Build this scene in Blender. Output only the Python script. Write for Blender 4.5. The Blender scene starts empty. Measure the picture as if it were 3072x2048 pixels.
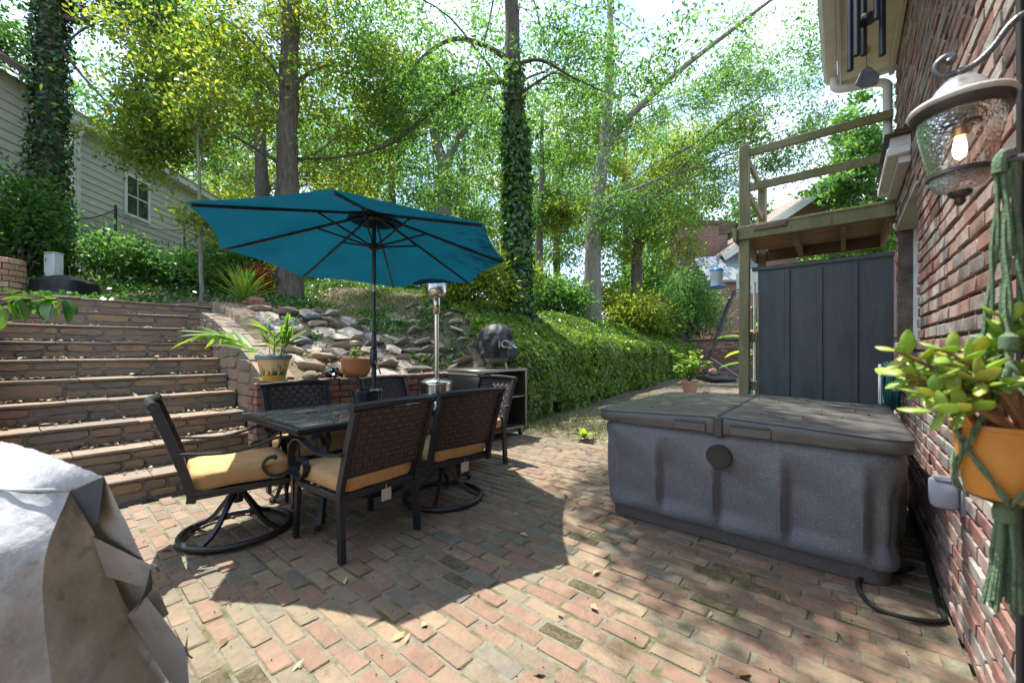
import bpy, bmesh, math, random
import numpy as np
from mathutils import Vector, Matrix, noise

sc = bpy.context.scene
col = sc.collection
RN = random.Random(11)
NP = np.random.default_rng(5)
PI = math.pi
TH = math.radians(39.65)          # the house axes are turned this much from the view direction
CT, ST = math.cos(TH), math.sin(TH)

def cw(X, Y, z=0.0):
    """surveyed offsets (right of / ahead of the tripod) -> house axes"""
    return Vector((X * CT - Y * ST, X * ST + Y * CT, z))

# ------------------------------------------------------------------ camera
cam_d = bpy.data.cameras.new('camera')
cam = bpy.data.objects.new('camera', cam_d)
col.objects.link(cam)
cam.location = (0, 0, 1.22)
cam.rotation_euler = (PI / 2, 0, TH)
cam_d.sensor_width = 36
cam_d.lens = 14.06
cam_d.shift_y = 0.0085
cam_d.clip_start = 0.05
cam_d.clip_end = 2000
cam_d.dof.use_dof = True
cam_d.dof.focus_distance = 4.5
cam_d.dof.aperture_fstop = 2.8
sc.camera = cam

# ------------------------------------------------------------------ sky and sun
SUN = Vector((-0.324, 0.023, 0.946)).normalized()
w = bpy.data.worlds.new('World'); sc.world = w; w.use_nodes = True
nt = w.node_tree; nt.nodes.clear()
out = nt.nodes.new('ShaderNodeOutputWorld')
bg = nt.nodes.new('ShaderNodeBackground'); bg.inputs['Strength'].default_value = 0.15
sky = nt.nodes.new('ShaderNodeTexSky'); sky.sky_type = 'NISHITA'; sky.sun_disc = False
sky.sun_elevation = math.asin(SUN.z); sky.sun_rotation = math.atan2(SUN.x, SUN.y)
sky.air_density = 1.0; sky.dust_density = 1.0; sky.ozone_density = 1.2
tcn = nt.nodes.new('ShaderNodeTexCoord')
mpn = nt.nodes.new('ShaderNodeMapping'); mpn.inputs['Scale'].default_value = (1, 1, 2.2)
nzn = nt.nodes.new('ShaderNodeTexNoise'); nzn.inputs['Scale'].default_value = 2.3; nzn.inputs['Detail'].default_value = 7; nzn.inputs['Roughness'].default_value = 0.58
rmp = nt.nodes.new('ShaderNodeValToRGB'); rmp.color_ramp.elements[0].position = 0.45; rmp.color_ramp.elements[1].position = 0.66
mxn = nt.nodes.new('ShaderNodeMix'); mxn.data_type = 'RGBA'
nt.links.new(tcn.outputs['Generated'], mpn.inputs['Vector']); nt.links.new(mpn.outputs[0], nzn.inputs['Vector'])
nt.links.new(nzn.outputs['Fac'], rmp.inputs['Fac']); nt.links.new(rmp.outputs['Color'], mxn.inputs['Factor'])
nt.links.new(sky.outputs[0], mxn.inputs['A']); mxn.inputs['B'].default_value = (4.2, 4.6, 5.1, 1)
nt.links.new(mxn.outputs['Result'], bg.inputs['Color']); nt.links.new(bg.outputs[0], out.inputs['Surface'])
sun_d = bpy.data.lights.new('sun', 'SUN'); sun_d.energy = 3.4; sun_d.angle = math.radians(0.55); sun_d.color = (1.0, 0.965, 0.90)
sun = bpy.data.objects.new('sun', sun_d); col.objects.link(sun)
sun.rotation_euler = SUN.to_track_quat('Z', 'Y').to_euler(); sun.location = SUN * 60

sc.view_settings.view_transform = 'Standard'
sc.view_settings.look = 'None'
sc.view_settings.exposure = 1.72
sc.view_settings.gamma = 1.0
sc.view_settings.use_curve_mapping = False
sc.render.engine = 'CYCLES'
cy = sc.cycles
cy.use_denoising = True
try: cy.denoiser = 'OPENIMAGEDENOISE'
except Exception: pass
cy.max_bounces = 7; cy.diffuse_bounces = 3; cy.glossy_bounces = 3; cy.transmission_bounces = 6; cy.transparent_max_bounces = 8
cy.sample_clamp_indirect = 6.0
cy.caustics_reflective = False; cy.caustics_refractive = False

# ------------------------------------------------------------------ object helpers
def tag(o, label=None, cat=None, group=None, kind=None):
    if label: o['label'] = label
    if cat: o['category'] = cat
    if group: o['group'] = group
    if kind: o['kind'] = kind
    return o

def link(name, me, parent=None, loc=None, rot=None, scale=None):
    o = bpy.data.objects.new(name, me); col.objects.link(o)
    if parent is not None: o.parent = parent
    if loc is not None: o.location = loc
    if rot is not None: o.rotation_euler = rot
    if scale is not None: o.scale = scale
    return o

def empty(name, loc=(0, 0, 0), rz=0.0, label=None, cat=None, group=None, kind=None):
    o = link(name, None, None, loc, (0, 0, rz)); o.empty_display_size = 0.1
    return tag(o, label, cat, group, kind)

def copy_tree(o, parent=None):
    c = o.copy(); col.objects.link(c); c.parent = parent
    for ch in [x for x in o.children]: copy_tree(ch, c)
    return c

def np_mesh(name, V, F, mat=None, rnd=None, smooth=False):
    """V (n,3), F (m,k) all faces the same size"""
    V = np.asarray(V, np.float32); F = np.asarray(F, np.int32)
    me = bpy.data.meshes.new(name)
    me.vertices.add(len(V)); me.vertices.foreach_set('co', V.ravel())
    m, k = F.shape
    me.loops.add(m * k); me.loops.foreach_set('vertex_index', F.ravel())
    me.polygons.add(m); me.polygons.foreach_set('loop_start', np.arange(0, m * k, k, dtype=np.int32))
    if smooth: me.polygons.foreach_set('use_smooth', np.ones(m, bool))
    if rnd is not None:
        a = me.attributes.new('rnd', 'FLOAT', 'FACE'); a.data.foreach_set('value', np.asarray(rnd, np.float32))
    me.update(calc_edges=True)
    if mat: me.materials.append(mat)
    return me

class MB:
    """collects shapes into one mesh"""
    def __init__(s): s.v = []; s.f = []; s.uv = None
    def add(s, vs, fs):
        n = len(s.v); s.v += [tuple(v) for v in vs]; s.f += [tuple(i + n for i in f) for f in fs]; return s
    def box(s, c, d, rz=0.0, M=None, ch=0.0):
        hx, hy, hz = d[0] / 2, d[1] / 2, d[2] / 2
        if ch <= 0:
            vs = [Vector((x * hx, y * hy, z * hz)) for x in (-1, 1) for y in (-1, 1) for z in (-1, 1)]
            fs = [(0, 1, 3, 2), (4, 6, 7, 5), (0, 4, 5, 1), (2, 3, 7, 6), (0, 2, 6, 4), (1, 5, 7, 3)]
        else:
            bm = bmesh.new(); bmesh.ops.create_cube(bm, size=1)
            for v in bm.verts: v.co = (v.co.x * d[0], v.co.y * d[1], v.co.z * d[2])
            bmesh.ops.bevel(bm, geom=bm.edges[:], offset=ch, segments=2 if ch > 0.012 else 1, affect='EDGES', profile=0.5)
            bm.verts.index_update(); vs = [v.co.copy() for v in bm.verts]; fs = [[v.index for v in f.verts] for f in bm.faces]; bm.free()
        m = M if M is not None else Matrix.Rotation(rz, 4, 'Z')
        c = Vector(c); return s.add([m @ v + c for v in vs], fs)
    def bx(s, x0, x1, y0, y1, z0, z1, ch=0.0):
        return s.box(((x0 + x1) / 2, (y0 + y1) / 2, (z0 + z1) / 2), (x1 - x0, y1 - y0, z1 - z0), ch=ch)
    def bar(s, a, b, wx, wz, ch=0.0, up=(0, 0, 1)):
        a = Vector(a); b = Vector(b); d = b - a; L = d.length; d.normalize()
        x = d.cross(Vector(up))
        if x.length < 1e-4: x = d.cross(Vector((0, 1, 0)))
        x.normalize(); z = x.cross(d)
        M = Matrix((x, d, z)).transposed().to_4x4()
        return s.box((a + b) / 2, (wx, L, wz), M=M, ch=ch)
    def tube(s, pts, r, n=8, cap=True, closed=False):
        pts = [Vector(p) for p in pts]; m = len(pts)
        rs = r if isinstance(r, (list, tuple)) else [r] * m
        t0 = None; ring = []
        for i, p in enumerate(pts):
            if closed: t = pts[(i + 1) % m] - pts[i - 1]
            else: t = pts[min(i + 1, m - 1)] - pts[max(i - 1, 0)]
            t.normalize()
            if t0 is None:
                a = Vector((0, 0, 1)) if abs(t.z) < 0.9 else Vector((1, 0, 0)); x = t.cross(a).normalized()
            else:
                x = x - t * x.dot(t); x.normalize()
            y = t.cross(x); t0 = t
            ring.append([p + (x * math.cos(2 * PI * k / n) + y * math.sin(2 * PI * k / n)) * rs[i] for k in range(n)])
        vs = [v for g in ring for v in g]; fs = []
        for i in range(m if closed else m - 1):
            j = (i + 1) % m
            for k in range(n): fs.append((i * n + k, i * n + (k + 1) % n, j * n + (k + 1) % n, j * n + k))
        if cap and not closed:
            fs.append(tuple(reversed(range(n)))); fs.append(tuple((m - 1) * n + k for k in range(n)))
        return s.add(vs, fs)
    def lathe(s, prof, c=(0, 0, 0), n=24, cap0=True, cap1=True):
        c = Vector(c); vs = []; fs = []
        for r, z in prof:
            for k in range(n): vs.append(c + Vector((r * math.cos(2 * PI * k / n), r * math.sin(2 * PI * k / n), z)))
        for i in range(len(prof) - 1):
            for k in range(n): fs.append((i * n + k, i * n + (k + 1) % n, (i + 1) * n + (k + 1) % n, (i + 1) * n + k))
        if cap0: fs.append(tuple(reversed(range(n))))
        if cap1: fs.append(tuple((len(prof) - 1) * n + k for k in range(n)))
        return s.add(vs, fs)
    def ribbon(s, pts, wv, th):
        """flat strip along pts; wv its width vector, th thickness"""
        pts = [Vector(p) for p in pts]; wv = Vector(wv); m = len(pts); vs = []; fs = []
        for i, p in enumerate(pts):
            t = (pts[min(i + 1, m - 1)] - pts[max(i - 1, 0)]).normalized(); nn = t.cross(wv.normalized()).normalized() * th / 2
            vs += [p - wv / 2 - nn, p + wv / 2 - nn, p + wv / 2 + nn, p - wv / 2 + nn]
        for i in range(m - 1):
            for k in range(4): fs.append((i * 4 + k, i * 4 + (k + 1) % 4, (i + 1) * 4 + (k + 1) % 4, (i + 1) * 4 + k))
        fs.append((3, 2, 1, 0)); fs.append(tuple((m - 1) * 4 + k for k in range(4)))
        return s.add(vs, fs)
    def grid(s, fn, nu, nv, closed_u=False):
        vs = [fn(i / (nu if closed_u else nu - 1), j / (nv - 1)) for j in range(nv) for i in range(nu)]; fs = []
        for j in range(nv - 1):
            for i in range(nu if closed_u else nu - 1):
                a = j * nu + i; b = j * nu + (i + 1) % nu
                fs.append((a, b, b + nu, a + nu))
        return s.add(vs, fs)
    def mesh(s, name, mat=None, smooth=None):
        me = bpy.data.meshes.new(name); me.from_pydata([tuple(v) for v in s.v], [], s.f)
        if mat: me.materials.append(mat)
        if smooth:
            me.polygons.foreach_set('use_smooth', [True] * len(me.polygons))
            me.set_sharp_from_angle(angle=math.radians(smooth))
        me.update(); return me
    def build(s, name, mat=None, parent=None, smooth=38, **k):
        return link(name, s.mesh(name, mat, smooth), parent, **k)

def spline(P, n=8):
    """Catmull-Rom through the points"""
    P = [Vector(p) for p in P]; Q = [P[0] * 2 - P[1]] + P + [P[-1] * 2 - P[-2]]; o = []
    for i in range(1, len(Q) - 2):
        a, b, c, d = Q[i - 1], Q[i], Q[i + 1], Q[i + 2]
        for k in range(n):
            t = k / n
            o.append(0.5 * ((2 * b) + (c - a) * t + (2 * a - 5 * b + 4 * c - d) * t * t + (3 * b - a - 3 * c + d) * t ** 3))
    o.append(P[-1]); return o

# ------------------------------------------------------------------ materials
MATS = {}
def node(nt, typ, **kw):
    n = nt.nodes.new(typ)
    for k, v in kw.items():
        if k in n.inputs: n.inputs[k].default_value = v
        else: setattr(n, k, v)
    return n

def mat(name, base=(0.5, 0.5, 0.5), rough=0.6, metal=0.0, pal=None, src='noise', pscale=6.0, stains=(), bump=0.0, bscale=30.0,
        bdet=4.0, spec=0.5, trans=0.0, tcol=None, stretch=(1, 1, 1), coat=0.0, local=False, rvar=0.0):
    """one procedural surface: palette picked per piece or by noise, stains on top, noise relief"""
    m = bpy.data.materials.new(name); m.use_nodes = True; t = m.node_tree; L = t.links.new
    b = t.nodes['Principled BSDF']; o = t.nodes['Material Output']
    b.inputs['Roughness'].default_value = rough; b.inputs['Metallic'].default_value = metal
    b.inputs['Specular IOR Level'].default_value = spec; b.inputs['Coat Weight'].default_value = coat
    if local: pos = node(t, 'ShaderNodeTexCoord').outputs['Object']
    else: pos = node(t, 'ShaderNodeNewGeometry').outputs['Position']
    mp = node(t, 'ShaderNodeMapping', Scale=stretch); L(pos, mp.inputs['Vector']); pos = mp.outputs[0]
    c = None
    if pal:
        r = node(t, 'ShaderNodeValToRGB'); e = r.color_ramp.elements
        while len(e) < len(pal): e.new(0.5)
        for i, p in enumerate(pal):
            e[i].position = i / max(1, len(pal) - 1) if src == 'noise' else (i + 0.0) / len(pal)
            e[i].color = (*p, 1)
        if src == 'noise':
            nz = node(t, 'ShaderNodeTexNoise', Scale=pscale, Detail=5.0, Roughness=0.6); L(pos, nz.inputs['Vector'])
            mr = node(t, 'ShaderNodeMapRange'); mr.inputs[1].default_value = 0.3; mr.inputs[2].default_value = 0.7
            L(nz.outputs['Fac'], mr.inputs[0]); L(mr.outputs[0], r.inputs['Fac'])
        else:
            if src == 'obj': f = node(t, 'ShaderNodeObjectInfo').outputs['Random']
            else: f = node(t, 'ShaderNodeAttribute', attribute_name='rnd').outputs['Fac']
            r.color_ramp.interpolation = 'CONSTANT' if src in ('obj', 'attr') and not trans else 'LINEAR'
            L(f, r.inputs['Fac'])
        c = r.outputs['Color']
        if src != 'noise':       # blotches over the picked colour
            nz = node(t, 'ShaderNodeTexNoise', Scale=pscale * 3, Detail=6.0, Roughness=0.65); L(pos, nz.inputs['Vector'])
            mr = node(t, 'ShaderNodeMapRange'); mr.inputs[3].default_value = 0.62; mr.inputs[4].default_value = 1.35
            L(nz.outputs['Fac'], mr.inputs[0])
            mul = node(t, 'ShaderNodeMix', data_type='RGBA', blend_type='MULTIPLY'); mul.inputs['Factor'].default_value = 1
            L(c, mul.inputs['A']); L(mr.outputs[0], mul.inputs['B']); c = mul.outputs['Result']
    for (scol, sscale, lo, hi, amt) in stains:
        nz = node(t, 'ShaderNodeTexNoise', Scale=sscale, Detail=6.0, Roughness=0.62); L(pos, nz.inputs['Vector'])
        mr = node(t, 'ShaderNodeMapRange', clamp=True); mr.inputs[1].default_value = lo; mr.inputs[2].default_value = hi; mr.inputs[4].default_value = amt
        L(nz.outputs['Fac'], mr.inputs[0])
        mx = node(t, 'ShaderNodeMix', data_type='RGBA'); L(mr.outputs[0], mx.inputs['Factor'])
        if c is None: mx.inputs['A'].default_value = (*base, 1)
        else: L(c, mx.inputs['A'])
        mx.inputs['B'].default_value = (*scol, 1); c = mx.outputs['Result']
    if c is not None: L(c, b.inputs['Base Color'])
    else: b.inputs['Base Color'].default_value = (*base, 1)
    if rvar:
        nz = node(t, 'ShaderNodeTexNoise', Scale=bscale * 0.4, Detail=4.0); L(pos, nz.inputs['Vector'])
        mr = node(t, 'ShaderNodeMapRange'); mr.inputs[3].default_value = rough - rvar; mr.inputs[4].default_value = rough + rvar
        L(nz.outputs['Fac'], mr.inputs[0]); L(mr.outputs[0], b.inputs['Roughness'])
    if bump:
        nz = node(t, 'ShaderNodeTexNoise', Scale=bscale, Detail=bdet, Roughness=0.6); L(pos, nz.inputs['Vector'])
        bp = node(t, 'ShaderNodeBump', Strength=1.0, Distance=bump); L(nz.outputs['Fac'], bp.inputs['Height']); L(bp.outputs[0], b.inputs['Normal'])
    if trans:
        tr = node(t, 'ShaderNodeBsdfTranslucent'); ms = node(t, 'ShaderNodeMixShader', Fac=trans)
        if tcol: 
            if c is not None:
                mu = node(t, 'ShaderNodeMix', data_type='RGBA', blend_type='MULTIPLY'); mu.inputs['Factor'].default_value = 1
                L(c, mu.inputs['A']); mu.inputs['B'].default_value = (*tcol, 1); L(mu.outputs['Result'], tr.inputs['Color'])
            else: tr.inputs['Color'].default_value = (*tcol, 1)
        elif c is not None: L(c, tr.inputs['Color'])
        else: tr.inputs['Color'].default_value = (*base, 1)
        L(b.outputs[0], ms.inputs[1]); L(tr.outputs[0], ms.inputs[2]); L(ms.outputs[0], o.inputs['Surface'])
    MATS[name] = m; return m

MOSS = (0.075, 0.082, 0.018); GRIME = (0.10, 0.095, 0.07)
PAV = [(0.204, 0.126, 0.082), (0.234, 0.158, 0.099), (0.187, 0.111, 0.071), (0.187, 0.149, 0.095), (0.243, 0.177, 0.107), (0.213, 0.128, 0.085), (0.143, 0.128, 0.097), (0.226, 0.167, 0.105), (0.191, 0.134, 0.087), (0.216, 0.136, 0.091), (0.170, 0.136, 0.090), (0.208, 0.149, 0.095), (0.208, 0.131, 0.085)]
def pav_stains(): return [((.125, .10, .072), 2.6, .48, .72, .7), ((.29, .225, .15), 6, .52, .76, .5), ((.17, .135, .098), 21, .55, .7, .5), (MOSS, 2.3, .60, .68, .55), (MOSS, 13, .63, .71, .7), ((.05, .045, .035), 55, .62, .72, .7)]
mat('paver', pal=PAV, src='obj', pscale=5, stains=pav_stains(), rough=.85, bump=.010, bscale=38, bdet=7)
mat('paver_attr', pal=PAV, src='attr', pscale=5, stains=pav_stains(), rough=.85, bump=.010, bscale=38, bdet=7)
mat('paver_moss', pal=[(.19, .135, .09), (.07, .068, .020), (.16, .12, .075), (.085, .08, .024), (.20, .15, .10)], pscale=11, rough=.95, bump=.02, bscale=90, bdet=8)
mat('mortar', pal=[(.12, .105, .072), (.20, .18, .13), (.145, .135, .08)], pscale=14, stains=[(MOSS, 4, .5, .62, .9)], rough=.95, bump=.012, bscale=70)
HB = [(.245, .118, .09), (.28, .15, .118), (.31, .21, .17), (.20, .09, .072), (.195, .15, .13), (.30, .18, .14), (.31, .275, .235), (.26, .13, .10), (.225, .18, .155), (.33, .235, .195), (.15, .085, .07), (.27, .135, .10), (.25, .225, .195)]
def hb_stains(): return [((.42, .40, .35), 5, .53, .68, .7), ((.13, .10, .08), 7, .56, .72, .75), ((.22, .23, .17), 2.2, .58, .75, .5)]
mat('house_brick', pal=HB, src='obj', pscale=5, stains=hb_stains(), rough=.85, bump=.005, bscale=45, bdet=7)
mat('house_brick_attr', pal=HB, src='attr', pscale=5, stains=hb_stains(), rough=.85, bump=.005, bscale=45, bdet=7)
mat('house_mortar', pal=[(.07, .052, .04), (.13, .10, .075), (.19, .16, .12)], pscale=10, rough=.95, bump=.012, bscale=60)
RB = [(.33, .13, .075), (.38, .16, .09), (.28, .115, .07), (.24, .12, .085), (.36, .19, .12), (.20, .12, .085)]
mat('low_brick', pal=RB, src='obj', pscale=6, stains=[((.10, .085, .06), 4, .55, .75, .8), ((.09, .10, .04), 6, .63, .75, .6)], rough=.85, bump=.01, bscale=45, bdet=6)
mat('cap_brick', pal=[(.20, .115, .085), (.26, .15, .11), (.17, .12, .09)], src='obj', pscale=6, stains=[((.08, .075, .05), 5, .5, .7, .8)], rough=.88, bump=.012, bscale=45)
mat('low_mortar', pal=[(.05, .042, .03), (.10, .085, .065)], pscale=12, rough=.95, bump=.01, bscale=60)
STP = [(.29, .185, .10), (.215, .152, .105), (.24, .165, .105), (.175, .132, .098), (.25, .165, .10), (.195, .14, .10), (.165, .145, .118), (.22, .155, .108), (.27, .172, .095)]
mat('step_stone', pal=STP, src='obj', pscale=4, stains=[((.10, .085, .065), 6, .54, .7, .7), ((.40, .36, .29), 10, .62, .78, .5)], rough=.85, bump=.012, bscale=28, bdet=7, stretch=(1, 1, 2.2))
mat('tread_stone', pal=[(.205, .152, .108), (.24, .175, .122), (.175, .135, .10), (.22, .155, .106)], src='obj', pscale=4, stains=[((.14, .12, .09), 3.5, .52, .72, .7), ((.10, .12, .05), 7, .64, .75, .4)], rough=.85, bump=.008, bscale=30, bdet=7)
mat('step_mortar', pal=[(.14, .12, .09), (.20, .175, .135), (.075, .062, .045)], pscale=12, rough=.95, bump=.014, bscale=55)
mat('rock', pal=[(.40, .335, .25), (.33, .275, .20), (.44, .375, .285), (.25, .215, .165), (.36, .285, .20)], src='obj', pscale=3, stains=[((.22, .19, .145), 5, .54, .72, .7), ((.42, .46, .36), 4, .60, .68, .5), ((.12, .11, .09), 14, .62, .76, .5)], rough=.9, bump=.03, bscale=14, bdet=8)
mat('rock_dark', pal=[(.13, .135, .15), (.19, .19, .19)], src='obj', pscale=4, stains=[((.36, .42, .34), 3.2, .6, .64, .9)], rough=.9, bump=.02, bscale=16, bdet=8)
mat('soil', pal=[(.10, .075, .05), (.17, .13, .085), (.24, .18, .12)], pscale=2.2, stains=[((.09, .12, .03), 1.1, .5, .64, .75), ((.28, .22, .14), 9, .6, .72, .6)], rough=1, bump=.05, bscale=22, bdet=8)
mat('dirt', pal=[(.085, .062, .040), (.145, .108, .072), (.065, .048, .032)], pscale=6, stains=[((.06, .085, .025), 2.2, .54, .64, .7), ((.28, .21, .13), 24, .60, .70, .7), ((.24, .19, .13), .5, .5, .62, .6)], rough=1, bump=.02, bscale=40, bdet=8)

def thin_glass(name, tint, rough, ripple=0.0, dust=0.0, rscale=28.0):
    """pane: light passes straight, the surface mirrors more at grazing angles, a little dust on top"""
    m = bpy.data.materials.new(name); m.use_nodes = True; t = m.node_tree; t.nodes.clear(); L = t.links.new
    o = node(t, 'ShaderNodeOutputMaterial'); tr = node(t, 'ShaderNodeBsdfTransparent', Color=(*tint, 1)); g = node(t, 'ShaderNodeBsdfGlossy', Color=(.95, .97, 1, 1), Roughness=rough)
    fr = node(t, 'ShaderNodeFresnel', IOR=1.55); mx = node(t, 'ShaderNodeMixShader'); L(fr.outputs[0], mx.inputs['Fac']); L(tr.outputs[0], mx.inputs[1]); L(g.outputs[0], mx.inputs[2]); last = mx.outputs[0]
    if ripple:
        nz = node(t, 'ShaderNodeTexNoise', Scale=rscale, Detail=2.0); bp = node(t, 'ShaderNodeBump', Strength=1.0, Distance=ripple); L(nz.outputs['Fac'], bp.inputs['Height']); L(bp.outputs[0], g.inputs['Normal']); L(bp.outputs[0], fr.inputs['Normal'])
    if dust:
        nz = node(t, 'ShaderNodeTexNoise', Scale=7.0, Detail=7.0, Roughness=.7); mr = node(t, 'ShaderNodeMapRange', clamp=True); mr.inputs[1].default_value = .35; mr.inputs[2].default_value = .75; mr.inputs[4].default_value = dust * 2.2; L(nz.outputs['Fac'], mr.inputs[0])
        d = node(t, 'ShaderNodeBsdfDiffuse', Color=(.50, .45, .37, 1)); m2 = node(t, 'ShaderNodeMixShader'); L(mr.outputs[0], m2.inputs['Fac']); L(last, m2.inputs[1]); L(d.outputs[0], m2.inputs[2]); last = m2.outputs[0]
    L(last, o.inputs['Surface']); MATS[name] = m; return m
# ------------------------------------------------------------------ ground
XW = -4.30                        # face of the low brick wall and the ivy wall
def ip(x, xs, ys): return float(np.interp(x, xs, ys))
def T(x, y):
    d = -4.45 - x
    low = 0.30 * min(1, max(0, (y - 6) / 7))
    if y > 16.2: low = 1.5 + 0.02 * min(80, (y - 16.2))
    n = noise.noise(Vector((x * 0.35, y * 0.35, 0))) * 0.10 + noise.noise(Vector((x * 1.3, y * 1.3, 3))) * 0.035
    if d <= 0: return low - 0.05 if (y < 4.7 and x < 0.6) else low - 0.01 + n * 0.12
    rock = ip(d, [0, .3, 1.2, 2.1, 3], [.80, .90, 1.38, 1.78, 1.95])
    ivy = ip(d, [0, .5, 1.2, 2.0, 3], [1.22, 1.55, 1.95, 2.2, 2.4])
    t = min(1, max(0, (y - 4.1) / 1.3)); t = t * t * (3 - 2 * t)
    z = rock * (1 - t) + ivy * t
    if y < 1.75:
        st = max(-0.3, min(1.80, 0.577 * d - 0.32)); z = st
    if d > 3:
        s = min(1, max(0, (y - 0.6) / 2.4))
        flat = ip(d, [3, 6.0, 7.6, 9.3, 14, 40], [1.84, 1.95, 2.6, 2.95, 3.3, 4.0])
        up = (1.95 * (1 - t) + 2.4 * t) + ip(d, [3, 7, 12, 40], [0, .75, 1.25, 2.4])
        z = flat * (1 - s) + up * s
    if d > 45: z = z
    return z + n * (1 if d > 0.6 and not (y < 1.75 and d < 3.6) else 0.15)

gx = np.concatenate([np.array([-400, -250, -150, -100, -70, -50, -38]), np.arange(-30, -16, 1.0), np.arange(-16, -4.9, .22), np.array([-4.7, -4.55, -4.46, -4.44, -4.3]), np.arange(-4, 2.1, .5), np.array([3, 5, 8, 12, 18, 26, 40, 70, 120, 250, 400])])
gy = np.concatenate([np.array([-300, -120, -60, -30, -15, -8, -5]), np.arange(-4, 1.6, .4), np.array([1.70, 1.76, 1.85]), np.arange(2, 14, .22), np.arange(14, 16.1, .5), np.array([16.15, 16.25, 17, 18, 20, 23, 27, 32, 40, 55, 80, 120, 200, 400])])
V = np.array([[x, y, T(x, y)] for y in gy for x in gx])
nx, ny = len(gx), len(gy)
idx = np.arange(nx * ny).reshape(ny, nx)
F = np.stack([idx[:-1, :-1], idx[:-1, 1:], idx[1:, 1:], idx[1:, :-1]], -1).reshape(-1, 4)
ground = link('ground', np_mesh('ground', V, F, MATS['soil'], smooth=True)); tag(ground, kind='structure')

# dirt strip and back yard beyond the brick paving
m = MB()
def yard(u, v):
    x = -4.28 + u * 8.5; y = 4.66 + v * 11.4
    return (x, y, T(-3, y) + 0.016 + 0.012 * noise.noise(Vector((x * 2, y * 2, 0))))
m.grid(yard, 30, 40); yd = m.build('dirt_path', MATS['dirt'], smooth=180); tag(yd, kind='structure')

# ------------------------------------------------------------------ bricks
def brick_variants(L, Wd, H, mats, nv=6, seed=1, worn=0.006):
    """a few worn bricks, centred, length along x"""
    rr = random.Random(seed); res = []
    for k in range(nv):
        bm = bmesh.new(); bmesh.ops.create_cube(bm, size=1)
        for v in bm.verts: v.co = (v.co.x * L, v.co.y * Wd, v.co.z * H)
        bmesh.ops.bevel(bm, geom=bm.edges[:], offset=worn, segments=1, affect='EDGES')
        for v in bm.verts: v.co += Vector((rr.uniform(-1, 1), rr.uniform(-1, 1), rr.uniform(-1, 1) * .5)) * worn * 0.55
        bmesh.ops.triangulate(bm, faces=bm.faces[:])
        me = bpy.data.meshes.new('brick'); bm.to_mesh(me); bm.free(); me.materials.append(mats)
        me.polygons.foreach_set('use_smooth', [True] * len(me.polygons)); me.set_sharp_from_angle(angle=math.radians(28))
        res.append(me)
    return res
def mesh_arrays(me):
    V = np.empty(len(me.vertices) * 3, np.float32); me.vertices.foreach_get('co', V)
    F = np.empty(len(me.loops), np.int32); me.loops.foreach_get('vertex_index', F)
    return V.reshape(-1, 3), F.reshape(-1, 3)
def join_copies(name, variants, Ms, matl, parent, seed=3):
    """many alike pieces as one mesh"""
    rr = random.Random(seed); arr = [mesh_arrays(me) for me in variants]; Vs = []; Fs = []; Rs = []; n = 0
    for M in Ms:
        v, f = arr[rr.randrange(len(arr))]; A = np.array(M)
        Vs.append(v @ A[:3, :3].T + A[:3, 3]); Fs.append(f + n); n += len(v); Rs.append(np.full(len(f), rr.random()))
    if not Ms: return None
    me = np_mesh(name, np.concatenate(Vs), np.concatenate(Fs), matl, np.concatenate(Rs), smooth=True)
    me.set_sharp_from_angle(angle=math.radians(28))
    o = link(name, me, parent); o['kind'] = 'stuff'; return o
def lay(variants, Ms, key, limit, parent, attrmat, nm='brick', seed=5, moss=None, mossmat=None):
    """the largest-looking pieces one by one, the rest joined"""
    rr = random.Random(seed); Ms = sorted(Ms, key=key)
    mv = None
    if moss: 
        mv = []
        for me in variants:
            c = me.copy(); c.materials.clear(); c.materials.append(mossmat); mv.append(c)
    for M in Ms[:limit]:
        p = M.to_translation()
        me = rr.choice(mv) if (moss and moss(p, rr)) else rr.choice(variants)
        o = link(nm, me, parent); o.matrix_basis = M
    if len(Ms) > limit: join_copies(nm + '_field', variants, Ms[limit:], attrmat, parent)

# patio: bricks laid lengthwise towards the house wall
patio = empty('patio', (0, 0, 0), kind='structure')
m = MB(); m.bx(-4.30, .376, -1.3, 4.66, -.05, -.0085)
m.build('mortar_bed', MATS['mortar'], patio)
BL, BW = .214, .093
pv = brick_variants(BL - .013, BW - .012, .05, MATS['paver'], 8, 2, .0055)
Ms = []
rr = random.Random(21)
for j in range(int(5.95 / BW)):
    y = -1.28 + BW * (j + .5); off = (j % 2) * BL * .5 + rr.uniform(-.045, .045)
    for i in range(-1, 24):
        x = -4.30 + off + BL * i + rr.uniform(-.004, .004)
        if x < -4.30 + .05 or x > .34 or (x < -4.2 and y < 1.5 and False): continue
        if -1.30 < x < .16 and 2.95 < y < 4.2: continue
        z = -.025 - .003 + rr.uniform(-.004, .004)
        cx = min(.97, .97) if True else 1
        M = Matrix.Translation((x, y + rr.uniform(-.003, .003), z)) @ Matrix.Rotation(rr.gauss(0, .012), 4, 'Z') @ Matrix.Rotation(rr.gauss(0, .008), 4, 'X') @ Matrix.Rotation(rr.gauss(0, .006), 4, 'Y') @ Matrix.Diagonal((rr.uniform(.965, 1.0), rr.uniform(.95, 1.0), 1, 1))
        Ms.append(M)
def pkey(M):
    p = M.to_translation(); X = p.x * CT + p.y * ST; Y = -p.x * ST + p.y * CT
    vis = Y > .3 and abs(X / Y) < 1.32 and 1.22 / Y < .87
    return (0 if vis else 100) + p.length
moss_near = [cw(.95, 1.95), cw(1.18, 2.2), cw(1.35, 2.1), cw(.42, 2.05), cw(-.15, 2.55), cw(.25, 1.75), cw(-.35, 2.2), cw(-1.05, 1.45), cw(.55, 2.6)]
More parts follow.
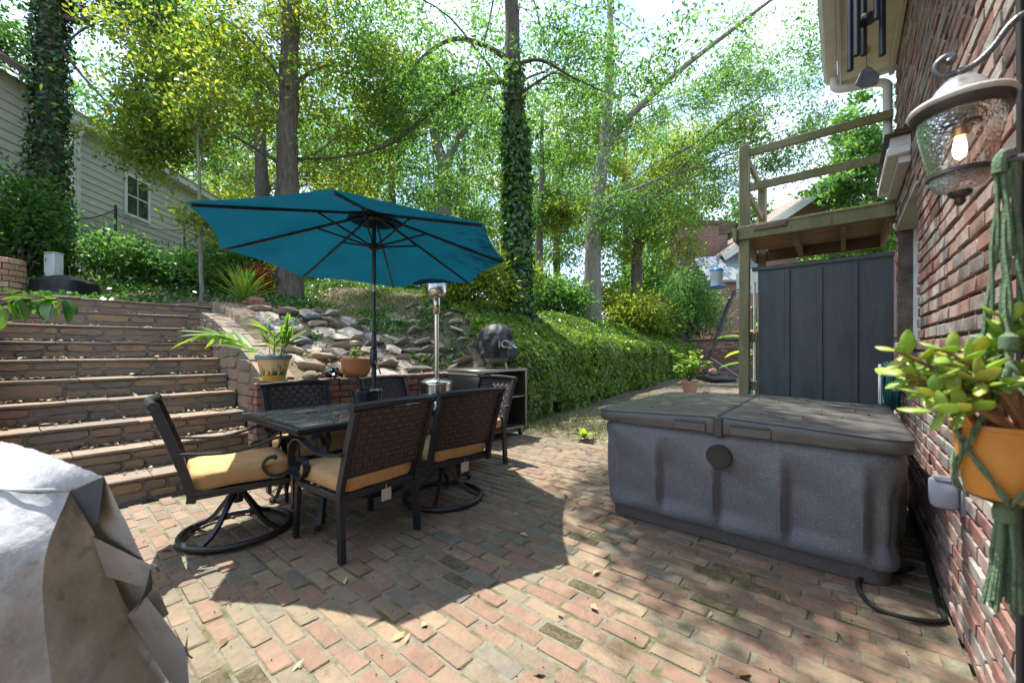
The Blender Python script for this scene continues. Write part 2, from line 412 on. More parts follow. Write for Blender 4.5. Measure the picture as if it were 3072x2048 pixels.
def is_moss(p, r):
    return any((Vector((p.x, p.y, 0)) - q).length < .12 for q in moss_near) and r.random() < .6
lay(pv, Ms, pkey, 300, patio, MATS['paver_attr'], moss=is_moss, mossmat=MATS['paver_moss'])

# ------------------------------------------------------------------ the brick house on the right
WX = .378
house = empty('brick_house', (WX, 2.0, 0), 0, 'red brick house wall with recessed white window and wall lantern beside the hot tub', 'house')
def H(o): o.parent = house; o.matrix_parent_inverse = Matrix.Translation((-WX, -2.0, 0)); return o
WY0, WY1, WT = -1.3, 5.28, 3.97
OY0, OY1, OZ0, OZ1 = 3.78, 5.18, 1.29, 2.35
m = MB(); d0 = WX + .016
for (a, b, c, d) in ((WY0, OY0, 0, WT), (OY1, WY1 - .006, 0, WT), (OY0, OY1, 0, OZ0), (OY0, OY1, OZ1, WT)): m.bx(d0, WX + 2.0, a, b, c, d)
wall = H(m.build('wall', MATS['house_mortar']))
hl, hh = .208, .0715
hv = brick_variants(.193, .09, .056, MATS['house_brick'], 7, 4, .0035)
Ms = []; rr = random.Random(8)
RZ = Matrix.Rotation(PI / 2, 4, 'Z')
for j in range(int(WT / hh)):
    z = .036 + hh * j
    for i in range(-1, 33):
        y = WY0 + hl * (i + .5 + (j % 2) * .5)
        if y > WY1 - .06 or y < WY0: continue
        sx = rr.uniform(.97, 1.0); a, b = y - .0985, y + .0985
        if OZ0 - .03 < z < OZ1 + .02:
            if a < OY1 and b > OY0:
                if a < OY0: b = OY0 - .03
                elif b > OY1: a = OY1 + .07
                else: continue
                if b - a < .03: continue
                y = (a + b) / 2; sx *= (b - a) / .197
        Ms.append(Matrix.Translation((WX + .045 + rr.uniform(-.004, .003), y, z)) @ Matrix.Rotation(rr.gauss(0, .01), 4, 'X') @ RZ @ Matrix.Diagonal((sx, 1, rr.uniform(.93, 1.02), 1)))
for j in range(int((OZ1 - OZ0) / hh)):       # the reveals of the window
    z = OZ0 + .036 + hh * j
    Ms.append(Matrix.Translation((WX + .10, OY1 + .03, z)) @ Matrix.Diagonal((rr.uniform(.92, .98), .6, .97, 1)))
    Ms.append(Matrix.Translation((WX + .10, OY0 - .03, z)) @ Matrix.Diagonal((rr.uniform(.92, .98), .6, .97, 1)))
for j in range(int(WT / hh)):                # the far corner of the wall
    z = .036 + hh * j
    for i in range(3): Ms.append(Matrix.Translation((WX + .11 + hl * (i + (j % 2) * .5), WY1 - .03, z)) @ Matrix.Diagonal((.98, .6, .97, 1)))
def hkey(M):
    p = M.to_translation(); X = p.x * CT + p.y * ST; Y = -p.x * ST + p.y * CT
    if Y < .2: return 100 + p.length
    vis = abs(X / Y) < 1.30 and abs(p.z - 1.22) / Y < .9
    return (0 if vis else 100) + (p - Vector((0, 0, 1.22))).length
hw = [M for M in Ms]
lay(hv, hw, hkey, 300, wall, MATS['house_brick_attr'], seed=9)
for o in wall.children: o.matrix_parent_inverse = Matrix.Identity(4)
# ------------------------------------------------------------------ window, eave, hood, downspout
mat('white_trim', pal=[(.62, .64, .62), (.70, .71, .68), (.55, .57, .55)], pscale=3, stains=[((.30, .31, .25), 3, .62, .8, .4)], rough=.55)
mat('cream_trim', pal=[(.58, .57, .46), (.66, .65, .54), (.48, .48, .36)], pscale=2.5, stains=[((.26, .27, .15), 3.5, .6, .78, .5)], rough=.6)
mat('roof_edge', pal=[(.07, .05, .04), (.12, .085, .065)], pscale=9, rough=.9, bump=.01, bscale=50)
gl = bpy.data.materials.new('window_glass'); gl.use_nodes = True
b_ = gl.node_tree.nodes['Principled BSDF']; b_.inputs['Base Color'].default_value = (.03, .04, .045, 1); b_.inputs['Roughness'].default_value = .04; b_.inputs['Specular IOR Level'].default_value = .8
MATS['window_glass'] = gl
WT_ = MATS['white_trim']
xg = WX + .17
m = MB(); m.bx(xg, xg + .05, OY1 - .10, OY1, OZ0, OZ1); m.bx(xg, xg + .05, OY0, OY0 + .10, OZ0, OZ1); m.bx(xg, xg + .05, OY0 + .1, OY1 - .1, OZ1 - .09, OZ1); m.bx(xg, xg + .05, OY0 + .1, OY1 - .1, OZ0, OZ0 + .07)
m.bx(WX + .115, xg, OY1 - .035, OY1 - .001, OZ0, OZ1 - .02); m.bx(WX + .115, xg, OY0 + .001, OY0 + .035, OZ0, OZ1 - .02)
win = H(m.build('window', WT_))
m = MB(); m.bx(xg + .02, xg + .03, OY0 + .1, OY1 - .1, OZ0 + .07, OZ1 - .09); m.build('pane', gl, win)
m = MB(); m.bx(xg - .005, xg + .045, (OY0 + OY1) / 2 - .02, (OY0 + OY1) / 2 + .02, OZ0 + .07, OZ1 - .09); m.bx(xg - .003, xg + .043, OY0 + .1, OY1 - .1, (OZ0 + OZ1) / 2 - .02, (OZ0 + OZ1) / 2 + .02); m.build('muntin', WT_, win)
m = MB(); m.bx(WX - .02, xg, OY0 + .002, OY1 - .002, OZ0 - .06, OZ0 - .002, ch=.006); m.build('sill', MATS['house_brick'], win)
m = MB(); m.bx(WX - .005, xg - .002, OY0, OY1, OZ1 - .018, OZ1 - .001); m.build('head_board', MATS['cream_trim'], win)
# hood over the window
m = MB(); m.bx(.245, WX - .004, 4.02, 5.06, 2.64, 2.70, ch=.008); m.bx(.265, WX - .004, 4.05, 5.04, 2.70, 2.78); m.bx(.31, WX - .004, 4.07, 5.02, 2.59, 2.639)
hd = H(m.build('window_hood', WT_))
m = MB()
for k in range(3): m.bx(.232 + k * .05, WX - .004, 4.0 - k * .004, 5.07 + k * .003, 2.782 + k * .02, 2.80 + k * .02, ch=.003)
m.build('roof_edge', MATS['roof_edge'], hd)
# eave: soffit, fascia, gutter, roof
m = MB(); m.bx(-.02, WX + .01, WY0, 5.33, WT, WT + .03); sof = H(m.build('soffit', MATS['cream_trim']))
m = MB(); m.bx(-.045, -.021, WY0, 5.34, WT - .05, WT + .17, ch=.004); m.bx(-.02, WX + .3, 5.331, 5.352, WT - .05, WT + .17, ch=.004); H(m.build('fascia', WT_))
m = MB(); m.bx(.335, WX - .003, WY0, 5.27, WT - .12, WT - .002, ch=.006); m.build('frieze', MATS['cream_trim'], None); H(bpy.data.objects['frieze'])
m = MB(); m.ribbon([(-.16, 2, WT + .15), (-.155, 2, WT + .07), (-.13, 2, WT + .03), (-.08, 2, WT + .02), (-.05, 2, WT + .03)], (0, 6.7, 0), .008); H(m.build('gutter', WT_))
m = MB(); m.add([(-.17, WY0, WT + .19), (-.17, 5.36, WT + .19), (3.0, 5.36, WT + 1.9), (3.0, WY0, WT + 1.9), (-.17, WY0, WT + .22), (-.17, 5.36, WT + .22), (3.0, 5.36, WT + 1.93), (3.0, WY0, WT + 1.93)], [(0, 1, 2, 3), (7, 6, 5, 4), (0, 4, 5, 1), (1, 5, 6, 2), (3, 2, 6, 7), (0, 3, 7, 4)])
H(m.build('roof', MATS['roof_edge']))
m = MB(); m.tube(spline([(-.07, 5.22, WT + .02), (-.07, 5.22, WT - .07), (-.02, 5.22, WT - .12), (.12, 5.22, WT - .15), (.26, 5.23, WT - .17), (.32, 5.23, WT - .22), (.325, 5.23, WT - .34), (.325, 5.23, 2.82)], 5), .036, 10)
ds = H(m.build('downspout', WT_, smooth=50))
m = MB(); m.lathe([(.001, 0), (.035, .002), (.05, .03), (.03, .05)], (.14, 4.9, WT - .052), 16); H(m.build('soffit_light', MATS['cream_trim']))
# rendered wing further back along the house
m = MB(); m.bx(1.4, 5.0, 7.6, 9.5, 0, 3.3); H(m.build('wing_wall', MATS['cream_trim']))
m = MB(); m.bx(1.28, 5.1, 7.5, 9.6, 3.3, 3.4); m.bx(1.36, 1.395, 7.56, 7.66, 0, 3.3); H(m.build('wing_trim', WT_))

# ------------------------------------------------------------------ wind chime under the eave
mat('chime_metal', base=(.018, .022, .026), rough=.35, spec=.6)
mat('slate', pal=[(.10, .12, .14), (.16, .18, .20)], pscale=12, rough=.7, bump=.004, bscale=60)
ch = empty('wind_chime', (.10, 3.0, 0), 0, 'black metal wind chime with five tubes and grey sail hanging below the eave', 'wind chime')
c0 = Vector((0, 0, 0))
for k, (a, zb, L) in enumerate(((0.4, 2.86, .62), (1.7, 2.92, .58), (2.9, 2.83, .66), (4.1, 2.86, .56), (5.3, 3.02, .5))):
    x, y = .072 * math.cos(a), .072 * math.sin(a)
    m = MB(); m.tube([(x, y, zb), (x, y, zb + L)], .0155, 12); m.build('chime_tube', MATS['chime_metal'], ch)
    m = MB(); m.tube([(x, y, zb + L), (x * .9, y * .9, 3.60)], .0015, 4); m.build('string', MATS['chime_metal'], ch)
m = MB(); m.lathe([(.001, 3.60), (.095, 3.60), (.10, 3.61), (.095, 3.625), (.001, 3.625)], n=20); m.build('top_disc', MATS['chime_metal'], ch)
m = MB(); m.lathe([(.001, 3.06), (.042, 3.06), (.044, 3.075), (.04, 3.09), (.001, 3.09)], n=20); m.build('clapper', MATS['chime_metal'], ch)
m = MB(); m.tube([(0, 0, 2.80), (0, 0, 3.965)], .0015, 4); m.build('cord', MATS['chime_metal'], ch)
m = MB(); pts = [(-.055, -.03), (-.02, -.055), (.05, -.045), (.062, 0), (.02, .05), (0, .062), (-.03, .03)]
t_ = Matrix.Rotation(.5, 3, 'Z')
vs = [t_ @ Vector((x, .006, 2.75 + z)) for x, z in pts] + [t_ @ Vector((x, -.006, 2.75 + z)) for x, z in pts]; n = len(pts)
m.add(vs, [tuple(range(n)), tuple(reversed(range(n, 2 * n)))] + [(i, i + n, (i + 1) % n + n, (i + 1) % n) for i in range(n)]); m.build('sail', MATS['slate'], ch)

# ------------------------------------------------------------------ wooden landing
mat('deck_wood', pal=[(.17, .165, .085), (.24, .22, .12), (.13, .125, .07)], pscale=3, stretch=(1, 1, .35), stains=[((.115, .13, .032), 2.2, .44, .64, .75), ((.075, .06, .045), 8, .6, .75, .6), ((.33, .29, .18), 5, .64, .8, .4)], rough=.85, bump=.006, bscale=40)
mat('deck_under', pal=[(.13, .095, .065), (.20, .15, .10), (.10, .075, .055)], pscale=4, stretch=(.4, 1, 1), rough=.9, bump=.004, bscale=50)
DW = MATS['deck_wood']
PX, PY0, PY1, DZ = -.86, 5.16, 6.44, 2.60
dk = empty('wooden_landing', (PX, PY0, 0), 0, 'weathered mossy wooden landing with open railings on posts behind the hot tub', 'deck')
def D(o): o.parent = dk; o.matrix_parent_inverse = Matrix.Translation((-PX, -PY0, 0)); return o
for (x, y) in ((PX, PY0), (PX, PY1)):
    m = MB(); m.bx(x - .05, x + .05, y - .05, y + .05, -.03, 3.52, ch=.006); m.bx(x - .04, x + .04, y - .04, y + .04, 3.521, 3.545); D(m.build('post', DW))
m = MB(); m.bx(PX - .06, .37, PY0 - .09, PY0 - .053, DZ - .145, DZ - .004, ch=.004); D(m.build('rim_joist', DW))
m = MB(); m.bx(PX + .05, .37, PY1 - .02, PY1 + .02, DZ - .165, DZ - .03, ch=.004); D(m.build('rim_joist', MATS['deck_under']))
m = MB(); m.bx(PX - .09, PX - .053, PY0 - .16, PY1 + .1, DZ - .165, DZ - .03, ch=.004); D(m.build('rim_joist', DW))
m = MB(); m.bx(.335, .372, PY0 - .05, PY1 - .03, DZ - .165, DZ - .03, ch=.004); D(m.build('rim_joist', MATS['deck_under']))
for x in (-.42, .0):
    m = MB(); m.bx(x - .02, x + .02, PY0 - .05, PY1 - .022, DZ - .145, DZ - .03); D(m.build('joist', MATS['deck_under']))
    for k in range(11): m = MB(); m.bx(x - .022, x + .022, PY0 + .02 + k * .11, PY0 + .075 + k * .11, DZ - .165, DZ - .146); D(m.build('joist_block', MATS['deck_wood']))
y = PY0 - .10
while y < PY1 + .05:
    m = MB(); m.bx(PX - .1 + (.11 if abs(y + .065 - PY0) < .1 or abs(y + .065 - PY1) < .1 else 0) + (.06 if abs(y + .065 - PY0) < .1 or abs(y + .065 - PY1) < .1 else 0), .36, y, y + .132, DZ - .028, DZ, ch=.004); D(m.build('deck_board', MATS['deck_under'] if y > PY0 else DW)); y += .14
for z in (3.43, 3.04):
    m = MB(); m.bx(PX + .052, .36, PY0 - .04, PY0, z - .045, z + .035, ch=.004); D(m.build('rail', DW))
    m = MB(); m.bx(PX - .02, PX + .02, PY0 + .052, PY1 - .052, z - .045, z + .035, ch=.004); D(m.build('rail', DW))
m = MB(); m.bx(PX + .10, PX + .40, PY0 - .112, PY0 - .092, DZ - .075, DZ - .02, ch=.003); D(m.build('splice_board', MATS['deck_under']))
m = MB(); m.bx(PX - .25, PX - .095, PY0 - .085, PY0 - .052, DZ - .05, DZ + .06, ch=.003); D(m.build('bracket_board', MATS['deck_under']))
for z in (1.36, .82): 
    m = MB(); m.bx(PX + .05, -.742, 5.2, 5.24, z - .05, z + .05, ch=.004); D(m.build('cross_rail', DW))
m = MB(); m.tube([(-.79, 5.34, .0), (-.79, 5.34, 2.0)], .014, 8); D(m.build('white_pole', WT_))

# ------------------------------------------------------------------ grey privacy screen
mat('slate_paint', pal=[(.044, .054, .056), (.060, .072, .074), (.034, .042, .043)], pscale=5, stretch=(1, 1, .25), stains=[((.10, .12, .12), 9, .6, .8, .4)], rough=.5, bump=.003, bscale=35, bdet=6, rvar=.12)
SP = MATS['slate_paint']
scn = empty('privacy_screen', (-.2, 5.28, 0), 0, 'slate grey board and batten privacy screen between wooden post and brick wall', 'screen')
def S_(o): o.parent = scn; o.matrix_parent_inverse = Matrix.Translation((.2, -5.28, 0)); return o
xs = [-.742, -.47, -.19, .09, .372]
for k in range(4):
    m = MB(); m.bx(xs[k] + .002, xs[k + 1] - .002, 5.262, 5.284, .02, 2.11, ch=.003); S_(m.build('board', SP))
for x in xs[1:4]:
    m = MB(); m.bx(x - .024, x + .024, 5.242, 5.260, .02, 2.09, ch=.004); S_(m.build('batten', SP))
m = MB(); m.bx(-.80, .374, 5.235, 5.31, 2.115, 2.157, ch=.005); S_(m.build('cap', SP))

# ------------------------------------------------------------------ hot tub
mat('tub_shell', pal=[(.108, .113, .120), (.138, .143, .151), (.118, .121, .127)], pscale=3, stains=[((.30, .31, .32), 150, .56, .64, .75), ((.03, .03, .032), 140, .57, .65, .7), ((.11, .092, .075), 1.4, .55, .75, .5)], rough=.42, bump=.003, bscale=150, bdet=2)
mat('tub_base', pal=[(.07, .062, .055), (.10, .085, .07)], pscale=5, stains=[((.2, .2, .19), 160, .58, .63, .6)], rough=.7)
mat('vinyl', pal=[(.078, .072, .064), (.10, .094, .084), (.062, .06, .055)], pscale=2.5, stains=[((.15, .135, .11), 2.2, .55, .75, .5), ((.03, .03, .028), 8, .62, .76, .5)], rough=.42, bump=.0015, bscale=60, bdet=5, rvar=.1)
mat('vinyl_dark', base=(.045, .045, .043), rough=.5, bump=.002, bscale=40)
mat('grille', base=(.03, .022, .018), rough=.6)
TX0, TX1, TY0, TY1 = -1.41, .25, 2.76, 4.32
tub = empty('hot_tub', ((TX0 + TX1) / 2, (TY0 + TY1) / 2, 0), 0, 'grey speckled hot tub with closed dark vinyl cover on the brick patio', 'hot tub')
cx, cy_ = (TX0 + TX1) / 2, (TY0 + TY1) / 2; hx, hy = (TX1 - TX0) / 2, (TY1 - TY0) / 2
def rrect(hx, hy, r, n):
    """points and outward normals round a rounded rectangle, n per metre"""
    P = []
    for (sx, sy, a0) in ((1, -1, -PI / 2), (1, 1, 0), (-1, 1, PI / 2), (-1, -1, PI)):
        for k in range(9):
            a = a0 + k * PI / 16; P.append((sx * (hx - r) + r * math.cos(a), sy * (hy - r) + r * math.sin(a), math.cos(a), math.sin(a)))
    Q = []
    for i in range(len(P)):
        a = P[i]; b = P[(i + 1) % len(P)]; L = math.hypot(b[0] - a[0], b[1] - a[1]); k = max(1, int(L * n))
        for j in range(k):
            t = j / k; Q.append(tuple(a[q] + (b[q] - a[q]) * t for q in range(4)))
    return Q
Q = rrect(hx, hy, .13, 70); m = MB(); NZ = 30; vs = []
for j in range(NZ + 1):
    t = j / NZ; z = .085 + t * .615
    off = -.010 * (1 - t) ** 2.2 + .018 * math.sin(PI * t) - .02 * max(0, t - .93) / .07
    if t < .05: off -= .018 * (1 - t / .05)
    for (x, y, nx_, ny_) in Q:
        s = x if abs(ny_) > abs(nx_) else y
        w_ = .36; f = ((s / w_) + .18) % 1.0
        # draped scallops: arches that rise from a rib on the left of each panel
        arch = max(0, min(1, (0.90 - .30 * f * f) - t)) / .30
        arch = min(1, arch); rib = math.exp(-((f - .0) / .10) ** 2) + math.exp(-((f - 1.0) / .14) ** 2)
        g_ = min(1, f / .16); g_ = g_ * g_ * (3 - 2 * g_) * math.exp(-1.6 * max(0, f - .16)); dd = -.062 * arch * g_ + .009 * rib * min(1, (1 - t) * 3) * min(1, t * 6)
        o_ = off + dd * min(1, t * 5)
        vs.append((x + nx_ * o_, y + ny_ * o_, z))
n = len(Q); fs = [(j * n + i, j * n + (i + 1) % n, (j + 1) * n + (i + 1) % n, (j + 1) * n + i) for j in range(NZ) for i in range(n)]
m.add(vs, fs); m.add([(v[0], v[1], .7) for v in vs[-n:]], [tuple(range(n))])
m.build('shell', MATS['tub_shell'], tub, smooth=70)
Qb = rrect(hx - .05, hy - .05, .10, 20); nb = len(Qb); m = MB()
m.add([(x, y, z) for z in (0, .11) for (x, y, _, _) in Qb], [(i, (i + 1) % nb, (i + 1) % nb + nb, i + nb) for i in range(nb)]); m.build('base', MATS['tub_base'], tub, smooth=60)
seam = -.60 - cx
def cover_half(x0, x1, roundleft):
    """one tapered half of the vinyl cover"""
    yl = hy + .025; r = .10; P = []
    X0, X1 = x0, x1
    def arc(cx_, cy2, a0):
        return [(cx_ + r * math.cos(a0 + k * PI / 12), cy2 + r * math.sin(a0 + k * PI / 12)) for k in range(7)]
    if roundleft: P = [(X1, -yl), (X1, yl)] + arc(X0 + r, yl - r, PI / 2) + arc(X0 + r, -yl + r, PI)
    else: P = [(X0, yl), (X0, -yl)] + arc(X1 - r, -yl + r, -PI / 2) + arc(X1 - r, yl - r, 0)
    o_ = []
    for i in range(len(P)):
        a = P[i]; b = P[(i + 1) % len(P)]; L = math.hypot(b[0] - a[0], b[1] - a[1]); k = max(1, int(L / .05))
        o_ += [(a[0] + (b[0] - a[0]) * t / k, a[1] + (b[1] - a[1]) * t / k) for t in range(k)]
    P = o_; n = len(P); mx, my = (X0 + X1) / 2, 0
    def zt(x, y): return .775 + .034 * (1 - min(1, abs(x - seam) / .85)) + .004 * noise.noise(Vector((x * 3, y * 3, 1.7 if roundleft else 5.1)))
    m = MB(); prof = [(0, -.078), (.006, -.076), (.012, -.05), (.012, -.02), (.006, -.006), (-.008, 0)]
    vs = []
    for (o2, dz) in prof:
        for (x, y) in P:
            ex, ey = x - mx, y - my; l = math.hypot(ex, ey)
            z = zt(x, y) + dz if dz > -.06 else .775 - .075 + (dz + .078) + .004 * noise.noise(Vector((x * 4, y * 4, 9)))
            vs.append((x + ex / l * o2, y + ey / l * o2, z))
    for s_ in (.93, .8, .62, .4, .2):
        for (x, y) in P:
            px, py = mx + (x - mx) * s_, my + (y - my) * s_; vs.append((px, py, zt(px, py) + .004))
    R_ = len(prof) + 5
    fs = [(j * n + i, j * n + (i + 1) % n, (j + 1) * n + (i + 1) % n, (j + 1) * n + i) for j in range(R_ - 1) for i in range(n)]
    if True: fs = [tuple(f) for f in fs] + [tuple((R_ - 1) * n + i for i in range(n)), tuple(reversed(range(n)))]
    # winding differs for the two outlines
    m.add(vs, fs); global PIPE; PIPE = [vs[4 * n + i] for i in range(n)]; return m
cov = cover_half(-hx - .02, seam - .006, True).build('cover', MATS['vinyl'], tub, smooth=60)
m = MB(); m.tube([Vector(p) + Vector((0, 0, .002)) for p in PIPE], .0045, 6, closed=True); m.build('piping', MATS['vinyl_dark'], cov)
cov2 = cover_half(seam + .006, hx + .02, False).build('cover', MATS['vinyl'], tub, smooth=60)
m = MB(); m.tube([Vector(p) + Vector((0, 0, .002)) for p in PIPE], .0045, 6, closed=True); m.build('piping', MATS['vinyl_dark'], cov2)
for o_ in (cov, cov2):
    bm = bmesh.new(); bm.from_mesh(o_.data); bmesh.ops.recalc_face_normals(bm, faces=bm.faces[:]); bm.to_mesh(o_.data); bm.free()
m = MB(); m.box((seam, -hy - .037, .745), (.055, .016, .125), ch=.006); m.build('hinge_strap', MATS['vinyl_dark'], tub)
for x0, w_ in ((seam - .17, .20), (seam + .17, .22)):
    m = MB(); m.box((x0, -hy - .040, .735), (w_, .012, .06), ch=.005); m.build('grip_flap', MATS['vinyl'], tub)
    m = MB(); m.tube([(x0 - w_ / 2 + .01, -hy - .045, .765), (x0 + w_ / 2 - .01, -hy - .045, .765)], .008, 8); m.build('flap_roll', MATS['vinyl_dark'], tub)
m = MB(); M = Matrix.Rotation(PI / 2, 4, 'X'); g0 = Vector((seam + .0, -hy - .005, .555))
pr = [(.074, -.02), (.074, .012), (.068, .018), (.06, .016), (.001, .020)]
mm = MB(); mm.lathe(pr, n=32); m.add([M @ Vector(v) + g0 for v in mm.v], mm.f); gr = m.build('speaker_grille', MATS['grille'], tub)
m = MB()
for a in np.arange(-.055, .056, .011):
    w_ = math.sqrt(max(0, .058 ** 2 - a * a)); m.box(g0 + Vector((a, -.019, 0)), (.003, .004, 2 * w_)); m.box(g0 + Vector((0, -.0205, a)), (2 * w_, .004, .003))
m.build('mesh_bar', MATS['vinyl_dark'], gr)
# ------------------------------------------------------------------ patio furniture
mat('black_metal', pal=[(.012, .014, .018), (.020, .021, .024)], pscale=8, stains=[((.06, .055, .05), 14, .66, .78, .5)], rough=.38, spec=.5, bump=.001, bscale=120)
mat('cushion', pal=[(.45, .265, .11), (.51, .315, .14), (.41, .235, .095)], pscale=5, stains=[((.36, .20, .06), 4, .6, .78, .5)], rough=.9, bump=.006, bscale=10, bdet=4, spec=.2)
BMt = MATS['black_metal']
# woven resin: two strands over, two under
wv = bpy.data.materials.new('woven'); wv.use_nodes = True; t = wv.node_tree; L = t.links.new; b = t.nodes['Principled BSDF']
uvn = node(t, 'ShaderNodeUVMap'); sep = node(t, 'ShaderNodeSeparateXYZ'); L(uvn.outputs[0], sep.inputs[0])
ck = node(t, 'ShaderNodeTexChecker', Scale=1.0); ck.inputs['Color1'].default_value = (0, 0, 0, 1); ck.inputs['Color2'].default_value = (1, 1, 1, 1); L(uvn.outputs[0], ck.inputs['Vector'])
def saw(axis):
    a = node(t, 'ShaderNodeMath', operation='MULTIPLY'); L(sep.outputs[axis], a.inputs[0]); a.inputs[1].default_value = PI * 3
    s_ = node(t, 'ShaderNodeMath', operation='SINE'); L(a.outputs[0], s_.inputs[0]); q = node(t, 'ShaderNodeMath', operation='ABSOLUTE'); L(s_.outputs[0], q.inputs[0]); return q
def hump(axis):
    a = node(t, 'ShaderNodeMath', operation='MULTIPLY'); L(sep.outputs[axis], a.inputs[0]); a.inputs[1].default_value = PI
    s_ = node(t, 'ShaderNodeMath', operation='SINE'); L(a.outputs[0], s_.inputs[0]); q = node(t, 'ShaderNodeMath', operation='ABSOLUTE'); L(s_.outputs[0], q.inputs[0]); return q
def mul(a, b_):
    q = node(t, 'ShaderNodeMath', operation='MULTIPLY'); L(a.outputs[0], q.inputs[0]); L(b_.outputs[0], q.inputs[1]); return q
A_ = mul(saw(0), hump(1)); B_ = mul(saw(1), hump(0))
mx = node(t, 'ShaderNodeMix', data_type='FLOAT'); L(ck.outputs['Fac'], mx.inputs['Factor']); L(A_.outputs[0], mx.inputs['A']); L(B_.outputs[0], mx.inputs['B'])
bp = node(t, 'ShaderNodeBump', Strength=1.0, Distance=.006); L(mx.outputs[0], bp.inputs['Height']); L(bp.outputs[0], b.inputs['Normal'])
cr = node(t, 'ShaderNodeValToRGB'); cr.color_ramp.elements[0].color = (.006, .005, .005, 1); cr.color_ramp.elements[1].color = (.085, .052, .040, 1); L(mx.outputs[0], cr.inputs['Fac']); L(cr.outputs[0], b.inputs['Base Color'])
b.inputs['Roughness'].default_value = .42; MATS['woven'] = wv

def cushion_mesh(wd, dp, h):
    m = MB(); n = 12
    def sq(a, p): return math.copysign(abs(a) ** p, a)
    bm = bmesh.new(); bmesh.ops.create_cube(bm, size=2); bmesh.ops.subdivide_edges(bm, edges=bm.edges[:], cuts=9, use_grid_fill=True)
    for v in bm.verts:
        x, y, z = v.co
        e = max(abs(x), abs(y)); crown = (1 - e ** 4)
        r = .10; fx = x * wd / 2; fy = y * dp / 2
        k = min(1, max(0, (abs(x) - .85) / .15)) * min(1, max(0, (abs(y) - .85) / .15)); fx -= math.copysign(k * .022, x); fy -= math.copysign(k * .022, y)
        zz = z * h / 2 * (.80 + .30 * crown) if abs(z) > .99 else z * h / 2 * .86
        bulge = (1 - z * z) * .012; fx += math.copysign(bulge, x) * (abs(x) > .99); fy += math.copysign(bulge, y) * (abs(y) > .99)
        zz += .008 * noise.noise(Vector((x * 2.2, y * 2.2, z)))
        v.co = (fx, fy, zz)
    me = bpy.data.meshes.new('cushion'); bm.to_mesh(me); bm.free(); me.materials.append(MATS['cushion'])
    me.polygons.foreach_set('use_smooth', [True] * len(me.polygons)); return me
CUSH = cushion_mesh(.52, .53, .115)

